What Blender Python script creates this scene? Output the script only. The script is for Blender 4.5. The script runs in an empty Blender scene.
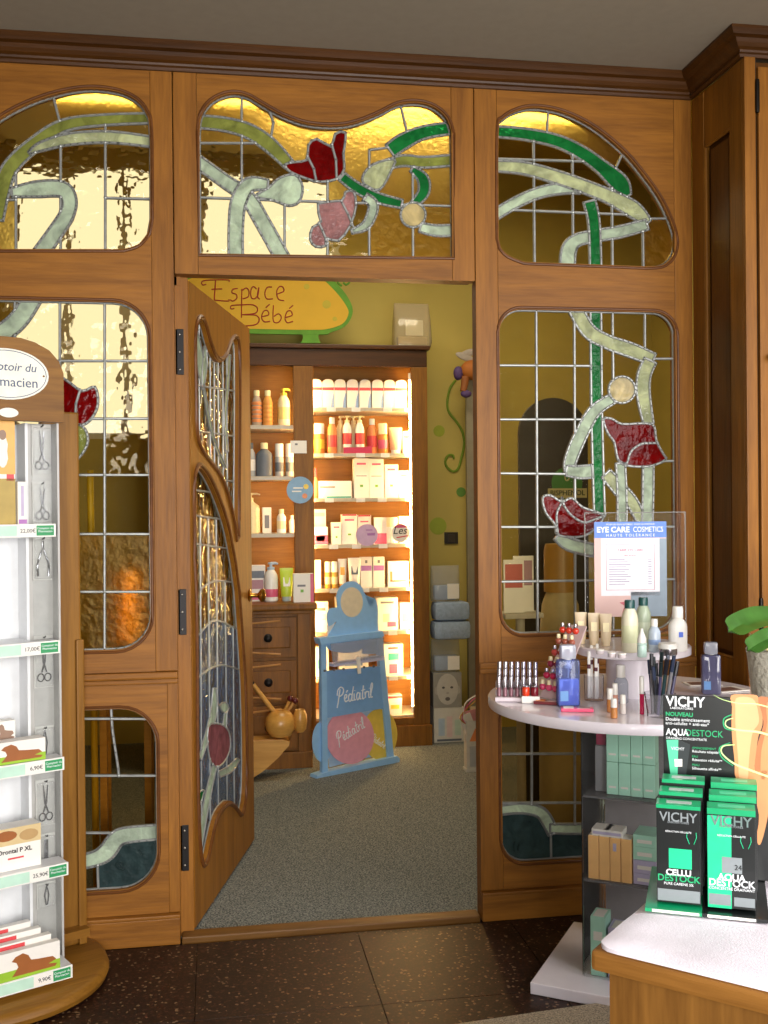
import bpy, bmesh, math, random
from mathutils import Vector, Matrix
from mathutils.geometry import delaunay_2d_cdt
random.seed(7)
PI = math.pi
S = bpy.context.scene
COL = S.collection

# ------------------------------------------------------------------ camera
FPX, CAMZ, CAMD = 1060.0, 1.348, 3.35
YAW, PITCH, ROLL = 0.1605, 0.0050, -0.0093
CM = Matrix.Rotation(-YAW, 3, 'Z') @ Matrix.Rotation(PI/2 - PITCH, 3, 'X') @ Matrix.Rotation(ROLL, 3, 'Z')
CP = Vector((0, -CAMD, CAMZ))
cam = bpy.data.cameras.new('camera')
cam.sensor_fit = 'VERTICAL'; cam.sensor_height = 36.0; cam.lens = FPX / 1024 * 36.0
cam.clip_start = 0.05
co = bpy.data.objects.new('camera', cam); COL.objects.link(co)
co.matrix_world = Matrix.Translation(CP) @ CM.to_4x4()
S.camera = co
# ------------------------------------------------------------------ world, big lights, exposure
W = bpy.data.worlds.new('world'); S.world = W; W.use_nodes = True
W.node_tree.nodes['Background'].inputs[0].default_value = (0.75, 0.85, 1.0, 1)
W.node_tree.nodes['Background'].inputs[1].default_value = 0.25
def area(name, loc, target, sx, sy, power, color):
    l = bpy.data.lights.new(name, 'AREA'); l.shape = 'RECTANGLE'; l.size = sx; l.size_y = sy
    l.energy = power; l.color = color
    o = bpy.data.objects.new(name, l); COL.objects.link(o); o.location = loc
    o.rotation_euler = (Vector(target) - Vector(loc)).to_track_quat('-Z', 'Y').to_euler()
    return o
area('daylight_shop_window', (0.9, -4.9, 1.30), (0.9, 0, 0.95), 3.0, 1.8, 120, (1.0, 0.96, 0.92)).data.spread = math.radians(125)
area('daylight_side_window', (2.64, -2.7, 1.75), (0.7, -1.6, 0.4), 1.9, 1.5, 75, (1.0, 0.97, 0.98)).data.spread = math.radians(140)
area('baby_corner_ceiling_lamp', (0.9, 1.35, 3.2), (0.9, 1.35, 0), 1.2, 0.5, 34, (1.0, 0.86, 0.62))
S.view_settings.view_transform = 'Standard'; S.view_settings.look = 'None'
S.view_settings.exposure = 0.0; S.view_settings.gamma = 1.0; S.view_settings.use_curve_mapping = False
S.cycles.use_denoising = True
S.cycles.max_bounces = 10; S.cycles.transmission_bounces = 10; S.cycles.transparent_max_bounces = 16
S.cycles.glossy_bounces = 4; S.cycles.diffuse_bounces = 4
S.cycles.caustics_reflective = False; S.cycles.caustics_refractive = False
S.cycles.sample_clamp_indirect = 4.0

# ------------------------------------------------------------------ pixel directions -> points on real planes
def _ray(px, py): return CM @ Vector(((px - 384) / FPX, -(py - 512) / FPX, -1))
def onY(px, py, v):
    d = _ray(px, py); return CP + d * ((v - CP.y) / d.y)
def onZ(px, py, v):
    d = _ray(px, py); return CP + d * ((v - CP.z) / d.z)
def onP(px, py, p0, n):
    d = _ray(px, py); n = Vector(n); return CP + d * ((Vector(p0) - CP).dot(n) / d.dot(n))
def wz(px, py, Y=0.0):
    p = onY(px, py, Y); return (p.x, p.z)

# ------------------------------------------------------------------ materials
MATS = {}
def _nt(name):
    m = bpy.data.materials.new(name); m.use_nodes = True
    nt = m.node_tree; b = nt.nodes['Principled BSDF']; return m, nt, b
def pm(name, col, rough=0.5, metal=0.0, spec=0.5, vary=0.06, scale=30.0, bump=0.0, bscale=None, trans=0.0, coat=0.0, sheen=0.0, emit=None, est=0.0):
    """plain procedural material: colour mottled a little by noise"""
    if name in MATS: return MATS[name]
    m, nt, b = _nt(name)
    tc = nt.nodes.new('ShaderNodeTexCoord')
    n = nt.nodes.new('ShaderNodeTexNoise'); n.inputs['Scale'].default_value = scale; n.inputs['Detail'].default_value = 3
    nt.links.new(tc.outputs['Object'], n.inputs['Vector'])
    r = nt.nodes.new('ShaderNodeValToRGB')
    r.color_ramp.elements[0].position = 0.3; r.color_ramp.elements[1].position = 0.7
    r.color_ramp.elements[0].color = tuple(max(0, c * (1 - vary)) for c in col) + (1,)
    r.color_ramp.elements[1].color = tuple(min(1, c * (1 + vary)) for c in col) + (1,)
    nt.links.new(n.outputs['Fac'], r.inputs['Fac']); nt.links.new(r.outputs['Color'], b.inputs['Base Color'])
    b.inputs['Roughness'].default_value = rough; b.inputs['Metallic'].default_value = metal
    b.inputs['Specular IOR Level'].default_value = spec
    b.inputs['Transmission Weight'].default_value = trans; b.inputs['Coat Weight'].default_value = coat
    if emit: b.inputs['Emission Color'].default_value = emit + (1,); b.inputs['Emission Strength'].default_value = est
    if bump:
        n2 = n
        if bscale:
            n2 = nt.nodes.new('ShaderNodeTexNoise'); n2.inputs['Scale'].default_value = bscale; n2.inputs['Detail'].default_value = 4
            nt.links.new(tc.outputs['Object'], n2.inputs['Vector'])
        bp = nt.nodes.new('ShaderNodeBump'); bp.inputs['Strength'].default_value = bump; bp.inputs['Distance'].default_value = 0.01
        nt.links.new(n2.outputs['Fac'], bp.inputs['Height']); nt.links.new(bp.outputs['Normal'], b.inputs['Normal'])
    MATS[name] = m; return m
def wood(name, c1, c2, axis='Z', rough=0.42, scale=1.0, coat=0.0):
    if name in MATS: return MATS[name]
    m, nt, b = _nt(name)
    tc = nt.nodes.new('ShaderNodeTexCoord'); mp = nt.nodes.new('ShaderNodeMapping')
    st = {'Z': (9, 9, 0.7), 'X': (0.7, 9, 9), 'Y': (9, 0.7, 9)}[axis]
    mp.inputs['Scale'].default_value = tuple(s * scale for s in st)
    nt.links.new(tc.outputs['Object'], mp.inputs['Vector'])
    n = nt.nodes.new('ShaderNodeTexNoise'); n.inputs['Scale'].default_value = 2.2; n.inputs['Detail'].default_value = 6; n.inputs['Roughness'].default_value = 0.62; n.inputs['Distortion'].default_value = 0.6
    nt.links.new(mp.outputs['Vector'], n.inputs['Vector'])
    n2 = nt.nodes.new('ShaderNodeTexNoise'); n2.inputs['Scale'].default_value = 14; n2.inputs['Detail'].default_value = 4
    nt.links.new(mp.outputs['Vector'], n2.inputs['Vector'])
    mx = nt.nodes.new('ShaderNodeMath'); mx.operation = 'MULTIPLY_ADD'; mx.inputs[1].default_value = 0.45
    nt.links.new(n2.outputs['Fac'], mx.inputs[0]); nt.links.new(n.outputs['Fac'], mx.inputs[2])
    r = nt.nodes.new('ShaderNodeValToRGB'); r.color_ramp.elements[0].position = 0.38; r.color_ramp.elements[1].position = 1.0
    r.color_ramp.elements[0].color = c1 + (1,); r.color_ramp.elements[1].color = c2 + (1,)
    nt.links.new(mx.outputs[0], r.inputs['Fac']); nt.links.new(r.outputs['Color'], b.inputs['Base Color'])
    b.inputs['Roughness'].default_value = rough + 0.06; b.inputs['Specular IOR Level'].default_value = 0.28; b.inputs['Coat Weight'].default_value = coat; b.inputs['Coat Roughness'].default_value = 0.25
    bp = nt.nodes.new('ShaderNodeBump'); bp.inputs['Strength'].default_value = 0.12; bp.inputs['Distance'].default_value = 0.004
    nt.links.new(n2.outputs['Fac'], bp.inputs['Height']); nt.links.new(bp.outputs['Normal'], b.inputs['Normal'])
    MATS[name] = m; return m
def emis(name, col, st):
    if name in MATS: return MATS[name]
    m = bpy.data.materials.new(name); m.use_nodes = True; nt = m.node_tree; nt.nodes.clear()
    o = nt.nodes.new('ShaderNodeOutputMaterial'); e = nt.nodes.new('ShaderNodeEmission')
    e.inputs[0].default_value = col + (1,); e.inputs[1].default_value = st
    nt.links.new(e.outputs[0], o.inputs[0]); MATS[name] = m; return m
def clearglass(name, col, rough=0.0, bump=0.5, bscale=22.0, ior=1.3, stretch=(1, 1, 1), mix=0.0, mixcol=None):
    """rippled cathedral glass: refraction with a wavy normal; mix > 0 adds milky body"""
    if name in MATS: return MATS[name]
    m, nt, b = _nt(name); nt.nodes.remove(b); out = nt.nodes['Material Output']
    tc = nt.nodes.new('ShaderNodeTexCoord'); mp = nt.nodes.new('ShaderNodeMapping'); mp.inputs['Scale'].default_value = stretch
    nt.links.new(tc.outputs['Object'], mp.inputs['Vector'])
    n = nt.nodes.new('ShaderNodeTexNoise'); n.inputs['Scale'].default_value = bscale; n.inputs['Detail'].default_value = 2.5
    nt.links.new(mp.outputs['Vector'], n.inputs['Vector'])
    bp = nt.nodes.new('ShaderNodeBump'); bp.inputs['Strength'].default_value = bump; bp.inputs['Distance'].default_value = 0.03
    nt.links.new(n.outputs['Fac'], bp.inputs['Height'])
    g = nt.nodes.new('ShaderNodeBsdfGlass'); g.inputs['Color'].default_value = col + (1,); g.inputs['Roughness'].default_value = rough; g.inputs['IOR'].default_value = ior
    nt.links.new(bp.outputs['Normal'], g.inputs['Normal'])
    last = g.outputs[0]
    if mix:
        d = nt.nodes.new('ShaderNodeBsdfDiffuse'); t = nt.nodes.new('ShaderNodeBsdfTranslucent')
        r = nt.nodes.new('ShaderNodeValToRGB'); r.color_ramp.elements[0].position = 0.3; r.color_ramp.elements[1].position = 0.72
        r.color_ramp.elements[0].color = tuple(c * 0.62 for c in mixcol) + (1,); r.color_ramp.elements[1].color = tuple(min(1, c * 1.25) for c in mixcol) + (1,)
        n2 = nt.nodes.new('ShaderNodeTexNoise'); n2.inputs['Scale'].default_value = 16; n2.inputs['Detail'].default_value = 4; n2.inputs['Distortion'].default_value = 1.2
        nt.links.new(tc.outputs['Object'], n2.inputs['Vector']); nt.links.new(n2.outputs['Fac'], r.inputs['Fac'])
        nt.links.new(r.outputs['Color'], d.inputs['Color']); nt.links.new(r.outputs['Color'], t.inputs['Color'])
        a = nt.nodes.new('ShaderNodeMixShader'); a.inputs[0].default_value = 0.45
        nt.links.new(d.outputs[0], a.inputs[1]); nt.links.new(t.outputs[0], a.inputs[2])
        gl = nt.nodes.new('ShaderNodeBsdfGlossy'); gl.inputs['Roughness'].default_value = 0.12
        nt.links.new(bp.outputs['Normal'], gl.inputs['Normal'])
        a2 = nt.nodes.new('ShaderNodeMixShader'); a2.inputs[0].default_value = 0.015
        nt.links.new(a.outputs[0], a2.inputs[1]); nt.links.new(gl.outputs[0], a2.inputs[2])
        b2 = nt.nodes.new('ShaderNodeMixShader'); b2.inputs[0].default_value = mix
        nt.links.new(last, b2.inputs[1]); nt.links.new(a2.outputs[0], b2.inputs[2]); last = b2.outputs[0]
    nt.links.new(last, out.inputs[0]); MATS[name] = m; return m
def acrylic(name, col=(0.95, 0.97, 0.98), a=0.88, rough=0.05):
    """thin clear plastic: mostly see-through with a glossy skin"""
    if name in MATS: return MATS[name]
    m, nt, b = _nt(name); out = nt.nodes['Material Output']
    tr = nt.nodes.new('ShaderNodeBsdfTransparent'); tr.inputs[0].default_value = col + (1,)
    mx = nt.nodes.new('ShaderNodeMixShader'); mx.inputs[0].default_value = (1 - a) * (0.35 if a >= 0.7 else 0.6 if a >= 0.5 else 0.9)
    b.inputs['Base Color'].default_value = tuple(c * 0.8 for c in col) + (1,); b.inputs['Roughness'].default_value = rough
    b.inputs['Specular IOR Level'].default_value = 0.9
    gl = nt.nodes.new('ShaderNodeBsdfGlossy'); gl.inputs['Roughness'].default_value = rough; lw = nt.nodes.new('ShaderNodeLayerWeight'); lw.inputs[0].default_value = 0.06
    m0 = nt.nodes.new('ShaderNodeMixShader'); nt.links.new(lw.outputs['Fresnel'], m0.inputs[0]); nt.links.new(tr.outputs[0], m0.inputs[1]); nt.links.new(gl.outputs[0], m0.inputs[2])
    nt.links.new(m0.outputs[0], mx.inputs[1]); nt.links.new(b.outputs[0], mx.inputs[2]); nt.links.new(mx.outputs[0], out.inputs[0])
    MATS[name] = m; return m
def thinpane(name, col, bump=0.1, bscale=9.0, rough=0.03, blend=0.035):
    """flat window glass: tinted see-through body under a faintly wavy glossy skin"""
    if name in MATS: return MATS[name]
    m, nt, b = _nt(name); nt.nodes.remove(b); out = nt.nodes['Material Output']
    tc = nt.nodes.new('ShaderNodeTexCoord'); n = nt.nodes.new('ShaderNodeTexNoise'); n.inputs['Scale'].default_value = bscale; n.inputs['Detail'].default_value = 2
    nt.links.new(tc.outputs['Object'], n.inputs['Vector'])
    bp = nt.nodes.new('ShaderNodeBump'); bp.inputs['Strength'].default_value = bump; bp.inputs['Distance'].default_value = 0.03; nt.links.new(n.outputs['Fac'], bp.inputs['Height'])
    r = nt.nodes.new('ShaderNodeValToRGB'); r.color_ramp.elements[0].color = tuple(c * 0.93 for c in col) + (1,); r.color_ramp.elements[1].color = col + (1,)
    nt.links.new(n.outputs['Fac'], r.inputs['Fac'])
    tr = nt.nodes.new('ShaderNodeBsdfTransparent'); nt.links.new(r.outputs['Color'], tr.inputs[0])
    gl = nt.nodes.new('ShaderNodeBsdfGlossy'); gl.inputs['Roughness'].default_value = rough; nt.links.new(bp.outputs['Normal'], gl.inputs['Normal'])
    lw = nt.nodes.new('ShaderNodeLayerWeight'); lw.inputs[0].default_value = blend
    mx = nt.nodes.new('ShaderNodeMixShader'); nt.links.new(lw.outputs['Fresnel'], mx.inputs[0]); nt.links.new(tr.outputs[0], mx.inputs[1]); nt.links.new(gl.outputs[0], mx.inputs[2])
    nt.links.new(mx.outputs[0], out.inputs[0]); MATS[name] = m; return m
def C(r, g, b):
    f = lambda v: ((v / 255) / 12.92) if v / 255 <= 0.04045 else (((v / 255) + 0.055) / 1.055) ** 2.4
    return (f(r), f(g), f(b))

# ------------------------------------------------------------------ mesh helpers
class MB:
    def __init__(s): s.v = []; s.f = []
    def add(s, vs, fs):
        k = len(s.v); s.v += [tuple(p) for p in vs]; s.f += [tuple(i + k for i in f) for f in fs]; return s
    def box(s, x0, x1, y0, y1, z0, z1, b=0.0):
        if b <= 0:
            vs = [(x, y, z) for x in (x0, x1) for y in (y0, y1) for z in (z0, z1)]
            return s.add(vs, [(0, 1, 3, 2), (4, 6, 7, 5), (0, 4, 5, 1), (2, 3, 7, 6), (0, 2, 6, 4), (1, 5, 7, 3)])
        bm = bmesh.new(); bmesh.ops.create_cube(bm, size=1)
        for v in bm.verts: v.co = Vector(((x0+x1)/2 + v.co.x*(x1-x0), (y0+y1)/2 + v.co.y*(y1-y0), (z0+z1)/2 + v.co.z*(z1-z0)))
        bmesh.ops.bevel(bm, geom=bm.edges[:], offset=b, segments=2, profile=0.6, affect='EDGES')
        bm.verts.index_update(); s.add([v.co[:] for v in bm.verts], [[v.index for v in f.verts] for f in bm.faces]); bm.free(); return s
    def obox(s, c, ax, ay, az, hx, hy, hz):
        c, ax, ay, az = Vector(c), Vector(ax).normalized(), Vector(ay).normalized(), Vector(az).normalized()
        vs = [c + ax*hx*i + ay*hy*j + az*hz*k for i in (-1, 1) for j in (-1, 1) for k in (-1, 1)]
        return s.add(vs, [(0, 1, 3, 2), (4, 6, 7, 5), (0, 4, 5, 1), (2, 3, 7, 6), (0, 2, 6, 4), (1, 5, 7, 3)])
    def prism(s, poly, fn0, fn1):
        """polygon (u,v) mapped by fn0 (front) and fn1 (back) into a slab"""
        n = len(poly); vs = [fn0(u, v) for u, v in poly] + [fn1(u, v) for u, v in poly]
        return s.add(vs, [tuple(range(n)), tuple(range(2*n-1, n-1, -1))] + [(i, n+i, n+(i+1) % n, (i+1) % n) for i in range(n)])
    def lathe(s, prof, seg=20, c=(0, 0, 0), sx=1.0, sy=1.0):
        k = []; vs = []
        for r, z in prof:
            for i in range(seg):
                a = 2*PI*i/seg; vs.append((c[0] + r*math.cos(a)*sx, c[1] + r*math.sin(a)*sy, c[2] + z))
        fs = []
        for j in range(len(prof)-1):
            for i in range(seg):
                a, b = j*seg+i, j*seg+(i+1) % seg; fs.append((a, b, b+seg, a+seg))
        fs.append(tuple(range(seg-1, -1, -1))); fs.append(tuple((len(prof)-1)*seg+i for i in range(seg)))
        return s.add(vs, fs)
    def tube(s, path, r, seg=8, closed=False):
        P = [Vector(p) for p in path]; n = len(P); R = r if isinstance(r, (list, tuple)) else [r]*n
        vs = []; up = Vector((0.13, 0.21, 0.97)).normalized()
        for i in range(n):
            t = (P[(i+1) % n] - P[i-1]) if closed else (P[min(i+1, n-1)] - P[max(i-1, 0)])
            t = t.normalized() if t.length > 1e-9 else Vector((0, 0, 1))
            a = t.cross(up)
            if a.length < 0.15: a = t.cross(Vector((1, 0.1, 0)))
            a.normalize(); b = t.cross(a)
            for k in range(seg):
                q = 2*PI*k/seg; vs.append(P[i] + (a*math.cos(q) + b*math.sin(q))*R[i])
        fs = []
        for i in range(n if closed else n-1):
            for k in range(seg):
                a0 = i*seg+k; a1 = i*seg+(k+1) % seg; j = ((i+1) % n)*seg
                fs.append((a0, a1, j+(k+1) % seg, j+k))
        if not closed: fs.append(tuple(range(seg-1, -1, -1))); fs.append(tuple((n-1)*seg+k for k in range(seg)))
        return s.add(vs, fs)
    def sphere(s, c, r, sx=1, sy=1, sz=1, seg=16, rings=9):
        prof = [(max(r*math.sin(PI*i/rings), 1e-4), -r*math.cos(PI*i/rings)) for i in range(rings+1)]
        k = len(s.v); s.lathe(prof, seg)
        s.v[k:] = [(c[0]+x*sx, c[1]+y*sy, c[2]+z*sz) for x, y, z in s.v[k:]]
        return s
    def build(s, name, mat, parent=None, smooth=False, loc=None, rot=None, fix=True):
        me = bpy.data.meshes.new(name); me.from_pydata(s.v, [], s.f)
        if fix:
            bm = bmesh.new(); bm.from_mesh(me); bmesh.ops.recalc_face_normals(bm, faces=bm.faces[:]); bm.to_mesh(me); bm.free()
        if smooth:
            me.polygons.foreach_set('use_smooth', [True]*len(me.polygons))
            try: me.set_sharp_from_angle(angle=math.radians(38))
            except Exception: pass
        me.materials.append(mat); me.update()
        o = bpy.data.objects.new(name, me); COL.objects.link(o)
        if parent: o.parent = parent
        if loc: o.location = loc
        if rot: o.rotation_euler = rot
        return o
def B(x0, x1, y0, y1, z0, z1, b=0.0): return MB().box(x0, x1, y0, y1, z0, z1, b)
def tag(o, label, cat, group=None):
    o['label'] = label; o['category'] = cat
    if group: o['group'] = group
    return o
def struct(o): o['kind'] = 'structure'; return o
def empty(name, loc=(0, 0, 0), rz=0.0, parent=None):
    o = bpy.data.objects.new(name, None); COL.objects.link(o); o.location = loc; o.rotation_euler = (0, 0, rz)
    o.empty_display_size = 0.05
    if parent: o.parent = parent
    return o
def thing(name, label, cat, loc=(0, 0, 0), rz=0.0, group=None): return tag(empty(name, loc, rz), label, cat, group)
def copytree(o, parent=None):
    c = o.copy(); COL.objects.link(c); c.parent = parent
    for ch in list(o.children): copytree(ch, c)
    return c
def dup(o, loc, rz=None, label=None):
    c = copytree(o); c.location = loc
    if rz is not None: c.rotation_euler = (0, 0, rz)
    if label: c['label'] = label
    return c
def cat(pts, n=6, closed=False):
    """Catmull-Rom through points"""
    P = [Vector(p) for p in pts]; m = len(P); out = []
    for i in range(m if closed else m-1):
        g = lambda k: P[k % m] if closed else P[max(0, min(m-1, k))]
        a, b, c, d = g(i-1), g(i), g(i+1), g(i+2)
        for j in range(n):
            t = j/n
            out.append(tuple(0.5*((2*b) + (c-a)*t + (2*a-5*b+4*c-d)*t*t + (3*b-3*c+d-a)*t**3)))
    if not closed: out.append(tuple(P[-1]))
    return out
def ribbon(pts, w, n=5):
    """a band of varying width along a smooth centreline, as a polygon"""
    m = len(pts); ws = w if isinstance(w, (list, tuple)) else [w]*m
    C3 = cat([(p[0], p[1], ws[i]) for i, p in enumerate(pts)], n)
    L, R = [], []
    for i, p in enumerate(C3):
        a, b = C3[max(0, i-1)], C3[min(len(C3)-1, i+1)]
        t = Vector((b[0]-a[0], b[1]-a[1])); t.normalize(); nx, ny = -t.y, t.x
        L.append((p[0]+nx*p[2]/2, p[1]+ny*p[2]/2)); R.append((p[0]-nx*p[2]/2, p[1]-ny*p[2]/2))
    return L + R[::-1]
def circ(cx, cy, r, n=20, ry=None): return [(cx + r*math.cos(2*PI*i/n), cy + (ry or r)*math.sin(2*PI*i/n)) for i in range(n)]
def rrect(x0, x1, y0, y1, r, n=6):
    o = []
    for cx, cy, a0 in ((x1-r, y1-r, 0), (x0+r, y1-r, 90), (x0+r, y0+r, 180), (x1-r, y0+r, 270)):
        for i in range(n+1):
            a = math.radians(a0 + 90*i/n); o.append((cx + r*math.cos(a), cy + r*math.sin(a)))
    return o
def inside(p, poly):
    x, y = p; c = False; n = len(poly); j = n-1
    for i in range(n):
        xi, yi = poly[i]; xj, yj = poly[j]
        if (yi > y) != (yj > y) and x < (xj-xi)*(y-yi)/(yj-yi)+xi: c = not c
        j = i
    return c
_TXT = {}
def text(s, size, mat, parent, M, name='lettering', align='CENTER', shear=0.0, bold=0.0, sx=1.0, depth=0.0004):
    """flat lettering as a mesh; M maps x right / y up / z out of the surface into the parent's space"""
    key = (s, size, align, shear, bold, sx)
    if key not in _TXT:
        cu = bpy.data.curves.new('t', 'FONT'); cu.body = s; cu.size = size; cu.align_x = align; cu.align_y = 'CENTER'
        cu.shear = shear; cu.offset = bold; cu.resolution_u = 3; cu.extrude = depth
        ob = bpy.data.objects.new('t', cu); COL.objects.link(ob)
        dg = bpy.context.evaluated_depsgraph_get(); me = bpy.data.meshes.new_from_object(ob.evaluated_get(dg))
        bpy.data.objects.remove(ob); bpy.data.curves.remove(cu)
        if sx != 1.0:
            for v in me.vertices: v.co.x *= sx
        _TXT[key] = me
    me = _TXT[key].copy(); me.materials.clear(); me.materials.append(mat)
    o = bpy.data.objects.new(name, me); COL.objects.link(o)
    if parent: o.parent = parent
    o.matrix_basis = M
    return o
def frameM(o, u, v):
    """matrix with x=u, y=v, z=u x v at origin o"""
    u = Vector(u).normalized(); v = Vector(v).normalized(); w = u.cross(v)
    m = Matrix((u, v, w)).transposed().to_4x4(); m.translation = Vector(o); return m
def FRONT(x, y, z): return frameM((x, y, z), (1, 0, 0), (0, 0, 1))          # surface facing -Y
def printed(poly, y, mat, parent, name='print', t=0.0006):
    """a flat printed patch on a face that looks to -Y, (x,z) polygon"""
    return MB().prism(poly, lambda u, v: (u, y - t, v), lambda u, v: (u, y, v)).build(name, mat, parent)
# ================================================================== SETTING
OAK1, OAK2 = C(102, 60, 14), C(158, 103, 34)
oak_v = wood('oak_upright', OAK1, OAK2, 'Z'); oak_h = wood('oak_crosswise', OAK1, OAK2, 'X')
oak_dk = wood('oak_cornice', C(48, 26, 6), C(84, 49, 13), 'X', 0.35)
oak_cab = wood('oak_cabinet', C(90, 54, 9), C(146, 94, 24), 'Z', 0.42)
bead_m = wood('oak_bead', C(74, 40, 14), C(112, 66, 24), 'X', 0.42, 1.0, 0.1)
CEIL = 2.775
# floor of the shop: terrazzo tiles, one object each, laid over a mortar bed
def terrazzo():
    m, nt, b = _nt('terrazzo'); tc = nt.nodes.new('ShaderNodeTexCoord')
    oi = nt.nodes.new('ShaderNodeNewGeometry')
    v = nt.nodes.new('ShaderNodeTexVoronoi'); v.inputs['Scale'].default_value = 150
    n = nt.nodes.new('ShaderNodeTexNoise'); n.inputs['Scale'].default_value = 60; n.inputs['Detail'].default_value = 4
    for q in (v, n): nt.links.new(oi.outputs['Position'], q.inputs['Vector'])
    sep = nt.nodes.new('ShaderNodeSeparateColor'); nt.links.new(v.outputs['Color'], sep.inputs[0])
    r = nt.nodes.new('ShaderNodeValToRGB'); r.color_ramp.interpolation = 'CONSTANT'
    e = r.color_ramp.elements; e[0].position = 0; e[0].color = C(40, 23, 17) + (1,); e[1].position = 0.3; e[1].color = C(56, 31, 22) + (1,)
    for p, c in ((0.55, C(48, 28, 20)), (0.84, C(76, 45, 32)), (0.955, C(140, 112, 84))):
        k = e.new(p); k.color = c + (1,)
    nt.links.new(sep.outputs[0], r.inputs['Fac'])
    mx = nt.nodes.new('ShaderNodeMix'); mx.data_type = 'RGBA'; mx.blend_type = 'MULTIPLY'; mx.inputs['Factor'].default_value = 0.6
    nt.links.new(r.outputs['Color'], mx.inputs['A']); nt.links.new(n.outputs['Fac'], mx.inputs['B']); nt.links.new(mx.outputs['Result'], b.inputs['Base Color'])
    b.inputs['Roughness'].default_value = 0.42; b.inputs['Specular IOR Level'].default_value = 0.2; return m
terr = terrazzo()
floor = struct(B(-2.3, 2.7, -5.0, 0.06, -0.08, -0.012).build('floor', pm('mortar', C(60, 50, 42), 0.9)))
tile_me = None; TS = 0.5
for i in range(-5, 6):
    for j in range(-9, 1):
        x0 = -0.06 + i*TS; y1 = -0.02 + j*TS
        if x0 < -2.3 or x0 + TS > 2.75 or y1 - TS < -5.0: continue
        if tile_me is None:
            o = B(0.001, TS-0.001, -TS+0.001, -0.001, -0.012, 0.0, 0.0008).build('tile', terr, floor, fix=False); tile_me = o.data
        else:
            o = bpy.data.objects.new('tile', tile_me); COL.objects.link(o); o.parent = floor
        o.location = (x0, y1, 0)
# carpet of the baby corner
def carpet():
    m, nt, b = _nt('carpet'); g = nt.nodes.new('ShaderNodeNewGeometry')
    n = nt.nodes.new('ShaderNodeTexNoise'); n.inputs['Scale'].default_value = 190; n.inputs['Detail'].default_value = 2
    nt.links.new(g.outputs['Position'], n.inputs['Vector'])
    r = nt.nodes.new('ShaderNodeValToRGB'); r.color_ramp.elements[0].position = 0.35; r.color_ramp.elements[1].position = 0.65
    r.color_ramp.elements[0].color = C(68, 74, 76) + (1,); r.color_ramp.elements[1].color = C(148, 152, 148) + (1,)
    nt.links.new(n.outputs['Fac'], r.inputs['Fac']); nt.links.new(r.outputs['Color'], b.inputs['Base Color'])
    b.inputs['Roughness'].default_value = 0.95; b.inputs['Specular IOR Level'].default_value = 0.1
    bp = nt.nodes.new('ShaderNodeBump'); bp.inputs['Strength'].default_value = 0.5; bp.inputs['Distance'].default_value = 0.004
    nt.links.new(n.outputs['Fac'], bp.inputs['Height']); nt.links.new(bp.outputs['Normal'], b.inputs['Normal']); return m
struct(B(-2.3, 2.7, 0.061, 3.0, -0.06, 0.004).build('floor_carpet', carpet()))
th = struct(B(-0.107, 0.848, 0.0, 0.06, -0.01, 0.014, 0.004).build('trim_1', wood('threshold_oak', C(84, 54, 18), C(126, 86, 36), 'X')))
# room shells
plaster = pm('plaster_grey', C(150, 141, 124), 0.9, vary=0.03, bump=0.05, bscale=200)
shopwall = pm('plaster_cream', C(190, 180, 160), 0.9, vary=0.03)
yellow = pm('yellow_paint', C(190, 172, 92), 0.85, vary=0.08, scale=3, bump=0.05, bscale=150)
struct(B(-2.3, 2.7, -5.0, 0.0, CEIL, CEIL+0.06).build('ceiling', plaster))
struct(B(-2.36, -2.3, -5.0, 0.05, 0, CEIL).build('wall_left', shopwall))
struct(B(2.7, 2.76, -5.0, 0.05, 0, CEIL).build('wall_right', shopwall))
sw = MB(); sw.box(-2.3, 2.7, -5.06, -5.0, 0, 0.4); sw.box(-2.3, 2.7, -5.06, -5.0, 2.5, CEIL)
sw.box(-2.3, -0.6, -5.06, -5.0, 0.4, 2.5); sw.box(2.4, 2.7, -5.06, -5.0, 0.4, 2.5); struct(sw.build('wall_street', shopwall))
BCEIL = 3.4; BY = 2.88
struct(B(-2.36, -2.3, 0.05, 3.0, 0, BCEIL).build('wall_baby_corner_left', yellow))
struct(B(2.7, 2.76, 0.05, 3.0, 0, BCEIL).build('wall_baby_corner_right', yellow))
struct(B(-2.3, 2.7, 0.05, 3.0, BCEIL, BCEIL+0.06).build('ceiling_baby_corner', pm('ochre_ceiling', C(170, 140, 60), 0.9)))
struct(B(-2.3, 2.7, 0.05, 0.11, CEIL, BCEIL).build('wall_over_partition', yellow))
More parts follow.
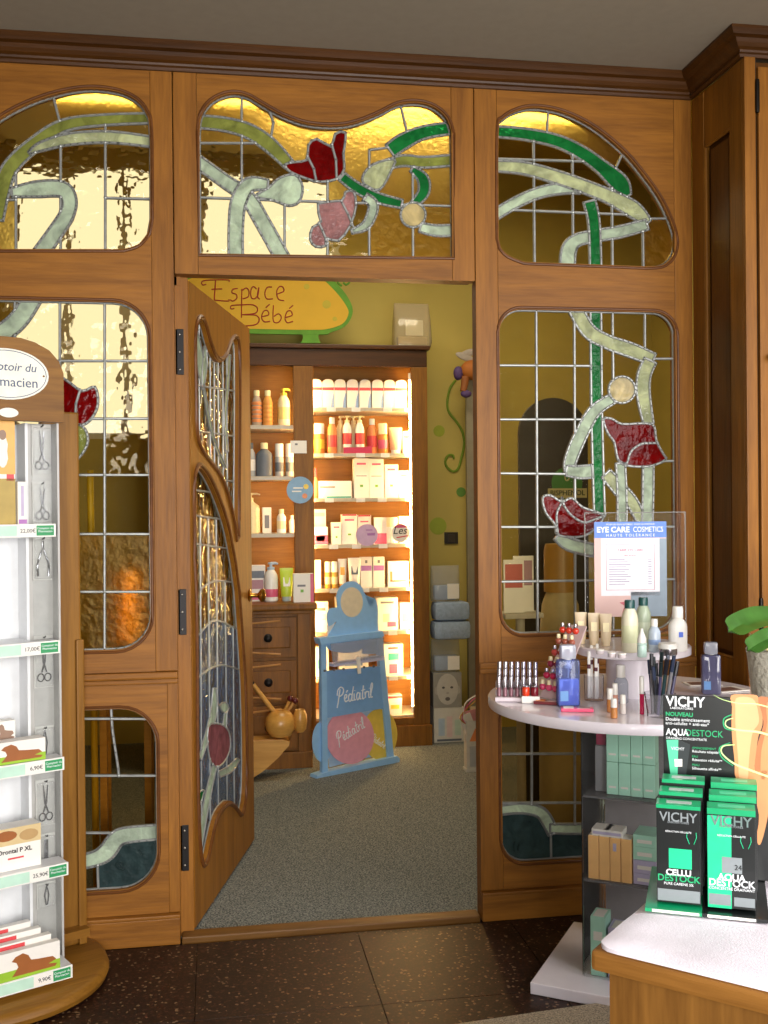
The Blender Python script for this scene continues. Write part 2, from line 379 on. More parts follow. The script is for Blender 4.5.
# back wall with two high windows that let daylight in from behind
WA = (-1.12, -0.16, 1.75, 3.3); WB = (-0.06, 0.74, 2.74, 3.3)
bw = MB()
for x0, x1, z0, z1 in ((-2.3, WA[0], 0, BCEIL), (WA[0], WA[1], 0, WA[2]), (WA[0], WA[1], WA[3], BCEIL), (WA[1], WB[0], 0, BCEIL), (WB[0], WB[1], 0, WB[2]), (WB[0], WB[1], WB[3], BCEIL), (WB[1], 2.7, 0, BCEIL)):
    bw.box(x0, x1, BY, BY+0.08, z0, z1)
struct(bw.build('wall_back', yellow))
daypane = emis('daylit_frosted_glass', (1.0, 0.96, 0.84), 1.2)
whitewood = pm('white_painted_wood', C(225, 222, 210), 0.5)
for k, (x0, x1, z0, z1) in enumerate((WA, WB)):
    w = struct(empty('window_%d' % (8+k), ((x0+x1)/2, BY+0.05, z0)))
    hx = (x1-x0)/2; h = z1-z0; nc = 3 if k == 0 else 1
    fr = MB(); t = 0.035
    fr.box(-hx, hx, -0.03, 0.03, 0, t); fr.box(-hx, hx, -0.03, 0.03, h-t, h); fr.box(-hx, -hx+t, -0.03, 0.03, t, h-t); fr.box(hx-t, hx, -0.03, 0.03, t, h-t)
    for i in range(1, nc): fr.box(-hx+2*hx*i/nc-t/2, -hx+2*hx*i/nc+t/2, -0.028, 0.028, t, h-t)
    fr.build('window_frame', whitewood, w)
    for i in range(nc): B(-hx+2*hx*i/nc+t*0.6, -hx+2*hx*(i+1)/nc-t*0.6, -0.004, 0.004, t, h-t).build('pane', daypane, w)

# ---- the oak and stained-glass partition
part = struct(empty('wall_partition'))
Y0, Y1 = 0.0, 0.045
def panel_hole(name, rect, holes, mat, parent=part, y0=Y0, y1=Y1):
    x0, x1, z0, z1 = rect
    vs = [(x0, z0), (x1, z0), (x1, z1), (x0, z1)]; es = [(0, 1), (1, 2), (2, 3), (3, 0)]
    for h in holes:
        k = len(vs); vs += h; es += [(k+i, k+(i+1) % len(h)) for i in range(len(h))]
    V, E_, F, ov, oe, of = delaunay_2d_cdt([Vector(v) for v in vs], es, [], 0, 1e-5)
    keep = []
    for f in F:
        c = (sum(V[i].x for i in f)/3, sum(V[i].y for i in f)/3)
        if x0 < c[0] < x1 and z0 < c[1] < z1 and not any(inside(c, h) for h in holes): keep.append(f)
    n = len(V); mb = MB(); mb.v = [(v.x, y0, v.y) for v in V] + [(v.x, y1, v.y) for v in V]
    cnt = {}
    for f in keep:
        for i in range(3): e = (f[i], f[(i+1) % 3]); cnt[e] = 1
    mb.f = [tuple(f) for f in keep] + [tuple(i+n for i in reversed(f)) for f in keep]
    for (a, b) in cnt:
        if (b, a) not in cnt: mb.f.append((a, a+n, b+n, b))
    return mb.build(name, mat, parent)
def bead(outline, parent=part, name='bead', y=Y0, off=0.007, r=0.0048, to=lambda u, y, v: (u, y, v)):
    cx = sum(p[0] for p in outline)/len(outline); n = len(outline); o2 = []
    ar = sum(outline[i][0]*outline[(i+1) % n][1]-outline[(i+1) % n][0]*outline[i][1] for i in range(n)); sg = 1 if ar > 0 else -1
    for i in range(n):
        a, b = Vector(outline[i-1]), Vector(outline[(i+1) % n]); t = (b-a).normalized(); nn = Vector((t.y, -t.x))*sg
        o2.append((outline[i][0]+nn.x*off, outline[i][1]+nn.y*off))
    return MB().tube([to(u, y, v) for u, v in o2], r, 8, True).build(name, bead_m, parent, True)

def zc(x0, y0, s):                       # zoomed-crop coordinates -> wall coordinates
    return lambda pts: [wz(x0 + a/s, y0 + b/s, 0.022) for a, b in pts]
ZW1, ZW2, ZW3, ZW5 = zc(0, 0, 3), zc(170, 60, 2.4), zc(460, 0, 2.4935), zc(480, 290, 2.625)
ZW4, ZW6, ZW7 = zc(0, 280, 2.56), zc(0, 660, 2.815), zc(480, 690, 3.065)
PXW = zc(0, 0, 1)
out1 = ZW1(cat([(452, 660), (450, 400), (436, 340), (405, 305), (350, 282), (265, 274), (170, 290), (80, 322), (0, 366), (-110, 450), (-210, 560), (-262, 660), (-262, 722), (-225, 752)], 5) + [(360, 752)] + cat([(370, 752), (415, 738), (444, 705)], 3))
out2 = ZW2([(72, 468)] + cat([(71, 180), (76, 140), (100, 106), (140, 88), (180, 91), (222, 114), (270, 140), (330, 160), (400, 164), (450, 155), (500, 135), (545, 113), (590, 108), (630, 119), (660, 145), (673, 182)], 4) + [(676, 476)])
out3 = ZW3(cat([(92, 600), (92, 340), (104, 302), (150, 278), (200, 275), (262, 290), (330, 325), (400, 382), (450, 440), (492, 500), (520, 560), (531, 606), (523, 642), (498, 664), (460, 668)], 5) + [(170, 657)] + cat([(155, 656), (116, 640), (98, 622)], 3))
def rect_out(xl, xr, zt, zb, r, rb=None): return rrect(xl, xr, zb, zt, r, 7)
xr4, zt4 = PXW([(149.5, 470)])[0][0], PXW([(100, 303)])[0][1]; zb4 = PXW([(110, 649)])[0][1]
out4 = rect_out(-1.12, xr4, zt4, zb4, 0.105)
xl5, xr5 = PXW([(499, 470)])[0][0], PXW([(674, 470)])[0][0]; zt5, zb5 = PXW([(590, 312)])[0][1], PXW([(560, 632)])[0][1]
out5 = rect_out(xl5, xr5, zt5, zb5, 0.075)
xr6 = PXW([(157, 800)])[0][0]; zt6, zb6 = PXW([(110, 708)])[0][1], PXW([(110, 888)])[0][1]
out6 = rect_out(-1.12, xr6, zt6, zb6, 0.11)
xl7 = PXW([(500, 780)])[0][0]; zt7, zb7 = PXW([(540, 692)])[0][1], PXW([(540, 859)])[0][1]
out7 = rect_out(xl7, xr5, zt7, zb7, 0.08)
g = 0.0002
TOP = 2.72
panel_hole('panel', (-1.7, -0.178-g, 0.845, TOP), [out1, out4], oak_h)
panel_hole('panel', (-1.7, xr6+0.035, 0.095, 0.806), [out6], oak_h)
B(-0.178+g, -0.111, Y0-0.001, Y1, 0.845, TOP, 0.002).build('stile', oak_v, part)
B(xr6+0.035+g, -0.111, Y0-0.001, Y1, 0.095, 0.806, 0.002).build('stile', oak_v, part)
B(-1.7, -0.111, Y0-0.012, Y1, 0.807, 0.822, 0.004).build('rail', oak_h, part)
B(-1.7, -0.111, Y0-0.016, Y1, 0.822, 0.844, 0.006).build('rail', oak_h, part)
panel_hole('panel', (-0.035, 0.773, 2.077, TOP), [out2], oak_h)
B(-0.108, -0.036, Y0-0.001, Y1, 2.077, TOP, 0.002).build('stile', oak_v, part)
B(0.774, 0.848, Y0-0.001, Y1, 2.077, TOP, 0.002).build('stile', oak_v, part)
B(0.8505, 0.925, Y0-0.001, Y1, 0.095, TOP, 0.002).build('stile', oak_v, part)
panel_hole('panel', (0.926, 1.535, 0.845, TOP), [out3, out5], oak_h)
panel_hole('panel', (0.926, 1.535, 0.095, 0.806), [out7], oak_h)
B(1.536, 1.598, Y0-0.001, Y1, 0.095, TOP, 0.002).build('stile', oak_v, part)
B(0.8505, 1.598, Y0-0.012, Y0-0.0015, 0.803, 0.818, 0.003).build('rail', oak_h, part)
B(0.8505, 1.598, Y0-0.016, Y0-0.0015, 0.818, 0.838, 0.004).build('rail', oak_h, part)
B(0.926, 1.535, Y0, Y1, 0.806, 0.845).build('rail', oak_h, part)
B(-2.3, -1.701, Y0, Y1, 0, CEIL).build('panel', oak_v, part)
for o_ in (out1, out2, out3, out4, out5, out6, out7): bead(o_)
for k, (x0, x1) in enumerate(((-1.7, -0.111), (0.851, 1.598))):
    s = struct(B(x0, x1, -0.018, Y1, 0, 0.082, 0.003).build('baseboard_%s' % ('left', 'right')[k], oak_h))
    B(x0, x1, -0.022, Y1, 0.082, 0.094, 0.004).build('cap', oak_h, s)
# jambs of the door opening
B(-0.108, -0.070, 0.05, 0.10, 0.0, 2.077, 0.002).build('jamb', oak_v, part)
B(-0.126, -0.108, 0.046, 0.10, 0.0, 2.077).build('jamb', oak_v, part)
B(0.853, 0.92, 0.046, 0.062, 0.0, 2.077, 0.002).build('jamb', oak_v, part)
B(-0.14, -0.08, 0.046, 0.06, 2.141, TOP).build('leak_backing_strip', oak_v, part)  # unseen strips added behind the seams to keep light from leaking through
B(-0.14, -0.09, 0.0455, 0.0459, 2.05, 2.15).build('leak_backing_strip', oak_v, part)
B(0.82, 0.88, 0.046, 0.06, 2.141, TOP).build('leak_backing_strip', oak_v, part)
B(-0.12, -0.104, 0.0455, 0.0505, 0.0, 2.077).build('leak_backing_strip', oak_v, part)
B(-0.108, 0.8495, 0.046, 0.10, 2.085, 2.14, 0.002).build('head_jamb', oak_h, part)
# cornice, mitred round the projecting cabinet
def sweep(path, prof, mat, name):
    """profile (out, z) carried along a plan path, 'out' is to the right-hand normal"""
    n = len(path); mb = MB(); K = len(prof)
    for i in range(n):
        p = Vector(path[i]); nr = []
        for a, b in ((i-1, i), (i, i+1)):
            if 0 <= a and b < n:
                t = (Vector(path[b]) - Vector(path[a])).normalized(); nr.append(Vector((t.y, -t.x)))
        m = nr[0] if len(nr) == 1 else (nr[0]+nr[1]) / (1 + nr[0].dot(nr[1]))
        for o, z in prof: mb.v.append((p.x+m.x*o, p.y+m.y*o, z))
    for i in range(n-1):
        for k in range(K): mb.f.append((i*K+k, i*K+(k+1) % K, (i+1)*K+(k+1) % K, (i+1)*K+k))
    mb.f += [tuple(range(K)), tuple((n-1)*K+k for k in reversed(range(K)))]
    return mb.build(name, mat, None)
CX, CY = 1.60, -0.34
prof = [(0.0, 2.70), (0.010, 2.70), (0.014, 2.708), (0.010, 2.716), (0.012, 2.722), (0.022, 2.728), (0.030, 2.738), (0.036, 2.748), (0.052, 2.752), (0.056, 2.758), (0.062, 2.766), (0.062, 2.7745), (0.0, 2.7745)]
c_ = struct(sweep([(-2.3, 0), (CX, 0), (CX, CY), (2.7, CY)], prof, oak_dk, 'trim_2'))

# ---- tall oak cabinet projecting from the right wall
cab = thing('tall_cabinet', 'tall dark oak cupboard with framed side panel, standing against the stained glass partition', 'cupboard', (CX, 0, 0))
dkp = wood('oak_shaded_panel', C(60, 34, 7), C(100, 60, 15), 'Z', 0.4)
D = -CY
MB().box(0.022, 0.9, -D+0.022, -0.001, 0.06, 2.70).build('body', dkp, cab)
B(0.0, 0.022, -D, -D+0.075, 0.10, 2.699, 0.002).build('stile', oak_cab, cab)
B(0.0, 0.022, -0.085, -0.001, 0.10, 2.699, 0.002).build('stile', oak_cab, cab)
for z0, z1 in ((0.10, 0.25), (0.72, 0.86), (2.52, 2.699)):
    B(0.002, 0.022, -D+0.0755, -0.0855, z0, z1, 0.002).build('rail', oak_cab, cab)
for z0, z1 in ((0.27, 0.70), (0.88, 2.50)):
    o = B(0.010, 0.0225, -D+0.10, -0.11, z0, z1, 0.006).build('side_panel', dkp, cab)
    fr = MB(); y0, y1 = -D+0.078, -0.088
    for a, b in (((y0, z0-0.016), (y1, z0-0.016)), ((y1, z0-0.016), (y1, z1+0.016)), ((y1, z1+0.016), (y0, z1+0.016)), ((y0, z1+0.016), (y0, z0-0.016))):
        fr.tube([(0.006, *a), (0.006, *b)], 0.006, 8)
    fr.build('moulding', oak_cab, cab, True)
B(-0.012, 0.92, -D-0.012, -0.001, 0, 0.10, 0.004).build('plinth', oak_cab, cab)
B(0.0, 0.036, -D-0.018, -D-0.0005, 0.10, 2.699, 0.003).build('stile', oak_v, cab)
B(0.0365, 0.0435, -D-0.006, -D+0.02, 0.10, 2.699).build('shadow_gap', pm('gap_black', C(20, 14, 10), 0.8), cab)
for z0, z1 in ((0.13, 0.80), (0.84, 2.67)):
    d = B(0.044, 0.5, -D-0.020, -D-0.0005, z0, z1, 0.003).build('door', oak_v, cab)
    B(0.14, 0.42, -D-0.026, -D-0.0205, z0+0.08, z1-0.08, 0.005).build('door_panel', oak_v, d)
    for hz in (z0+0.12, z1-0.14): MB().lathe([(0.006, 0), (0.007, 0.01), (0.007, 0.09), (0.006, 0.1)], 10, (0.040, -D-0.020, hz)).build('hinge', pm('old_iron', C(40, 36, 32), 0.4, 0.8), d, True)
    MB().lathe([(0.004, 0), (0.004, 0.012), (0.011, 0.016), (0.012, 0.024), (0.006, 0.03)], 12).build('knob', pm('old_iron', C(40, 36, 32), 0.4, 0.8), d, True, (0.075, -D-0.020, z0+0.95 if z0 > 0.5 else z0+0.5), (PI/2, 0, 0))
# granite-chip mat strip at the front of the floor
fm = tag(B(0, 1.5, -0.9, 0, 0.0005, 0.010, 0.003).build('floor_mat', pm('grit_mat', C(160, 146, 124), 0.9, vary=0.55, scale=220, bump=0.6, bscale=260)), 'coarse beige gritty floor mat beside the cosmetics stand base', 'mat')
fm.location = (0.55, -0.685, 0); fm.rotation_euler = (0, 0, math.radians(6.5))
# ================================================================== STAINED GLASS
lead = pm('lead_came', C(152, 155, 152), 0.4, 0.5, vary=0.15, scale=40)
G = dict(
    amber=clearglass('glass_amber', (0.93, 0.76, 0.34), 0.32, 0.2, 30),
    ripple=clearglass('glass_rippled_straw', (0.97, 0.90, 0.70), 0.02, 0.85, 9),
    clear=thinpane('glass_clear_straw', (0.97, 0.94, 0.82), 0.35, 12),
    dim=thinpane('glass_smoky_straw', (0.82, 0.75, 0.58), 0.3, 14),
    olive=clearglass('glass_olive', (0.62, 0.72, 0.32), 0.1, 0.3, 30, mix=0.8, mixcol=C(168, 176, 92)),
    mint=clearglass('glass_mint_opal', (0.75, 0.88, 0.76), 0.1, 0.5, 60, mix=0.85, mixcol=C(214, 232, 208)),
    pale=clearglass('glass_pale_opal', (0.8, 0.88, 0.7), 0.1, 0.4, 50, mix=0.82, mixcol=C(214, 222, 178)),
    emerald=clearglass('glass_emerald', (0.12, 0.60, 0.28), 0.08, 0.22, 40, ior=1.2, mix=0.7, mixcol=C(40, 148, 76)),
    red=clearglass('glass_ruby', (0.62, 0.03, 0.04), 0.08, 0.22, 30, ior=1.2, mix=0.7, mixcol=C(140, 10, 10)),
    pink=clearglass('glass_mauve', (0.8, 0.5, 0.5), 0.08, 0.6, 45, mix=0.75, mixcol=C(198, 150, 150)),
    cream=clearglass('glass_cream_opal', (0.9, 0.85, 0.6), 0.1, 0.3, 20, mix=0.8, mixcol=C(222, 208, 158)),
    teal=clearglass('glass_teal', (0.5, 0.68, 0.64), 0.08, 0.2, 30, mix=0.8, mixcol=C(66, 88, 90)),
)
PN = dict(olive='ribbon_glass', mint='ribbon_glass', pale='ribbon_glass', emerald='ribbon_glass', red='petal_glass', pink='bud_glass', cream='round_glass', teal='ribbon_glass')
def glasswin(root, outline, lines, shapes, clearfn, to3d, t=0.005, cw=0.0082, inner=()):
    """arrangement of lead lines -> every cell a pane of its own; the leads are one part"""
    vs, es, tg = [], [], []
    def poly(pts, closed, k):
        b = len(vs); vs.extend(Vector((p[0], p[1])) for p in pts); n = len(pts)
        for i in range(n if closed else n-1): es.append((b+i, b+(i+1) % n)); tg.append(k)
    poly(outline, True, 'o')
    for l in lines: poly(l, False, 'l')
    for sp, m in shapes: poly(sp, True, 's')
    for l in inner: poly(l, False, 'i')
    V, E_, F, ov, oe, of = delaunay_2d_cdt(vs, es, [], 0, 1e-4)
    ek = {}
    for e, src in zip(E_, oe): ek[tuple(sorted(e))] = {tg[i] for i in src if i < len(tg)}
    sid = {}
    for fi, f in enumerate(F):
        c = (sum(V[i].x for i in f)/3, sum(V[i].y for i in f)/3)
        if not inside(c, outline): continue
        k = -1
        for q, (sp, m) in enumerate(shapes):
            if inside(c, sp): k = q
        sid[fi] = k
    par = {f: f for f in sid}
    def find(a):
        while par[a] != a: par[a] = par[par[a]]; a = par[a]
        return a
    adj = {}
    for fi in sid:
        f = F[fi]
        for i in range(3): adj.setdefault(tuple(sorted((f[i], f[(i+1) % 3]))), []).append(fi)
    for e, fl in adj.items():
        if len(fl) == 2:
            a, b = fl; k = ek.get(e, set())
            if not k or (sid[a] == sid[b] and (sid[a] >= 0 and 'i' not in k or (sid[a] < 0 and not ({'l', 'i'} & k)))): par[find(a)] = find(b)
    cells = {}
    for fi in sid: cells.setdefault(find(fi), []).append(fi)
    cellof = {fi: find(fi) for fi in sid}
    for r, fl in cells.items():
        k = sid[fl[0]]; ar = 0; cx = cz = 0
        for fi in fl:
            a, b, c = (V[i] for i in F[fi]); q = abs((b-a).cross(c-a))/2; ar += q; cx += q*(a.x+b.x+c.x)/3; cz += q*(a.y+b.y+c.y)/3
        if ar < 2e-5: continue
        cx /= ar; cz /= ar; ix = {}; mb = MB()
        for fi in fl:
            for i in F[fi]: ix.setdefault(i, len(ix))
        n = len(ix); mb.v = [to3d(V[i].x, -t/2, V[i].y) for i in ix] + [to3d(V[i].x, t/2, V[i].y) for i in ix]; dr = {}
        for fi in fl:
            f = [ix[i] for i in F[fi]]; mb.f += [tuple(f), tuple(i+n for i in reversed(f))]
            for i in range(3): dr[(f[i], f[(i+1) % 3])] = 1
        for a, b in dr:
            if (b, a) not in dr: mb.f.append((a, a+n, b+n, b))
        mk = shapes[k][1] if k >= 0 else clearfn(cx, cz)
        mb.build(PN.get(mk, 'pane') if k >= 0 else 'pane', G[mk], root)
    lm = MB(); deg = {}
    for e, fl in adj.items():
        if len(fl) == 2 and cellof[fl[0]] == cellof[fl[1]]: continue
        a, b = V[e[0]], V[e[1]]; d = b-a
        if d.length < 1e-6: continue
        d.normalize(); nn = Vector((-d.y, d.x)); w = cw/2; a2, b2 = a-d*w*0.5, b+d*w*0.5
        P = []
        for y, ww in ((-t/2-0.0035, w*0.45), (-t/2-0.001, w), (t/2+0.001, w), (t/2+0.0035, w*0.45)):
            for q in (a2+nn*ww, a2-nn*ww, b2+nn*ww, b2-nn*ww): P.append(to3d(q.x, y, q.y))
        lm.add(P, [(0, 1, 3, 2), (0, 2, 6, 4), (1, 5, 7, 3), (4, 6, 10, 8), (5, 9, 11, 7), (8, 10, 14, 12), (9, 13, 15, 11), (12, 14, 15, 13)])
        if len(fl) == 2:
            for i in e: deg[i] = deg.get(i, 0) + 1
    for i, q in deg.items():
        if q >= 3:
            p = to3d(V[i].x, -t/2-0.003, V[i].y); lm.sphere(p, 0.0052, 1, 0.6, 1, 8, 4)
    lm.build('lead_came', lead, root, fix=False)
def window(n, outline, lines, shapes, clearfn, inner=()):
    cx = sum(p[0] for p in outline)/len(outline); zb = min(p[1] for p in outline)
    r = struct(empty('window_%d' % n, (cx, 0.022, zb)))
    glasswin(r, outline, lines, shapes, clearfn, lambda u, y, v: (u-cx, y, v-zb), inner=inner)
    return r
def rb(Z, pts, w, s): 
    ws = w if isinstance(w, (list, tuple)) else [w]*len(pts)
    return Z(ribbon(pts, ws))
# window 1: arched light, upper left
w1 = [
    (rb(ZW1, [(470, 355), (320, 360), (190, 378), (95, 440), (30, 505), (5, 575), (-10, 660)], [30, 32, 36, 42, 46, 46, 40], 3), 'olive'),
    (rb(ZW1, [(470, 428), (330, 412), (210, 418), (125, 440), (88, 460)], [30, 34, 34, 26, 8], 3), 'pale'),
    (rb(ZW1, [(35, 578), (110, 568), (185, 568), (208, 600), (200, 645), (165, 700), (115, 770)], [26, 46, 46, 42, 42, 44, 46], 3), 'mint'),
    (rb(ZW1, [(-30, 640), (-100, 560), (-170, 520)], [36, 36, 20], 3), 'mint'),
]
l1 = [ZW1(p) for p in ([(155, 270), (180, 368)], [(48, 470), (48, 770)], [(182, 425), (182, 770)], [(316, 345), (316, 770)], [(230, 592), (470, 598)], [(-300, 600), (48, 600)], [(-90, 400), (-90, 770)], [(330, 400), (360, 440)])]
window(1, out1, l1, w1, lambda x, z: 'amber' if z > ZW1([(200, 350)])[0][1] - 0.02 or x < ZW1([(0, 500)])[0][0] else 'ripple')
# window 2: double-peaked light over the door
w2 = [
    (rb(ZW2, [(60, 148), (130, 155), (190, 172), (240, 205), (285, 250)], [30, 32, 34, 34, 26], 1), 'olive'),
    (rb(ZW2, [(60, 240), (130, 290), (185, 330), (225, 395), (275, 485)], [30, 30, 34, 34, 34], 1), 'mint'),
    (rb(ZW2, [(158, 485), (158, 400), (165, 340), (190, 300), (235, 300)], [34, 34, 36, 34, 24], 1), 'mint'),
    (ZW2(cat([(205, 328), (235, 308), (262, 284), (300, 276), (318, 305), (310, 340), (285, 350), (250, 338)], 3, True)), 'mint'),
    (ZW2(cat([(275, 252), (300, 245), (328, 240), (332, 205), (352, 190), (386, 208), (396, 178), (422, 176), (416, 225), (418, 262), (400, 286), (360, 293), (330, 286), (290, 270)], 2, True)), 'red'),
    (rb(ZW2, [(412, 280), (450, 308), (500, 332), (556, 346)], [22, 24, 24, 20], 1), 'emerald'),
    (rb(ZW2, [(580, 262), (606, 285), (608, 318), (585, 346)], [14, 26, 26, 18], 1), 'emerald'),
    (rb(ZW2, [(520, 252), (560, 242), (610, 246), (690, 240)], [22, 26, 26, 26], 1), 'olive'),
    (rb(ZW2, [(528, 218), (560, 196), (610, 174), (690, 162)], [34, 36, 30, 28], 1), 'emerald'),
    (ZW2(cat([(462, 280), (485, 252), (538, 238), (528, 272), (502, 312), (468, 300)], 3, True)), 'pale'),
    (rb(ZW2, [(468, 330), (488, 350), (472, 395), (436, 412)], [20, 22, 20, 10], 1), 'mint'),
    (rb(ZW2, [(600, 402), (640, 410), (690, 408)], [22, 26, 26], 1), 'mint'),
    (ZW2(cat([(355, 345), (412, 338), (420, 318), (440, 316), (446, 350), (432, 398), (404, 434), (374, 428), (374, 446), (350, 448), (336, 430), (342, 402), (362, 388)], 2, True)), 'pink'),
    (ZW2(circ(583, 372, 30)), 'cream'),
]
i2 = [ZW2([(328, 228), (345, 262), (353, 304)]), ZW2([(386, 196), (398, 240), (400, 298)]), ZW2([(352, 380), (366, 410), (378, 440)]), ZW2([(404, 326), (428, 372), (444, 412)])]
l2 = [ZW2(p) for p in ([(172, 70), (172, 300)], [(275, 345), (275, 490)], [(378, 285), (378, 490)], [(478, 215), (478, 490)], [(552, 105), (580, 220)], [(582, 260), (583, 490)], [(60, 200), (250, 200)], [(60, 330), (700, 352)], [(232, 105), (248, 150), (240, 200)], [(420, 225), (525, 210)], [(575, 222), (690, 216)])]
zt2 = ZW2([(72, 215)])[0][1]
window(2, out2, l2, w2, lambda x, z: 'amber' if (z > zt2 or x > ZW2([(480, 300)])[0][0]) else 'ripple', i2)
# window 3: quarter-arched light, upper right
w3 = [
    (rb(ZW3, [(80, 328), (160, 335), (240, 352), (300, 380), (350, 415), (398, 458), (420, 488)], [26, 28, 30, 32, 34, 44, 14], 1), 'emerald'),
    (rb(ZW3, [(80, 540), (140, 505), (200, 480), (260, 470), (300, 476)], [26, 26, 26, 26, 14], 1), 'mint'),
    (rb(ZW3, [(80, 414), (160, 420), (240, 442), (310, 466), (370, 490), (430, 522), (468, 556)], [26, 30, 32, 32, 34, 40, 22], 1), 'pale'),
    (rb(ZW3, [(466, 560), (400, 578), (340, 588), (290, 600), (270, 628), (268, 690)], [26, 28, 28, 30, 36, 36], 1), 'mint'),
    (rb(ZW3, [(322, 502), (334, 560), (338, 690)], [30, 28, 28], 1), 'emerald'),
]
l3 = [ZW3(p) for p in ([(183, 345), (186, 690)], [(280, 370), (282, 690)], [(378, 430), (380, 690)], [(455, 560), (457, 690)], [(80, 396), (345, 404)], [(130, 524), (430, 536)], [(220, 268), (215, 348)], [(408, 376), (378, 440)], [(466, 546), (530, 545)])]
window(3, out3, l3, w3, lambda x, z: 'amber' if z > ZW3([(300, 362)])[0][1] or x > ZW3([(462, 500)])[0][0] else 'clear')
# window 4: tall light, left of the door
def hl(Z, ys, x0, x1): return [Z([(x0, y), (x1, y)]) for y in ys]
w4 = [
    (PXW(cat([(48, 372), (66, 380), (82, 391), (95, 387), (98, 404), (92, 418), (82, 425), (70, 420), (52, 410)], 3, True)), 'red'),
    (PXW(cat([(64, 428), (76, 424), (85, 429), (88, 441), (82, 454), (70, 464), (58, 452)], 3, True)), 'olive'),
    (PXW(ribbon([(34, 296), (20, 318), (4, 332), (-20, 345), (-40, 380), (-44, 440)], [18, 18, 18, 20, 20, 18])), 'mint'),
    (PXW(ribbon([(64, 440), (20, 500), (0, 580), (-4, 670)], [10, 16, 18, 18])), 'olive'),
]
l4 = [PXW([(x, 290), (x, 670)]) for x in (60, 104.7, 15, -30, -75, -120)] + [PXW([(170, y), (-170, y)]) for y in (361, 418.7, 475, 534, 591.7)]
window(4, out4, l4, w4, lambda x, z: 'ripple' if z > PXW([(100, 450)])[0][1] else ('amber' if z < PXW([(100, 560)])[0][1] else 'clear'), [PXW([(82, 384), (76, 404), (75, 430)])])
# window 5: tall light with poppies, right of the door
w5 = [
    (rb(ZW5, [(303, 40), (306, 340), (313, 595)], [28, 28, 28], 1), 'emerald'),
    (rb(ZW5, [(245, 40), (282, 105), (330, 135), (395, 158), (455, 182)], [36, 36, 34, 36, 30], 1), 'pale'),
    (rb(ZW5, [(446, 185), (430, 225), (428, 275), (442, 352)], [34, 34, 34, 26], 1), 'pale'),
    (rb(ZW5, [(348, 285), (300, 318), (262, 385), (236, 450), (234, 480)], [26, 30, 32, 30, 22], 1), 'mint'),
    (rb(ZW5, [(226, 474), (260, 478), (294, 476)], [26, 32, 34], 1), 'mint'),
    (rb(ZW5, [(330, 482), (368, 525), (400, 560), (424, 610)], [30, 34, 30, 24], 1), 'pale'),
    (rb(ZW5, [(368, 455), (372, 540), (372, 620)], [24, 24, 24], 1), 'mint'),
    (rb(ZW5, [(441, 458), (440, 540), (438, 620)], [28, 28, 28], 1), 'mint'),
    (rb(ZW5, [(202, 646), (235, 668), (300, 684)], [22, 32, 32], 1), 'mint'),
    (ZW5(circ(372, 262, 35)), 'cream'),
    (ZW5(cat([(323, 340), (345, 338), (372, 352), (430, 350), (456, 358), (462, 395), (480, 430), (486, 446), (442, 463), (386, 461), (362, 446), (352, 400), (336, 378)], 3, True)), 'red'),
    (ZW5(cat([(164, 546), (184, 539), (214, 556), (240, 546), (268, 570), (318, 588), (316, 610), (272, 646), (206, 644), (196, 615), (172, 584)], 3, True)), 'red'),
]
i5 = [ZW5(cat(p, 3)) for p in ([(346, 438), (366, 450), (384, 455), (394, 426), (420, 405), (450, 402), (478, 402)], [(215, 544), (212, 560), (200, 592), (206, 656)], [(215, 544), (220, 566), (240, 592), (272, 610), (300, 602), (330, 590)])]
l5 = [ZW5(p) for p in ([(147, 40), (151, 930)], [(247, 40), (250, 930)], [(347, 40), (349, 240)], [(432, 40), (432, 170)], [(349, 640), (349, 930)], [(440, 620), (440, 930)], [(30, 198), (340, 200)], [(30, 340), (330, 340)], [(30, 481), (240, 483)], [(30, 622), (210, 622)], [(30, 766), (560, 758)], [(440, 622), (560, 620)], [(450, 181), (560, 180)], [(480, 449), (560, 448)])]
window(5, out5, l5, w5, lambda x, z: 'clear', i5)
# window 6 and 7: low lights
w6 = [
    (rb(ZW6, [(470, 482), (372, 490), (330, 502), (300, 540), (262, 560), (180, 575)], [40, 42, 44, 46, 40, 40], 1), 'mint'),
    (rb(ZW6, [(160, 560), (60, 520), (-60, 560)], [30, 40, 40], 1), 'mint'),
]
l6 = [ZW6(p) for p in (cat([(312, 110), (316, 190), (326, 260), (335, 330), (332, 420), (322, 478)], 3), [(-400, 165), (470, 165)], [(-400, 325), (470, 325)], [(-400, 486), (320, 486)], [(274, 560), (278, 670)], [(120, 110), (120, 670)], [(-60, 110), (-60, 670)])]
window(6, out6, l6, w6, lambda x, z: 'teal' if (z < ZW6([(300, 500)])[0][1] and x > ZW6([(330, 500)])[0][0]) else 'dim')
w7 = [
    (rb(ZW7, [(40, 372), (120, 362), (180, 372), (206, 402), (222, 440)], [26, 30, 32, 34, 28], 1), 'mint'),
    (rb(ZW7, [(214, 424), (300, 425), (400, 418), (480, 380), (640, 360)], [28, 30, 30, 30, 30], 1), 'mint'),
]
l7 = [ZW7(p) for p in ([(158, -60), (158, 366)], [(30, 195), (640, 195)], [(30, 345), (640, 345)], [(216, 425), (218, 560)], [(290, -60), (290, 425)], [(420, -60), (420, 425)])]
window(7, out7, l7, w7, lambda x, z: 'teal' if z < ZW7([(300, 400)])[0][1] else 'dim')
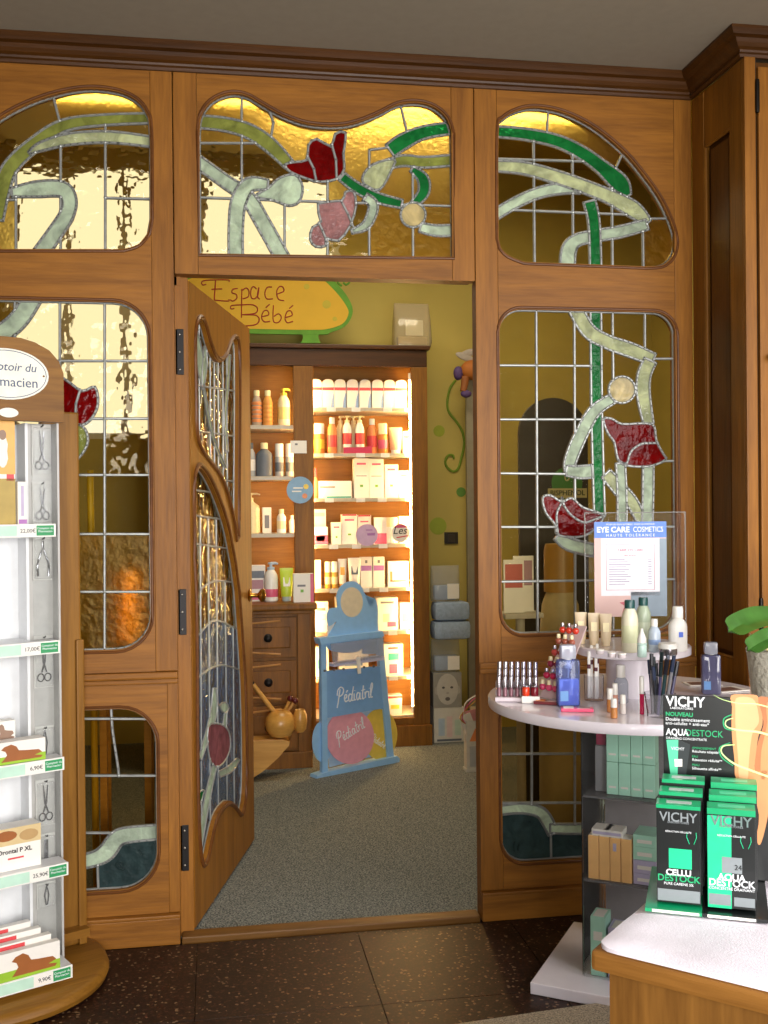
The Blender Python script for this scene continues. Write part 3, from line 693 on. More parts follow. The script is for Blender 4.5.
# ================================================================== THE DOOR
DA = math.atan2(0.97, 0.243); DL, DT, DH = 0.905, 0.04, 2.052
DO = Vector((-0.066, 0.063, 0.016))
door = struct(empty('door_1', DO, DA))
dx = Vector((math.cos(DA), math.sin(DA), 0)); dn = Vector((math.sin(DA), -math.cos(DA), 0))
def dz(pts):
    o = []
    for px, py in pts:
        p = onP(px, py, DO, dn) - DO; o.append((p.dot(dx), p.z))
    return o
def d1(pts): return dz([(180 + a/3.53, 270 + b/3.53) for a, b in pts])
def d2(pts): return dz([(180 + a/2.558, 540 + b/2.558) for a, b in pts])
dup_o = d1(cat([(62, 570), (57, 400), (55, 260), (60, 198), (72, 178), (86, 196), (102, 255), (122, 308), (142, 326), (162, 312), (178, 268), (192, 246), (204, 264), (207, 400), (205, 700), (203, 940), (194, 890), (178, 815), (156, 742), (130, 692), (100, 655), (76, 618)], 3, True))
dlo_o = d1(cat([(52, 1010), (52, 765), (58, 716), (70, 700), (88, 716), (108, 750), (128, 795), (148, 848), (168, 915), (182, 985), (192, 1040)], 3)) + d2(cat([(148, 130), (159, 280), (165, 400), (168, 560), (166, 650), (158, 694), (148, 684), (136, 670), (122, 668), (104, 686), (90, 716), (78, 765), (68, 812), (59, 820), (52, 770), (46, 600), (44, 300), (42, 110)], 3))
oak_d = wood('oak_door', C(102, 62, 13), C(156, 102, 30), 'Z')
panel_hole('leaf', (0.0, DL, 0.0, DH), [dup_o, dlo_o], oak_d, door, 0.0, DT)
for o_ in (dup_o, dlo_o): bead(o_, door, 'moulding', -0.001, 0.012, 0.008); bead(o_, door, 'moulding', DT+0.001, 0.012, 0.008)
G['blue'] = clearglass('glass_grey_blue', (0.72, 0.80, 0.90), 0.05, 0.4, 16, mix=0.22, mixcol=C(140, 160, 196))
G['rose'] = clearglass('glass_rose', (0.85, 0.5, 0.52), 0.05, 0.4, 30, mix=0.55, mixcol=C(190, 120, 128))
dsh1 = [(d1(ribbon([(68, 190), (78, 260), (92, 350), (98, 420)], [10, 22, 26, 8])), 'mint'), (d1(ribbon([(98, 400), (118, 520), (142, 620), (176, 700)], [5, 8, 8, 8])), 'pale'),
        (d1(ribbon([(106, 270), (104, 340), (98, 410)], [8, 16, 6])), 'mint'), (d1(ribbon([(190, 300), (182, 420), (176, 520), (182, 640)], [8, 9, 8, 8])), 'pale')]
dl1 = [d1([(x, 150), (x+3, 1000)]) for x in (84, 122, 136, 150, 166, 180)] + [d1([(30, y), (230, y+30)]) for y in (400, 560, 720)]
glasswin(door, dup_o, dl1, dsh1, lambda x, z: 'ripple', lambda u, y, v: (u, DT/2+y, v), cw=0.0062)
dsh2 = [(d2(ribbon([(60, 800), (75, 700), (95, 600), (122, 490), (128, 440)], [12, 14, 12, 10, 6])), 'mint'), (d2(ribbon([(64, 560), (82, 500), (98, 440), (100, 380)], [8, 12, 16, 8])), 'mint'),
        (d2(ribbon([(50, 700), (62, 660), (72, 640)], [8, 14, 6])), 'emerald'), (d2(cat([(84, 480), (112, 470), (136, 490), (138, 540), (112, 580), (88, 560)], 3, True)), 'rose'),
        (d2(ribbon([(112, 600), (140, 585), (160, 560)], [14, 16, 8])), 'mint'), (d2(cat([(112, 425), (128, 415), (136, 430), (126, 444)], 2, True)), 'mint')]
dl2 = [d2(cat([(40, 270), (75, 225), (105, 205), (160, 230)], 3)), d2(cat([(40, 370), (80, 335), (120, 320), (170, 335)], 3)), d2(cat([(60, 130), (100, 105), (160, 110)], 3)), d2([(64, -80), (68, 800)]), d2([(84, -80), (90, 800)]), d2([(104, -80), (110, 700)]), d2([(126, 60), (132, 690)]), d2([(146, 130), (150, 690)])] + [d1([(30, y), (230, y+30)]) for y in (770, 860, 960)]
zb_ = d2([(80, 260)])[0][1]
glasswin(door, dlo_o, dl2, dsh2, lambda x, z: 'blue' if z < zb_ else 'ripple', lambda u, y, v: (u, DT/2+y, v), cw=0.0062)
brass = pm('brass', C(190, 140, 60), 0.25, 1.0, vary=0.05); iron = pm('black_iron', C(34, 32, 32), 0.45, 0.7)
kz = 0.985
for sy in (-1, 1):
    kn = MB().lathe([(0.024, 0), (0.026, 0.004), (0.012, 0.008), (0.009, 0.014), (0.009, 0.034), (0.016, 0.040), (0.025, 0.046), (0.027, 0.054), (0.022, 0.062), (0.012, 0.066), (0.002, 0.067)], 18).build('door_knob', brass, door, True, (DL-0.055, -0.0005 if sy < 0 else DT+0.0005, kz), (PI/2 if sy < 0 else -PI/2, 0, 0))
B(DL-0.0005, DL+0.002, 0.01, 0.03, kz-0.09, kz+0.09).build('lock_plate', brass, door)
for py in (352, 612, 848):
    z = onY(180, py, 0.05).z
    h = B(-0.110, -0.084, 0.0455, 0.0498, z-0.072, z+0.072, 0.001); 
    ho = h.build('hinge', iron, part)
    sc = MB()
    for q in (-0.055, 0.0, 0.055): sc.sphere((-0.097, 0.0455, z+q), 0.004, 1, 0.4, 1, 8, 4)
    sc.build('screw', pm('screw_steel', C(150, 145, 135), 0.3, 1.0), ho, True)
# ================================================================== BABY CORNER FURNITURE
def XB(px, Y, py=480): return onY(px, py, Y).x
FY = 2.5
oak_b = wood('oak_shelving', C(90, 55, 10), C(148, 98, 26), 'Z'); oak_bh = wood('oak_shelving_back', C(140, 92, 24), C(186, 130, 44), 'X')
shelf_w = pm('shelf_white', C(224, 216, 200), 0.45); strip_w = pm('price_strip', C(190, 178, 156), 0.4)
tube_m = emis('warm_tube_glow', (1.0, 0.62, 0.23), 135.0)
lc = thing('shelf_cabinet', 'oak wall cabinet with two bays of lit shelves full of baby products', 'cabinet', (0.8, FY, 0))
ox = 0.8
LX0, LX1, RX0, RX1, RX2 = -0.30, 0.447, 0.557, 1.109, 1.20
def lb(x0, x1, y0, y1, z0, z1, b=0.0): return B(x0-ox, x1-ox, y0-FY, y1-FY, z0, z1, b)
lb(LX0, RX2, BY-0.03, BY-0.002, 0.02, 2.25).build('back_panel', oak_bh, lc)
lb(LX1, RX0, FY, FY+0.03, 0.0, 2.13, 0.003).build('stile', oak_b, lc)
lb(RX1, RX2, FY, FY+0.03, 0.0, 2.13, 0.003).build('stile', oak_b, lc)
lb(LX0, RX2, FY, FY+0.03, 2.131, 2.225, 0.003).build('top_rail', oak_dk, lc)
lb(LX0, RX2+0.015, FY-0.02, BY-0.002, 2.226, 2.25, 0.006).build('top_board', oak_dk, lc)
lb(RX2-0.022, RX2, FY+0.031, BY-0.031, 0.0, 2.225).build('side_panel', oak_b, lc)
lb(0.49, 0.514, FY+0.031, BY-0.031, 0.0, 2.225).build('partition', oak_b, lc)
lb(LX0, LX0+0.02, FY+0.0, BY-0.031, 0.86, 2.13).build('side_panel', oak_b, lc)
lb(LX1+0.01, RX2+0.01, FY-0.012, FY-0.0005, 0.0, 0.12, 0.004).build('plinth', oak_b, lc)
lb(RX0, RX1, FY+0.004, FY+0.03, 0.121, 0.16).build('bottom_rail', oak_b, lc)
RS = [1.904, 1.648, 1.397, 1.136, 0.89, 0.645, 0.389, 0.166]
for z in RS:
    s = lb(0.5145, RX2-0.0225, FY+0.055, BY-0.031, z-0.018, z).build('shelf', shelf_w, lc)
    lb(RX0+0.004, RX1-0.03, FY+0.047, FY+0.0545, z-0.018, z+0.001, 0.001).build('price_strip', strip_w, s)
    for q in range(3):
        x = RX0 + 0.09 + q*0.15 + random.uniform(-0.03, 0.03); lb(x, x+0.05, FY+0.045, FY+0.0465, z-0.022, z+0.002).build('price_tag', pm('tag_paper', C(240, 238, 232), 0.6), s)
LS = [1.802, 1.520, 1.204]
for z in LS:
    s = lb(LX0+0.021, 0.4895, FY+0.035, BY-0.031, z-0.018, z).build('shelf', shelf_w, lc)
    lb(LX0+0.021, LX1-0.002, FY+0.026, FY+0.0345, z-0.02, z+0.002, 0.001).build('price_strip', strip_w, s)
def lamp(x, y, z0, z1, tube_m=tube_m):
    t = MB().tube([(x-ox, y-FY, z0), (x-ox, y-FY, z1)], 0.009, 8).build('lamp_tube', tube_m, lc, True)
    for z in (z0, z1): MB().lathe([(0.013, -0.02), (0.013, 0.02)], 10, (x-ox, y-FY, z)).build('lamp_cap', pm('lamp_white', C(230, 230, 225), 0.4), t, True)
lamp(RX1+0.003, FY+0.041, 0.20, 2.08)
lamp(LX1+0.018, FY+0.045, 0.90, 2.08, emis('warm_tube_glow_soft', (1.0, 0.62, 0.23), 45.0))
lamp(RX0-0.014, FY+0.041, 0.20, 2.08, emis('added_fill_tube_glow', (1.0, 0.62, 0.23), 85.0))  # unseen tube added to fill the dim side of the lit bay
# drawer chest under the left bay
dc = thing('drawer_chest', 'oak chest of drawers with dark round knobs under the shampoo shelves', 'drawers', (0.1, 2.12, 0))
CT = 0.853
B(-0.4, 0.385, 0.018, 0.365, 0.09, CT-0.035).build('carcass', oak_cab, dc)
B(0.327, 0.395, 0.0, 0.018, 0.06, CT-0.035, 0.003).build('stile', oak_cab, dc)
B(-0.42, 0.43, -0.03, 0.366, CT-0.034, CT, 0.010).build('worktop', oak_cab, dc)
B(-0.41, 0.41, -0.012, 0.366, CT-0.055, CT-0.035, 0.006).build('moulding', oak_cab, dc)
B(-0.40, 0.40, -0.008, 0.30, 0.0, 0.088, 0.005).build('plinth', oak_cab, dc)
for z0, z1 in ((0.575, 0.785), (0.345, 0.560), (0.105, 0.330)):
    d = B(-0.35, 0.322, -0.004, 0.0175, z0, z1, 0.004).build('drawer', oak_cab, dc)
    B(-0.29, 0.29, -0.011, -0.0045, z0+0.05, z1-0.05, 0.006).build('raised_field', oak_cab, d)
    fr = MB()
    for z in (z0+0.03, z1-0.03): fr.tube([(-0.31, -0.006, z), (0.1, -0.006, z), (0.24, -0.006, z+(0.012 if z > z0+0.05 else -0.012))], 0.006, 8)
    fr.build('carved_bead', pm('pale_bead', C(176, 124, 66), 0.3), d, True)
    MB().lathe([(0.020, 0), (0.022, 0.003), (0.010, 0.006), (0.009, 0.014), (0.019, 0.019), (0.02, 0.026), (0.012, 0.033), (0.002, 0.035)], 16).build('knob', iron, d, True, (0.175, -0.0115, (z0+z1)/2), (PI/2, 0, 0))
# Espace Bebe board above the cabinet
ZS = lambda a, b: wz(180 + a/4.267, 270 + b/4.267, 2.62)
sg = thing('sign_board', 'yellow oval sign with green leafy border and red lettering reading Espace Bébé', 'sign', (0.3, 2.62, 2.2505))
def sl(pts): return [(x-0.3, z-2.2505) for x, z in [ZS(a, b) for a, b in pts]]
green_p = pm('leaf_green_paint', C(92, 150, 40), 0.7, vary=0.15, scale=14); yel_p = pm('sign_yellow', C(214, 172, 44), 0.7, vary=0.05, scale=6); red_p = pm('sign_red', C(150, 36, 24), 0.6)
outer = cat([(-60, 60), (20, 20), (120, -22), (300, -34), (480, -30), (600, 0), (680, 70), (728, 140), (735, 190), (705, 240), (640, 268), (600, 276), (300, 272), (100, 262), (-20, 230), (-70, 150)], 4, True)
innr = cat([(-40, 70), (40, 40), (140, 4), (300, -10), (470, -8), (580, 22), (660, 90), (712, 160), (716, 196), (690, 232), (630, 252), (560, 256), (300, 252), (100, 242), (-5, 212), (-45, 145)], 4, True)
MB().prism(sl(outer), lambda u, v: (u, -0.006, v), lambda u, v: (u, 0.006, v)).build('border', green_p, sg)
printed(sl(innr), -0.0062, yel_p, sg, 'face', 0.002)
zft = -0.001
MB().prism(sl([(515, 268), (525, 285), (522, 300), (512, 312), (600, 312), (592, 295), (590, 280), (604, 268)]), lambda u, v: (u, -0.005, max(v, 0.0)), lambda u, v: (u, 0.005, max(v, 0.0))).build('foot', green_p, sg)
MB().prism(sl([(90, 258), (100, 285), (96, 312), (190, 312), (180, 290), (182, 260)]), lambda u, v: (u, -0.005, max(v, 0.0)), lambda u, v: (u, 0.005, max(v, 0.0))).build('foot', green_p, sg)
strokes = [  # hand-lettered strokes, traced in the zoomed crop
    [(112, 62), (98, 66), (92, 56), (100, 48), (130, 44), (205, 44), (208, 52)], [(152, 46), (146, 130)], [(134, 84), (180, 82)], [(146, 130), (205, 134), (208, 126)],
    [(246, 80), (226, 84), (222, 98), (240, 106), (242, 122), (226, 134), (214, 128)],
    [(264, 82), (262, 205)], [(262, 92), (282, 78), (294, 92), (290, 116), (268, 124)],
    [(326, 82), (312, 72), (302, 90), (304, 118), (318, 124), (332, 108), (336, 76)], [(336, 76), (330, 112), (340, 126)],
    [(392, 74), (372, 76), (362, 100), (370, 124), (396, 124)],
    [(414, 104), (442, 92), (438, 74), (422, 74), (412, 96), (420, 126), (444, 132)],
    [(232, 164), (220, 168), (216, 158), (226, 152), (262, 150), (310, 150), (330, 164), (320, 186), (262, 192)], [(270, 192), (322, 194), (338, 212), (322, 234), (262, 240), (258, 226)],
    [(350, 200), (378, 192), (372, 174), (356, 178), (348, 204), (360, 222), (384, 220)], [(366, 162), (382, 148)],
    [(398, 152), (398, 218), (420, 224), (432, 204), (420, 188), (400, 200)],
    [(450, 204), (478, 194), (472, 176), (456, 180), (448, 208), (458, 226), (482, 220)], [(466, 166), (482, 152)]]
for st in strokes:
    q = sl(st); c3 = cat([(a, -0.009, b) for a, b in q], 5) if len(q) > 2 else [(a, -0.009, b) for a, b in q]
    MB().tube(c3, 0.0034, 6).build('lettering', red_p, sg, True)
for a, b, r in ((625, 148, 18), (540, 72, 12), (228, 30, 14), (660, 210, 10)):
    printed(sl(circ(a, b, r, 14)), -0.0085, pm('pale_olive_spot', C(186, 172, 52), 0.7), sg, 'painted_spot', 0.0008)
MB().tube([(x, -0.007, z) for x, z in sl(cat([(690, 70), (672, 52), (684, 34), (712, 34), (722, 52), (708, 64), (696, 54)], 4))], 0.006, 6).build('curl', green_p, sg, True)
# painted tendril and dots on the yellow wall
ten = tag(MB().tube([(*onY(410+a/4.875, 290+b/4.875, BY-0.004),) for a, b in cat([(222, 440), (195, 480), (182, 545), (190, 595), (225, 640), (255, 690), (264, 750), (250, 820), (235, 870), (210, 885), (182, 865), (172, 835), (185, 808), (208, 806), (214, 822)], 5)], 0.0075, 6).build('painted_tendril', pm('tendril_green', C(110, 140, 34), 0.7), None, True), 'curling green tendril hanging below the purple and orange bee', 'wall decoration')
for k, (px, py, r, w) in enumerate(((439, 431, 6, 'pale green dot on the yellow wall beside the curling tendril'), (461, 492, 5, 'green dot on the yellow wall below the curl of the tendril'), (438, 526, 9, 'large pale green dot on the yellow wall above the folded blue blanket'))):
    p = onY(px, py, BY); tag(MB().prism(circ(0, 0, r*0.0058, 18), lambda u, v: (u, -0.003, v), lambda u, v: (u, -0.0005, v)).build('painted_dot', pm('dot_green_%d' % k, (C(150, 160, 50), C(96, 140, 60), C(156, 170, 60))[k], 0.8), loc=(p.x, BY, p.z)), w, 'wall decoration')
# bee
bp_ = onY(470, 370, 2.62)
bee = thing('toy_bee', 'purple and orange striped bee figure with grey wings above the green tendril', 'figure', (bp_.x, 2.62, bp_.z))
orange = pm('bee_orange', C(176, 104, 36), 0.7); purple = pm('bee_purple', C(86, 64, 116), 0.7)
bd = MB().sphere((0.02, 0, 0), 0.062, 1.25, 0.7, 0.95, 18, 10).build('body', orange, bee, True)
MB().sphere((0.038, 0, 0), 0.0635, 0.28, 0.73, 0.99, 18, 8).build('stripe', purple, bd, True)
MB().sphere((-0.07, 0, -0.02), 0.036, 0.8, 0.8, 1.15, 14, 8).build('head', purple, bee, True)
MB().tube([(-0.03, -0.01, -0.04), (-0.035, -0.012, -0.08), (-0.045, -0.014, -0.125)], [0.024, 0.022, 0.018], 10).build('leg', pm('bee_brown', C(150, 90, 44), 0.7), bee, True)
MB().sphere((-0.028, -0.016, -0.14), 0.03, 1.1, 0.7, 0.75, 14, 8).build('foot', purple, bee, True)
for a in ((-0.02, 0.075, 0.35), (0.01, 0.10, -0.25)):
    MB().sphere((0, 0, 0), 0.05, 1.15, 0.14, 0.42, 14, 8).build('wing', pm('bee_wing', C(170, 160, 150), 0.6), bee, True, (a[0]-0.01, 0.0, a[1]), (0, a[2], 0))
MB().tube([(0.03, 0.02, 0.04), (0.03, 0.255, 0.06)], 0.005, 6).build('wall_peg', iron, bee)
# pale upright post and light switch
pp = onZ(472, 748, 0.0); 
post = thing('upright_rail', 'pale grey slotted shelf upright against the yellow wall under the bee', 'shelf upright', (XB(470.5, 2.70), 2.70, 0.0045))
zt = onY(472, 380, 2.70).z
up = MB(); up.box(-0.026, 0.026, -0.012, 0.012, 0, zt); up.box(-0.026, -0.016, -0.02, -0.012, 0, zt); up.box(0.016, 0.026, -0.02, -0.012, 0, zt); up.build('post', pm('pale_grey_metal', C(160, 152, 130), 0.4, 0.3), post)
B(-0.05, 0.05, -0.06, 0.1, 0.0, 0.02, 0.003).build('foot', pm('pale_grey_metal', C(160, 152, 130), 0.4, 0.3), post)
p = onY(451, 538, BY)
sw_ = thing('light_switch', 'small black square switch plate on the yellow wall', 'switch', (p.x, BY, p.z-0.035))
B(-0.042, 0.042, -0.010, 0.0, 0, 0.07, 0.002).build('plate', pm('switch_black', C(44, 36, 26), 0.4), sw_); B(-0.02, 0.02, -0.014, -0.0105, 0.012, 0.058, 0.002).build('rocker', pm('switch_rocker', C(60, 50, 36), 0.4), sw_)
# ================================================================== PRODUCT BUILDERS
white_pl = pm('white_plastic', C(236, 234, 228), 0.35); white_card = pm('white_card', C(238, 234, 226), 0.55, vary=0.02)
def bottle(name, label, loc, h, r, body, cap, kind='cap', sx=1.0, rz=0.0, band=None, group=None, capr=0.55, caph=0.18, cat_='bottle', seg=16, bz=(0.22, 0.62)):
    """lathe-built bottle: straight or oval body, shoulder, neck; screw cap / flip cap / pump"""
    t = thing(name, label, cat_, loc, rz, group)
    ch = h*caph; bh = h-ch; nr = r*capr
    sy = 1.0/sx if sx > 1 else 1.0
    MB().lathe([(r*0.86, 0), (r, h*0.03), (r, bh*0.74), (r*0.93, bh*0.84), (nr*1.15, bh*0.95), (nr*0.85, bh), (nr*0.85, bh+ch*0.15)], seg, sx=1.0, sy=sy*0.98).build('body', body, t, True)
    if kind == 'cap': MB().lathe([(nr, bh), (nr, bh+ch*0.85), (nr*0.9, h)], seg).build('cap', cap, t, True)
    elif kind == 'flip': MB().lathe([(r*0.98, bh*0.86), (r*0.98, h*0.97), (r*0.9, h)], seg, sy=sy*0.98).build('cap', cap, t, True)
    elif kind == 'cone': MB().lathe([(nr, bh), (nr*0.95, bh+ch*0.35), (nr*0.35, bh+ch*0.8), (nr*0.25, h)], seg).build('nozzle', cap, t, True)
    elif kind == 'pump':
        MB().lathe([(nr, bh), (nr, bh+ch*0.35), (nr*0.4, bh+ch*0.4), (nr*0.35, bh+ch*0.75)], seg).build('collar', cap, t, True)
        p = MB(); p.lathe([(nr*0.7, bh+ch*0.75), (nr*0.8, bh+ch*0.8), (nr*0.8, h), (nr*0.5, h+0.001)], 12)
        p.tube([(0, 0, bh+ch*0.9), (r*0.7, 0, bh+ch*0.92), (r*1.05, 0, bh+ch*0.8)], [nr*0.4, nr*0.35, nr*0.25], 8); p.build('pump_head', cap, t, True)
    if band:
        rr = r*1.008
        MB().lathe([(rr*0.99, bh*bz[0]), (rr, bh*bz[0]+0.001), (rr, bh*bz[1]-0.001), (rr*0.99, bh*bz[1])], seg, sy=sy*0.98).build('paper_label', band, t, True)
    return t
def carton(name, label, loc, w, d, h, mat, prints=(), rz=0.0, group=None, cat_='box', lift=0.0):
    """folding carton: body with bevelled edges, tuck flap line and printed fields (x0,x1,z0,z1 as fractions of the front)"""
    t = thing(name, label, cat_, loc, rz, group)
    B(-w/2, w/2, 0, d, 0, h, min(w, h, d)*0.02).build('box_body', mat, t, fix=False)
    B(-w*0.44, w*0.44, d*0.04, d*0.5, h, h+0.0006).build('tuck_flap', mat, t, fix=False)
    for (a, b, c, e, m) in prints:
        B(w*(a-0.5), w*(b-0.5), -0.0006, -0.0001, h*c, h*e).build('print', m, t, fix=False)
    return t
def tubepack(name, label, loc, w, h, mat, cap, rz=0.0, group=None, band=None, cat_='tube'):
    """squeeze tube standing on its cap: round at the bottom, crimped flat on top"""
    t = thing(name, label, cat_, loc, rz, group)
    ch = h*0.14; n = 14; mb = MB(); levels = [(0.0, 0.30), (0.08, 0.34), (0.5, 0.22), (0.85, 0.09), (0.94, 0.03), (1.0, 0.03)]
    for f, dp in levels:
        ww = w*(0.40+0.10*f)
        for i in range(n):
            a = 2*PI*i/n; mb.v.append((ww*math.cos(a), w*dp*math.sin(a), ch+(h-ch)*f))
    for j in range(len(levels)-1):
        for i in range(n): mb.f.append((j*n+i, j*n+(i+1) % n, (j+1)*n+(i+1) % n, (j+1)*n+i))
    mb.f += [tuple(range(n)), tuple((len(levels)-1)*n+i for i in range(n))]
    mb.build('body', mat, t, True)
    MB().lathe([(w*0.32, 0), (w*0.33, ch*0.1), (w*0.34, ch)], 16, sy=0.85).build('cap', cap, t, True)
    if band: 
        b = MB().prism([(-w*0.25, h*0.45), (w*0.25, h*0.45), (w*0.25, h*0.72), (-w*0.25, h*0.72)], lambda u, v: (u, -w*(0.24-0.13*(v/h-0.45)/0.27)-0.004+abs(u)*0.12, v), lambda u, v: (u, 0, v)); b.build('paper_label', band, t)
    return t
def M_(n, *c): return pm(n, C(*c), 0.45)
pinkM, purpM, blueM, orgM = M_('ink_pink', 214, 92, 128), M_('ink_purple', 170, 110, 180), M_('ink_blue', 140, 166, 208), M_('ink_orange', 226, 138, 80)
greenM, redM, greyM, yelM, tealM = M_('ink_green', 120, 180, 60), M_('ink_red', 212, 70, 74), M_('ink_grey', 120, 120, 124), M_('ink_yellow', 232, 200, 70), M_('ink_teal', 60, 160, 150)
creamP, amberP, slateP = M_('cream_plastic', 240, 226, 180), M_('amber_plastic', 214, 130, 60), M_('slate_plastic', 96, 104, 116)
def at(px, Y, z): return (XB(px, Y), Y, z+0.0008)
# ---- lit bay, shelf by shelf (top first)
Yp = 2.60
z = RS[0]; g_ = 'white diaper packs on the top lit shelf'
for i, px in enumerate((317, 329, 341, 353.5, 366, 378.5, 390.5, 402)):
    t = thing('diaper_pack', 'white pack with red stripe and blue curved corner on the top lit shelf', 'pack', at(px, Yp, z), 0, g_)
    w, h = 0.0655, 0.165
    prof_ = [(-w/2, 0), (w/2, 0)] + cat([(w/2, h*0.25), (w/2, h*0.8), (w*0.36, h*0.96), (0, h), (-w*0.36, h*0.96), (-w/2, h*0.8), (-w/2, h*0.25)], 3)
    MB().prism(prof_, lambda u, v: (u, 0, v), lambda u, v: (u, 0.16, v)).build('wrapper', white_card, t)
    printed([(-w/2, h*0.62), (w/2, h*0.62), (w/2, h*0.72), (-w/2, h*0.72)], -0.0002, redM, t)
    printed([(w*0.5, 0.004), (w*0.5, h*0.52)] + cat([(w*0.46, h*0.52), (w*0.30, h*0.3), (w*0.22, 0.004)], 3), -0.0002, blueM, t)
z = RS[1]
bottle('cleansing_bottle', 'orange bottle with white cap on the second lit shelf, nearest the shampoo bay', at(319.5, Yp, z), 0.17, 0.030, amberP, white_pl, 'flip', band=yelM, caph=0.24)
bottle('oil_bottle', 'slim red-orange bottle with small white cap beside the pump bottles', at(332.5, Yp, z), 0.205, 0.028, orgM, white_pl, 'cap', band=redM)
for i, px in enumerate((341, 354)):
    bottle('pump_bottle', 'cream pump bottle standing behind the red-labelled pump bottles', at(px, Yp+0.09, z), 0.22, 0.026, creamP, creamP, 'pump', band=None, group='cream pump bottles on the second lit shelf')
for i, px in enumerate((347.5, 360)):
    bottle('pump_bottle', 'white pump bottle with red round label on the second lit shelf', at(px, Yp, z), 0.215, 0.027, white_pl, creamP, 'pump', band=redM, group='red-labelled pump bottles', bz=(0.3, 0.66))
bottle('oil_bottle', 'slim red bottle with white cap right of the pump bottles', at(372.5, Yp+0.01, z), 0.20, 0.030, orgM, white_pl, 'cap', band=redM)
bottle('cleansing_bottle', 'pale orange bottle with pink label and broad white cap on the second lit shelf', at(383, Yp, z), 0.172, 0.027, amberP, creamP, 'flip', band=pinkM, caph=0.26)
tubepack('cream_tube', 'white and peach squeeze tube on the second lit shelf', at(396, Yp, z), 0.078, 0.15, pm('peach_plastic', C(238, 190, 150), 0.4), white_pl)
carton('carton', 'plain cream carton on the second lit shelf, nearest the yellow wall', at(407, Yp+0.02, z), 0.045, 0.05, 0.13, white_card, [(0.1, 0.9, 0.7, 0.8, orgM)])
pc = thing('shelf_talker', 'crimson card wedge standing in front of the pump bottles', 'card', at(358, 2.562, z))
MB().prism([(-0.08, 0), (0.08, 0), (0.08, 0.042), (0.03, 0.036), (-0.08, 0.034)], lambda u, v: (u, -0.004, v), lambda u, v: (u, 0.004, v)).build('card', pm('crimson_card', C(196, 36, 80), 0.5), pc)
B(-0.07, 0.07, 0.004, 0.012, 0, 0.01).build('card_foot', pm('crimson_card', C(196, 36, 80), 0.5), pc)
z = RS[2]
bottle('spray_stick', 'thin orange-red stick on the third lit shelf, nearest the shampoo bay', at(315.5, Yp, z), 0.17, 0.014, orgM, redM, 'cap', caph=0.3)
carton('carton', 'wide low white carton with teal strip on the third lit shelf', at(335, Yp, z), 0.19, 0.10, 0.098, white_card, [(0.25, 0.98, 0.02, 0.12, tealM), (0.05, 0.5, 0.6, 0.7, greyM)])
for i, (px, w, h) in enumerate(((361.5, 0.086, 0.225), (376.5, 0.084, 0.222))):
    carton('carton', 'tall white carton with pink heading and green leaf on the third lit shelf', at(px, Yp, z), w, 0.07, h, white_card, [(0.2, 0.8, 0.84, 0.89, pinkM), (0.4, 0.6, 0.28, 0.34, greenM), (0.15, 0.85, 0.55, 0.57, greyM)], group='tall white cartons with a green leaf')
carton('carton', 'medium white carton with pink heading, shorter than the tall ones beside it', at(391.5, Yp, z), 0.078, 0.07, 0.19, white_card, [(0.2, 0.8, 0.82, 0.88, pinkM), (0.4, 0.6, 0.34, 0.4, greenM)])
carton('carton', 'plain overlit white carton on the third lit shelf, nearest the yellow wall', at(404, Yp+0.015, z), 0.062, 0.06, 0.155, white_card, [(0.2, 0.8, 0.8, 0.85, yelM)])
z = RS[3]
carton('carton', 'pink and white carton on the fourth lit shelf, nearest the shampoo bay', at(320, Yp, z), 0.082, 0.05, 0.10, white_card, [(0.0, 1.0, 0.02, 0.55, pinkM), (0.2, 0.8, 0.2, 0.5, white_card)])
carton('carton', 'white carton standing on edge behind the pink one on the fourth lit shelf', at(319, Yp+0.07, z), 0.075, 0.05, 0.20, white_card, [(0.1, 0.9, 0.8, 0.9, creamP)])
carton('carton', 'small white carton with green mark on the fourth lit shelf', at(336, Yp, z), 0.055, 0.05, 0.125, white_card, [(0.2, 0.8, 0.75, 0.82, pinkM), (0.4, 0.6, 0.3, 0.38, greenM)])
carton('carton', 'larger white carton with pink top edge beside the lilac disc', at(349, Yp+0.01, z), 0.088, 0.06, 0.17, white_card, [(0.05, 0.95, 0.95, 1.0, redM), (0.2, 0.8, 0.78, 0.84, pinkM), (0.4, 0.6, 0.3, 0.36, greenM)])
carton('carton', 'white carton behind the lilac disc on the fourth lit shelf', at(364, Yp+0.02, z), 0.078, 0.06, 0.165, white_card, [(0.05, 0.95, 0.95, 1.0, redM), (0.2, 0.8, 0.75, 0.8, pinkM)])
carton('carton', 'magenta and white carton between the two round signs', at(380, Yp+0.01, z), 0.07, 0.05, 0.15, white_card, [(0.0, 1.0, 0.0, 0.4, pinkM)])
bottle('jar', 'white tub right of the magenta carton on the fourth lit shelf', at(391.5, Yp+0.02, z), 0.15, 0.035, white_pl, creamP, 'flip', caph=0.25)
carton('carton', 'white carton behind the pink-rimmed round sign', at(403.5, Yp+0.02, z), 0.06, 0.05, 0.155, white_card, [(0.1, 0.9, 0.8, 0.9, creamP)])
def disc(name, label, px, py, Y, r, mat, prints, cat_='sign'):
    p = onY(px, py, Y); t = thing(name, label, cat_, (p.x, Y, p.z-r))
    MB().lathe([(r, -0.002), (r, 0.002)], 28).build('disc', mat, t, False, (0, 0, r), (PI/2, 0, 0))
    for poly, m in prints: printed([(a*r, r+b*r) for a, b in poly], -0.0022, m, t)
    B(-0.006, 0.006, 0.002, 0.0042, 0.0, 0.03).build('clip', pm('clip_plastic', C(220, 220, 220), 0.3), t)
    return t
lilac = M_('lilac_card', 206, 170, 206)
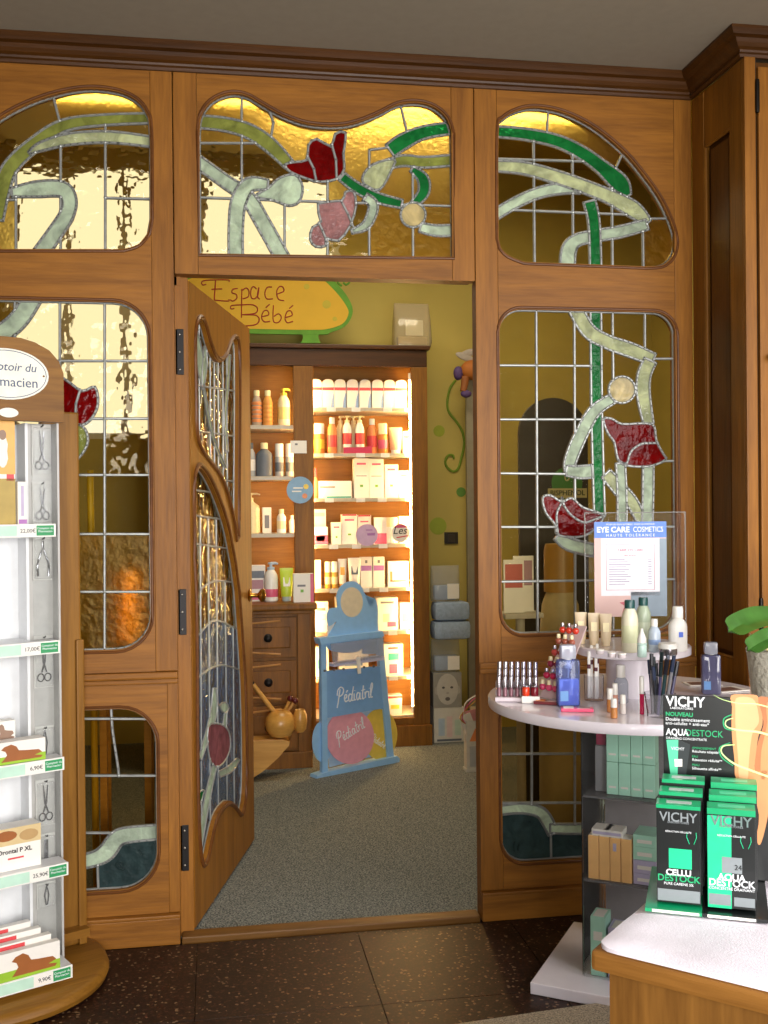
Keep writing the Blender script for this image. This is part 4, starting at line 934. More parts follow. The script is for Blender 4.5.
disc('round_sign', 'lilac disc with purple heading hanging at the fourth lit shelf', 367, 535, 2.530, 0.062, lilac, [([(0.0, 0.15), (0.75, 0.2), (0.7, -0.05), (0.05, -0.05)], purpM), ([(-0.1, 0.5), (0.5, 0.5), (0.5, 0.4), (-0.1, 0.4)], purpM)])
ds = disc('round_sign', 'white disc with magenta top and black script on the fourth lit shelf', 400.5, 533, 2.537, 0.052, white_card, [(cat([(-0.75, 0.62), (-0.3, 0.92), (0.3, 0.92), (0.75, 0.62)], 4) + [(0.5, 0.58), (-0.4, 0.55)], pinkM), ([(-0.5, -0.45), (0.8, -0.25), (0.8, -0.36), (-0.4, -0.55)], redM)])
text('Les', 0.06, pm('ink_black', C(30, 28, 28), 0.5), ds, FRONT(-0.005, -0.003, 0.065), shear=0.25)
z = RS[4]
carton('carton', 'narrow white carton on the fifth lit shelf, nearest the shampoo bay', at(316.5, Yp, z), 0.04, 0.05, 0.16, white_card, [(0.2, 0.8, 0.4, 0.9, creamP)])
goldP = M_('gold_plastic', 206, 160, 70)
for px in (327, 333.5):
    bottle('spray_can', 'slim gold bottle with pale cap on the fifth lit shelf', at(px, Yp, z), 0.15, 0.018, goldP, white_pl, 'flip', band=creamP, caph=0.3, group='slim gold bottles on the fifth lit shelf')
tubepack('cream_tube', 'slim white tube with gold label on the fifth lit shelf', at(341.5, Yp, z), 0.05, 0.165, white_pl, goldP, band=goldP)
tubepack('cream_tube', 'broad white tube with dark flower print on the fifth lit shelf', at(353.5, Yp-0.005, z), 0.075, 0.17, white_pl, goldP, band=slateP)
for i, px in enumerate((365.5, 378)):
    carton('carton', 'white carton with violet band on the fifth lit shelf', at(px, Yp, z), 0.066, 0.05, 0.172, white_card, [(0.05, 0.95, 0.55, 0.72, purpM), (0.4, 0.6, 0.8, 0.9, greyM)], group='violet-banded cartons on the fifth lit shelf')
carton('carton', 'wide white carton with red arc on the fifth lit shelf, nearest the yellow wall', at(397.5, Yp, z), 0.12, 0.08, 0.145, white_card, [(0.1, 0.9, 0.2, 0.26, redM), (0.1, 0.2, 0.26, 0.6, orgM)])
z = RS[5]
carton('carton', 'white carton with blue patch left of the display board, on the sixth lit shelf', at(320, Yp, z), 0.08, 0.08, 0.17, white_card, [(0.2, 0.8, 0.4, 0.6, blueM), (0.2, 0.8, 0.7, 0.8, greyM)])
carton('carton', 'large white carton with grey heading behind the display board, on the sixth lit shelf', at(349, Yp+0.02, z), 0.16, 0.08, 0.19, white_card, [(0.2, 0.8, 0.8, 0.86, greyM)])
carton('carton', 'white carton with pink curved print on the sixth lit shelf', at(386, Yp, z), 0.125, 0.09, 0.185, white_card, [(0.2, 0.8, 0.82, 0.88, greyM), (0.5, 0.9, 0.1, 0.25, pinkM), (0.3, 0.6, 0.25, 0.5, creamP)])
carton('carton', 'white carton on the sixth lit shelf, nearest the yellow wall', at(404, Yp+0.02, z), 0.06, 0.07, 0.15, white_card, [(0.2, 0.8, 0.3, 0.6, pinkM)])
z = RS[6]
carton('carton', 'white carton left of the display board on the seventh lit shelf', at(320, Yp, z), 0.08, 0.08, 0.17, white_card, [(0.2, 0.8, 0.3, 0.6, tealM)])
carton('carton', 'white carton hidden behind the display board on the seventh lit shelf', at(352, Yp+0.02, z), 0.17, 0.08, 0.185, white_card, [(0.2, 0.8, 0.3, 0.5, blueM)])
carton('carton', 'white carton with teal figure and pink print on the seventh lit shelf', at(391.5, Yp, z), 0.115, 0.09, 0.175, white_card, [(0.25, 0.75, 0.84, 0.9, redM), (0.25, 0.8, 0.48, 0.7, tealM), (0.3, 0.7, 0.05, 0.35, pinkM)])
carton('carton', 'small white carton alone on the bottom lit shelf', at(393, Yp-0.02, RS[7]), 0.08, 0.07, 0.11, white_card, [(0.2, 0.8, 0.3, 0.5, yelM), (0.0, 1.0, 0.85, 0.95, redM)])
# ---- left bay
Yq = 2.60; z = LS[0]
ribP = acrylic('ribbed_clear_plastic', (0.95, 0.85, 0.7), 0.45, 0.15)
for i, (px, lab) in enumerate(((257.5, 'ribbed clear jar of orange beads with pale lid on the top shampoo shelf'), (268.5, 'amber ribbed jar with pale lid beside the yellow pump bottle'))):
    t = bottle('ribbed_jar', lab, at(px, Yq, z), 0.20, 0.0275, ribP if i == 0 else M_('amber_clear', 226, 160, 80), creamP, 'cap', band=None, capr=0.6, caph=0.16)
    m = MB()
    for k in range(5): m.lathe([(0.0265, 0.02+k*0.024), (0.0292, 0.028+k*0.024), (0.0292, 0.034+k*0.024), (0.0265, 0.04+k*0.024)], 16)
    m.build('rib', (M_('orange_beads', 220, 140, 80), M_('amber_rib', 220, 150, 70))[i], t, True)
bottle('pump_bottle', 'pale yellow pump bottle on the top shampoo shelf', at(284.5, Yq, z), 0.21, 0.034, creamP, yelM, 'pump', band=M_('soft_yellow', 236, 214, 130))
z = LS[1]
bottle('shampoo_bottle', 'slim silver bottle left of the slate bottle on the second shampoo shelf', at(251, Yq, z), 0.19, 0.026, M_('silver_plastic', 170, 174, 178), slateP, 'cap', band=white_pl)
bottle('shampoo_bottle', 'broad slate-grey bottle with pale cap on the second shampoo shelf', at(264.5, Yq, z), 0.19, 0.046, slateP, creamP, 'cap', band=None, sx=1.4, capr=0.45)
for px in (279.5, 290):
    bottle('shampoo_bottle', 'slim silver bottle with white cap right of the slate bottle', at(px, Yq, z), 0.185, 0.024, M_('silver_plastic', 170, 174, 178), white_pl, 'flip', band=slateP, caph=0.3, group='slim silver bottles right of the slate bottle')
z = LS[2]
bottle('pump_bottle', 'large cream bulbous pump bottle on the third shampoo shelf', at(250.5, Yq, z), 0.225, 0.05, creamP, creamP, 'pump', band=None, capr=0.3)
carton('carton', 'narrow white carton with grey print on the third shampoo shelf', at(266.5, Yq, z), 0.05, 0.05, 0.145, white_card, [(0.25, 0.75, 0.2, 0.7, greyM)])
bottle('lotion_bottle', 'small white bottle with grey mark on the third shampoo shelf', at(281, Yq, z), 0.135, 0.026, white_pl, creamP, 'cap', band=creamP)
bottle('lotion_bottle', 'tiny white bottle on the third shampoo shelf, nearest the cabinet stile', at(291.5, Yq+0.03, z), 0.10, 0.018, white_pl, white_pl, 'cap')
# on the worktop of the chest
Yc = 2.28; z = CT
gift = carton('gift_carton', 'white gift carton with photo print on the chest top', at(253, Yc, z), 0.12, 0.07, 0.19, white_card, [(0.1, 0.9, 0.35, 0.6, M_('photo_mauve', 170, 120, 130)), (0.1, 0.95, 0.65, 0.85, slateP), (0.2, 0.9, 0.05, 0.2, pinkM)])
bottle('pump_bottle', 'white pump bottle with blue head between the gift carton and the green tube', at(270, Yc-0.02, z), 0.205, 0.036, white_pl, M_('pale_blue_plastic', 180, 200, 220), 'pump', band=pinkM, bz=(0.15, 0.4))
tubepack('cream_tube', 'lime green squeeze tube on the chest top', at(285.5, Yc-0.01, z), 0.072, 0.175, pm('lime_plastic', C(190, 214, 60), 0.4), pm('grey_cap', C(170, 190, 190), 0.4), band=white_pl)
carton('carton', 'white carton with magenta side panel on the chest corner', at(302.5, 2.17, z), 0.105, 0.06, 0.148, white_card, [(0.84, 1.0, 0.0, 1.0, pinkM), (0.2, 0.6, 0.55, 0.62, greyM), (0.35, 0.5, 0.35, 0.45, greenM)])
disc('round_sign', 'sky blue disc with yellow and orange specks on the cabinet stile', 300, 490, 2.494, 0.074, pm('sky_blue_card', C(130, 170, 206), 0.5), [(circ(0.45, 0.25, 0.2, 10), yelM), (circ(0.35, -0.45, 0.2, 10), orgM), ([(-0.5, 0.2), (0.2, 0.2), (0.2, 0.1), (-0.5, 0.1)], white_card), ([(-0.6, -0.05), (0.1, -0.05), (0.1, -0.15), (-0.6, -0.15)], white_card)])
p = onY(298.5, 447, 2.499)
nt_ = thing('notice_card', 'small white notice card fixed to the cabinet stile', 'card', (p.x, 2.4995, p.z-0.035)); B(-0.045, 0.045, -0.003, 0, 0, 0.07, 0.0008).build('card', white_card, nt_)
printed([(-0.02, 0.045), (-0.005, 0.045), (-0.005, 0.055), (-0.02, 0.055)], -0.0031, greyM, nt_)
# pack on top of the cabinet
p = onY(411, 343, 2.6)
pk = thing('bag_pack', 'clear plastic gift pack with cream inlay lying on top of the cabinet', 'pack', (p.x, 2.58, 2.2505))
pkw = acrylic('pack_film', (0.86, 0.80, 0.62), 0.5, 0.12)
mb = MB(); 
for k, (zz, w, d) in enumerate(((0, 0.105, 0.06), (0.03, 0.11, 0.065), (0.16, 0.105, 0.055), (0.22, 0.102, 0.02), (0.25, 0.10, 0.004))):
    for (a, b) in rrect(-w, w, -d, d, min(d*0.9, 0.03), 3): mb.v.append((a, b, zz))
n = 16
for k in range(4):
    for i in range(n): mb.f.append((k*n+i, k*n+(i+1) % n, (k+1)*n+(i+1) % n, (k+1)*n+i))
mb.f += [tuple(range(n)), tuple(4*n+i for i in range(n))]; mb.build('film', pkw, pk, True)
B(-0.085, 0.085, -0.03, 0.03, 0.01, 0.06, 0.01).build('folded_cloth', pm('beige_cloth', C(190, 166, 110), 0.9), pk); B(-0.04, 0.06, -0.035, -0.03, 0.065, 0.15).build('inlay_card', white_card, pk)
# ================================================================== ON THE CARPET
CZ = 0.0048
# display board for formula leaflets
PA = math.radians(28.5); PO = Vector((0.71, 2.03, CZ)); pdx = Vector((math.cos(PA), math.sin(PA), 0)); pdn = Vector((math.sin(PA), -math.cos(PA), 0))
ps = thing('display_stand', 'light blue leaflet display board reading Pédiatril, in front of the lit shelves', 'display stand', PO, PA)
def pz(pts, s=4.655):
    o = []
    for a, b in pts:
        p = onP(310+a/s, 570+b/s, PO, pdn) - PO; o.append((p.dot(pdx), max(p.z, 0.0)))
    return o
skyb = pm('display_blue', C(146, 192, 236), 0.4, vary=0.04); skyd = pm('display_blue_deep', C(126, 172, 224), 0.4, vary=0.04)
def slab(pts, y0, y1, name, mat, par=ps): return MB().prism(pz(pts), lambda u, v: (u, y0, v), lambda u, v: (u, y1, v)).build(name, mat, par)
slab([(46, 330), (70, 328), (78, 950), (52, 958)], -0.012, 0.012, 'upright', skyb)
slab([(306, 295), (330, 292), (384, 866), (356, 874)], -0.012, 0.012, 'upright', skyb)
slab([(18, 952), (60, 938), (390, 862), (402, 872), (400, 892), (24, 984), (14, 972)], -0.03, 0.03, 'foot_rail', skyb)
slab([(52, 470), (332, 445), (352, 640), (70, 688)], -0.010, -0.002, 'front_panel', skyd)
slab([(28, 316), (322, 282), (330, 306), (36, 344)], -0.03, 0.02, 'tray_rail', skyb)
slab([(70, 340), (318, 310), (316, 400), (84, 440)], -0.05, -0.046, 'leaflet_tray', acrylic('tray_acrylic', (0.85, 0.88, 0.95), 0.55, 0.1))
slab([(84, 432), (316, 396), (318, 414), (86, 446)], -0.05, 0.0, 'tray_floor', pm('tray_lilac', C(190, 190, 216), 0.4))
slab([(186, 400), (204, 398), (208, 475), (194, 478)], -0.056, -0.051, 'paper_slip', white_card)
slab(circ(60, 800, 48, 24, 96), 0.002, 0.006, 'backing_circle', skyb)
slab(circ(325, 765, 82, 28, 118), 0.0, 0.004, 'backing_circle', pm('display_yellow', C(226, 196, 84), 0.45))
slab([(76, 690), (300, 650), (330, 860), (92, 920)], 0.005, 0.008, 'lower_panel', pm('display_pale_blue', C(168, 196, 226), 0.4))
slab(circ(184, 775, 112, 30, 128), -0.005, -0.001, 'backing_circle', pm('display_pink', C(226, 160, 178), 0.45))
for y in (468,):
    for x in (62, 105, 150, 245, 290): slab(circ(x, y-(x-60)*0.09, 6, 8), -0.0125, -0.0105, 'screw', slateP)
# the cut-out topper is a plain hooded shape
tp = slab(cat([(128, 240), (92, 262), (80, 215), (96, 180), (130, 172), (126, 120), (150, 72), (196, 52), (236, 70), (262, 118), (300, 150), (302, 168), (280, 172), (300, 130), (316, 165), (318, 240), (312, 300), (230, 312), (130, 325), (80, 322)], 3, True), 0.004, 0.010, 'topper', skyb)
printed(pz(circ(196, 150, 52, 24, 70)), 0.0038, pm('topper_cream', C(226, 210, 180), 0.5), tp, 'print', 0.001)
slab(cat([(85, 335), (235, 318), (232, 372), (160, 385), (90, 372)], 3, True), -0.008, -0.002, 'topper_base', skyb)
slab([(240, 316), (312, 306), (312, 388), (240, 392)], -0.008, -0.002, 'leaflet', pm('leaflet_blue', C(150, 190, 226), 0.5))
slab([(84, 250), (170, 250), (165, 330), (90, 332)], 0.011, 0.014, 'leaflet', white_card)
wh = pm('ink_white', C(236, 240, 244), 0.5)
def ptext(s, a, b, size, ang, y, mat=wh, bold=0.0):
    (x, zz), = pz([(a, b)]); m = FRONT(x, y, zz) @ Matrix.Rotation(ang, 4, 'Z'); return text(s, size, mat, ps, m, shear=0.35, bold=bold)
CURS = [[(0.02, -0.28), (0.12, 0.1), (0.30, 0.95)], [(0.06, 0.55), (0.12, 0.9), (0.36, 1.08), (0.58, 0.92), (0.52, 0.62), (0.30, 0.48), (0.16, 0.55)],
    [(0.62, 0.22), (0.80, 0.32), (0.84, 0.48), (0.72, 0.52), (0.64, 0.28), (0.74, 0.04), (0.92, 0.12)], [(0.80, 0.66), (0.92, 0.80)],
    [(1.26, 0.44), (1.10, 0.52), (0.98, 0.30), (1.06, 0.02), (1.22, 0.16), (1.42, 1.0)], [(1.28, 0.3), (1.26, 0.06), (1.40, 0.06)],
    [(1.46, 0.5), (1.46, 0.08), (1.58, 0.08)], [(1.51, 0.68), (1.52, 0.72)], [(1.92, 0.46), (1.76, 0.52), (1.66, 0.28), (1.74, 0.03), (1.88, 0.18), (1.95, 0.5), (1.94, 0.08), (2.04, 0.08)],
    [(2.26, 0.95), (2.16, 0.3), (2.18, 0.04), (2.32, 0.1)], [(2.08, 0.62), (2.38, 0.66)], [(2.36, 0.5), (2.42, 0.08)], [(2.40, 0.3), (2.50, 0.5), (2.62, 0.46)],
    [(2.70, 0.5), (2.70, 0.08), (2.80, 0.08)], [(2.75, 0.68), (2.76, 0.72)], [(2.84, 0.2), (3.04, 0.85), (2.98, 1.02), (2.88, 0.7), (2.88, 0.08), (3.02, 0.08)]]
def cursive(a, b, size, ang, y):
    (x, zz), = pz([(a, b)]); ca_, sa_ = math.cos(ang), math.sin(ang); m = MB()
    for s in CURS:
        q = [((u-1.52)*size, (v-0.4)*size) for u, v in s]; q = [(x+u*ca_-v*sa_, y, zz+u*sa_+v*ca_) for u, v in q]
        m.tube(cat(q, 4) if len(q) > 2 else q, 0.0034*size/0.075, 6)
    return m.build('lettering', wh, ps, True)
cursive(203, 580, 0.075, 0.02, -0.0108); cursive(186, 752, 0.060, 0.36, -0.0062); cursive(318, 800, 0.036, -0.6, -0.0012)
# half-moon wooden rocker with turned pot and sticks
honey = wood('honey_wood', C(176, 122, 50), C(216, 164, 84), 'X', 0.3, 1.0, 0.4)
Yr = 1.93
rp = onY(288, 737, Yr); rz_ = rp.z
rk_ = thing('wooden_rocker', 'pale curved half-moon wooden board on the carpet, half hidden by the open door', 'toy', (rp.x-0.30, Yr, CZ))
hz = rz_-CZ
pr = [(-0.30, hz), (0.28, hz), (0.305, hz-0.012), (0.30, hz-0.03)] + cat([(0.25, hz-0.085), (0.17, hz*0.25), (0.09, hz*0.04), (0.02, 0.0), (-0.05, 0.0), (-0.16, hz*0.12), (-0.27, hz*0.5)], 4) + [(-0.32, hz-0.03)]
MB().prism(pr, lambda u, v: (u, -0.06, v), lambda u, v: (u, 0.06, v)).build('curved_board', honey, rk_)
B(-0.295, 0.27, -0.052, 0.052, hz+0.0, hz+0.0015).build('top_face', honey, rk_)
zt_ = rz_+0.0025
pot = thing('wooden_pot', 'round honey-coloured turned wooden pot with sticks standing on the curved board', 'pot', (XB(278, Yr), Yr, zt_))
MB().lathe([(0.028, 0), (0.05, 0.006), (0.070, 0.035), (0.076, 0.066), (0.070, 0.098), (0.048, 0.125), (0.030, 0.134), (0.024, 0.13), (0.022, 0.10)], 24).build('bowl', honey, pot, True)
for a, b, nm in (((-0.135, 0.0, 0.27), (-0.012, 0.0, 0.10), 0), ((0.05, -0.01, 0.19), (0.005, 0.0, 0.09), 1), ((0.075, 0.01, 0.175), (0.012, 0.004, 0.09), 1)):
    s = MB().tube([a, b], [0.010, 0.013] if not nm else 0.008, 10).build('stick', honey, pot, True)
    if nm: MB().sphere(a, 0.016, seg=12, rings=8).build('ball_tip', pm('plum_lacquer', C(84, 24, 28), 0.25), s, True)
    else: MB().sphere(a, 0.011, seg=10, rings=6).build('dark_tip', iron, s, True)
MB().lathe([(0.018, 0), (0.030, 0.015), (0.036, 0.05), (0.034, 0.085), (0.024, 0.112), (0.020, 0.108), (0.018, 0.07)], 20).build('side_gourd', honey, pot, True, (0.098, 0.0, 0.02))
# stacked packs by the cabinet's right side
Yk = 2.53; xk = 1.308
def zof(py, Y, px=441): return onY(px, py, Y).z
z1, z2, z3, z4, z5 = zof(708, Yk), zof(673, Yk), zof(640, Yk), zof(602, Yk), zof(566, Yk)
bx_ = carton('flat_carton', 'white carton with pastel figures at the bottom of the stacked packs', (xk+0.008, Yk, CZ+0.001), 0.178, 0.12, z1-CZ-0.002, pm('grey_white_card', C(206, 204, 196), 0.6), [(0.15, 0.35, 0.2, 0.7, M_('pastel_blue', 170, 190, 210)), (0.42, 0.6, 0.15, 0.75, M_('pastel_pink', 214, 190, 190)), (0.68, 0.88, 0.2, 0.65, M_('pastel_mint', 180, 204, 190)), (0.1, 0.9, 0.04, 0.1, slateP)])
ph = carton('photo_carton', 'carton with a grey photograph of a baby face, on the white pastel carton', (xk, Yk, z1+0.001), 0.165, 0.11, z2-z1-0.002, pm('photo_grey', C(150, 148, 142), 0.6), [])
H = z2-z1-0.002
def ell(cx, cz, rx, rz2): return [(cx+rx*math.cos(2*PI*i/20), cz+rz2*math.sin(2*PI*i/20)) for i in range(20)]
for (cx, cz, rx, r2, m, dy) in ((-0.062, 0.5, 0.012, 0.12, M_('photo_ear', 170, 166, 160), 0.0001), (0.062, 0.5, 0.012, 0.12, M_('photo_ear', 170, 166, 160), 0.0001), (0.0, 0.53, 0.062, 0.45, M_('photo_light', 190, 187, 180), 0.0002), (-0.024, 0.58, 0.0085, 0.032, M_('photo_dark', 76, 74, 72), 0.0009), (0.024, 0.58, 0.0085, 0.032, M_('photo_dark', 76, 74, 72), 0.0009), (0.0, 0.25, 0.014, 0.055, M_('photo_mouth', 104, 98, 96), 0.0009), (0.0, 0.42, 0.009, 0.03, M_('photo_mid', 164, 160, 154), 0.0009)):
    printed(ell(cx, cz*H, rx, r2*H), -dy, m, ph)
def softbag(name, label, loc, w, d, h, film, inner, incl, card=True):
    t = thing(name, label, 'pack', loc); mb = MB(); n = 16; L = ((0, w*0.47, d*0.45), (h*0.1, w*0.5, d*0.5), (h*0.7, w*0.49, d*0.42), (h*0.92, w*0.48, d*0.15), (h, w*0.48, d*0.03))
    for zz, a, b in L:
        for p_ in rrect(-a, a, -b, b, min(a, b)*0.9, 3): mb.v.append((p_[0], p_[1], zz))
    for k in range(len(L)-1):
        for i in range(n): mb.f.append((k*n+i, k*n+(i+1) % n, (k+1)*n+(i+1) % n, (k+1)*n+i))
    mb.f += [tuple(range(n)), tuple((len(L)-1)*n+i for i in range(n))]; mb.build('film', film, t, True)
    B(-w*0.4, w*0.4, -d*0.3, d*0.3, h*0.04, h*incl, 0.012).build('folded_textile', inner, t, True)
    if card: B(w*0.02, w*0.42, -d*0.5-0.003, -d*0.5-0.001, h*0.08, h*0.5).build('tag_card', white_card, t)
    return t
film = acrylic('clear_film', (0.93, 0.95, 0.98), 0.62, 0.08)
softbag('textile_bag', 'clear bag of pale baby textile between the blanket and the baby carton', (xk-0.0, Yk+0.055, z2+0.001), 0.17, 0.10, z3-z2-0.002, film, pm('baby_blue_cloth', C(170, 186, 206), 0.9), 0.5)
bl = thing('folded_blanket', 'thick folded light blue blanket bulging over the edge of the stack', 'blanket', (xk+0.024, Yk+0.045, z3+0.001))
bcl = pm('blanket_blue', C(158, 178, 204), 0.95, vary=0.12, scale=60, bump=0.4, bscale=180)
hb = z4-z3-0.002
for k in range(2): MB().box(-0.106+0.006*k, 0.112-0.004*k, -0.075, 0.06, hb*k/2+0.001, hb*(k+1)/2, 0.03).build('fold', bcl, bl, True)
softbag('textile_bag', 'tall clear bag with printed tag on top of the blue blanket', (xk, Yk+0.045, z4+0.001), 0.17, 0.09, z5-z4-0.001, film, pm('pale_blue_cloth', C(160, 176, 196), 0.9), 0.45)
# leaflet holder near the door post
Yh = 1.86; hp = onZ(471, 772, 0)
lh = thing('leaflet_holder', 'white leaflet holder with orange print and curling ribbons beside the door post', 'leaflet holder', (XB(473, Yh), Yh, CZ))
hh = zof(722, Yh, 471); 
hm = MB(); hm.box(-0.045, 0.09, 0.0, 0.004, 0, hh); hm.box(-0.045, 0.09, 0.056, 0.06, 0, hh); hm.box(-0.045, -0.041, 0.004, 0.056, 0, hh); hm.box(0.086, 0.09, 0.004, 0.056, 0, hh); hm.box(-0.05, 0.095, -0.004, 0.064, 0, 0.014); hm.build('box_body', pm('grey_white_card', C(206, 204, 196), 0.6), lh)
printed([(-0.03, hh*0.6), (0.08, hh*0.6), (0.08, hh*0.92), (0.04, hh*0.8), (0.0, hh*0.85)], -0.0002, orgM, lh); printed([(-0.03, hh*0.1), (0.08, hh*0.1), (0.08, hh*0.5), (-0.03, hh*0.5)], -0.0002, M_('pale_grey_print', 176, 178, 180), lh)
for k in range(5):
    a = -0.35+k*0.16
    q = MB().obox((0.02+a*0.10, 0.02+0.006*k, hh*0.75+0.04*k*0.4), (math.cos(a), 0, -math.sin(a)), (0, 1, 0), (math.sin(a), 0, math.cos(a)), 0.03, 0.0015, 0.10); q.build('leaflet', (white_card, M_('leaf_pink', 214, 150, 150), M_('leaf_cream', 220, 200, 160), M_('leaf_lilac', 190, 170, 200), white_card)[k], lh)
for k in range(3):
    MB().tube(cat([(-0.02+0.02*k, 0.03, hh*0.8), (-0.055-0.01*k, 0.01, hh*1.05), (-0.05+0.02*k, 0.0, hh*1.35), (0.01+0.02*k, 0.01, hh*1.5)], 5), 0.0035, 6).build('ribbon', (white_pl, pinkM, goldP)[k], lh, True)
# ---- things behind the right-hand stained glass
Yb = 0.95
bx0 = onY(553, 470, Yb).x
bd_ = thing('rounded_panel', 'dark round-topped display panel with green badge reading 0 BISPHENOL behind the poppy window', 'display board', (bx0, Yb, CZ))
ztop = onY(553, 398, Yb).z-CZ; dkm = pm('charcoal_board', C(70, 64, 58), 0.6)
MB().prism([(-0.15, 0), (0.15, 0)] + [(0.15*math.cos(PI*i/16), ztop-0.15+0.15*math.sin(PI*i/16)) for i in range(17)], lambda u, v: (u, -0.012, v), lambda u, v: (u, 0.012, v)).build('board', dkm, bd_)
B(-0.17, 0.17, -0.10, 0.10, 0, 0.02, 0.004).build('foot', dkm, bd_)
zb2 = onY(563, 488, Yb).z-CZ; xb2 = onY(566, 488, Yb).x-bx0
printed([(xb2+a, zb2+0.02+b) for a, b in circ(0, 0, 0.068, 24)], -0.0125, pm('badge_green', C(84, 150, 76), 0.5), bd_, 'badge', 0.002)
MB().box(xb2-0.085, xb2+0.085, -0.019, -0.0152, zb2-0.042, zb2-0.002).build('badge_strip', pm('badge_cream', C(214, 206, 150), 0.5), bd_)
text('BISPHENOL', 0.030, pm('badge_dark', C(60, 74, 40), 0.5), bd_, FRONT(xb2, -0.0196, zb2-0.022), bold=0.0006); text('0', 0.055, pm('badge_cream', C(214, 206, 150), 0.5), bd_, FRONT(xb2, -0.0150, zb2+0.045))
bt = bottle('giant_bottle', 'oversized beige baby bottle model standing behind the poppy window', (onY(560, 600, 0.70).x, 0.70, CZ), onY(560, 545, 0.70).z, 0.088, pm('beige_bottle', C(190, 172, 126), 0.4), pm('ochre_teat', C(172, 130, 60), 0.4), 'cap', caph=0.16, capr=0.72, cat_='display model')
tbx = onY(520, 600, 0.55).x
tb_ = thing('side_shelf', 'small pale stand holding leaflets behind the poppy window', 'stand', (tbx, 0.55, CZ))
ts_ = onY(520, 612, 0.55).z-CZ
B(-0.075, 0.075, -0.06, 0.06, ts_-0.02, ts_, 0.003).build('top', pm('stand_grey', C(190, 184, 168), 0.5), tb_); B(-0.06, 0.06, -0.05, 0.05, 0, 0.02).build('foot', pm('stand_grey', C(190, 184, 168), 0.5), tb_)
MB().tube([(0, 0, 0.02), (0, 0, ts_-0.02)], 0.018, 12).build('post', pm('stand_grey', C(190, 184, 168), 0.5), tb_, True)
for k, (px, hgt, nm) in enumerate(((514, 0.235, 'white leaflet with red picture on the small pale stand'), (526, 0.25, 'white leaflet with mauve picture leaning behind the red one on the small pale stand'))):
    l_ = thing('leaflet', nm, 'leaflet', (onY(px, 600, 0.52).x, 0.52+0.03*k, CZ+ts_+0.001))
    B(-0.04, 0.04, 0, 0.006, 0, hgt*0.85, 0.0005).build('sheet', white_card, l_); printed([(-0.034, hgt*0.4), (0.034, hgt*0.4), (0.034, hgt*0.78), (-0.034, hgt*0.78)], -0.0001, (M_('photo_red', 190, 90, 80), M_('photo_mauve2', 170, 130, 140))[k], l_)
# foil bag added for the bright spot, and yellow pole behind the left window
gb = thing('bright_spot_bag', 'golden foil bag added as bright spot behind the window beside the display rack', 'bag', (onY(126, 610, 0.5).x, 0.5, CZ))
gzt = onY(126, 572, 0.5).z-CZ; gzb = onY(126, 640, 0.5).z-CZ
foil = pm('gold_foil', C(230, 170, 50), 0.22, 0.9, vary=0.2, scale=20, bump=1.0, bscale=26)
mb = MB(); nn = 14
for k in range(7):
    f = k/6
    for i in range(nn):
        a = 2*PI*i/nn; r = (0.075-0.02*f)*(1+0.12*math.sin(a*5+k*2)); mb.v.append((r*math.cos(a), r*0.7*math.sin(a), gzb+(gzt-gzb)*f))
for k in range(6):
    for i in range(nn): mb.f.append((k*nn+i, k*nn+(i+1) % nn, (k+1)*nn+(i+1) % nn, (k+1)*nn+i))
mb.f += [tuple(range(nn)), tuple(6*nn+i for i in range(nn))]; mb.build('foil_body', foil, gb, True)
st_ = MB(); st_.box(-0.09, 0.09, -0.08, 0.08, gzb-0.02, gzb-0.001); 
for a in (-0.075, 0.075):
    for b in (-0.065, 0.065): st_.box(a-0.012, a+0.012, b-0.012, b+0.012, 0, gzb-0.02)
st_.build('stool', honey, gb)
yp = tag(MB().tube([(onY(93, 540, 0.45).x, 0.45, CZ), (onY(93, 470, 0.45).x-0.01, 0.45, onY(93, 470, 0.45).z)], 0.012, 10).build('yellow_pole', pm('pole_yellow', C(214, 176, 30), 0.5), None, True), 'slim yellow pole standing behind the window beside the display rack', 'pole')
# fluorescent battens behind the top of the partition
for k, (x0, x1, w) in enumerate(((-0.75, -0.14, 'arched window above the display rack'), (-0.02, 0.80, 'double-peaked window over the door'), (0.92, 1.52, 'quarter-arched window beside the cupboard'))):
    bt_ = thing('batten_lamp', 'warm tube lamp fixed behind the %s' % w, 'lamp', ((x0+x1)/2, 0.17, onY(*((90, 97), (228, 101), (530, 117))[k], 0.17).z)); hx = (x1-x0)/2
    MB().box(-hx, hx, -0.105, -0.02, 0.04, 0.075, 0.003).build('housing', white_pl, bt_)
    MB().tube([(-hx+0.03, 0, 0.0), (hx-0.03, 0, 0.0)], 0.012, 10).build('tube', emis('batten_glow', (1.0, 0.82, 0.45), 9.0), bt_, True)
    for s in (-1, 1): MB().box(s*(hx-0.015)-0.012, s*(hx-0.015)+0.012, -0.04, 0.014, -0.014, 0.05, 0.003).build('end_holder', white_pl, bt_)
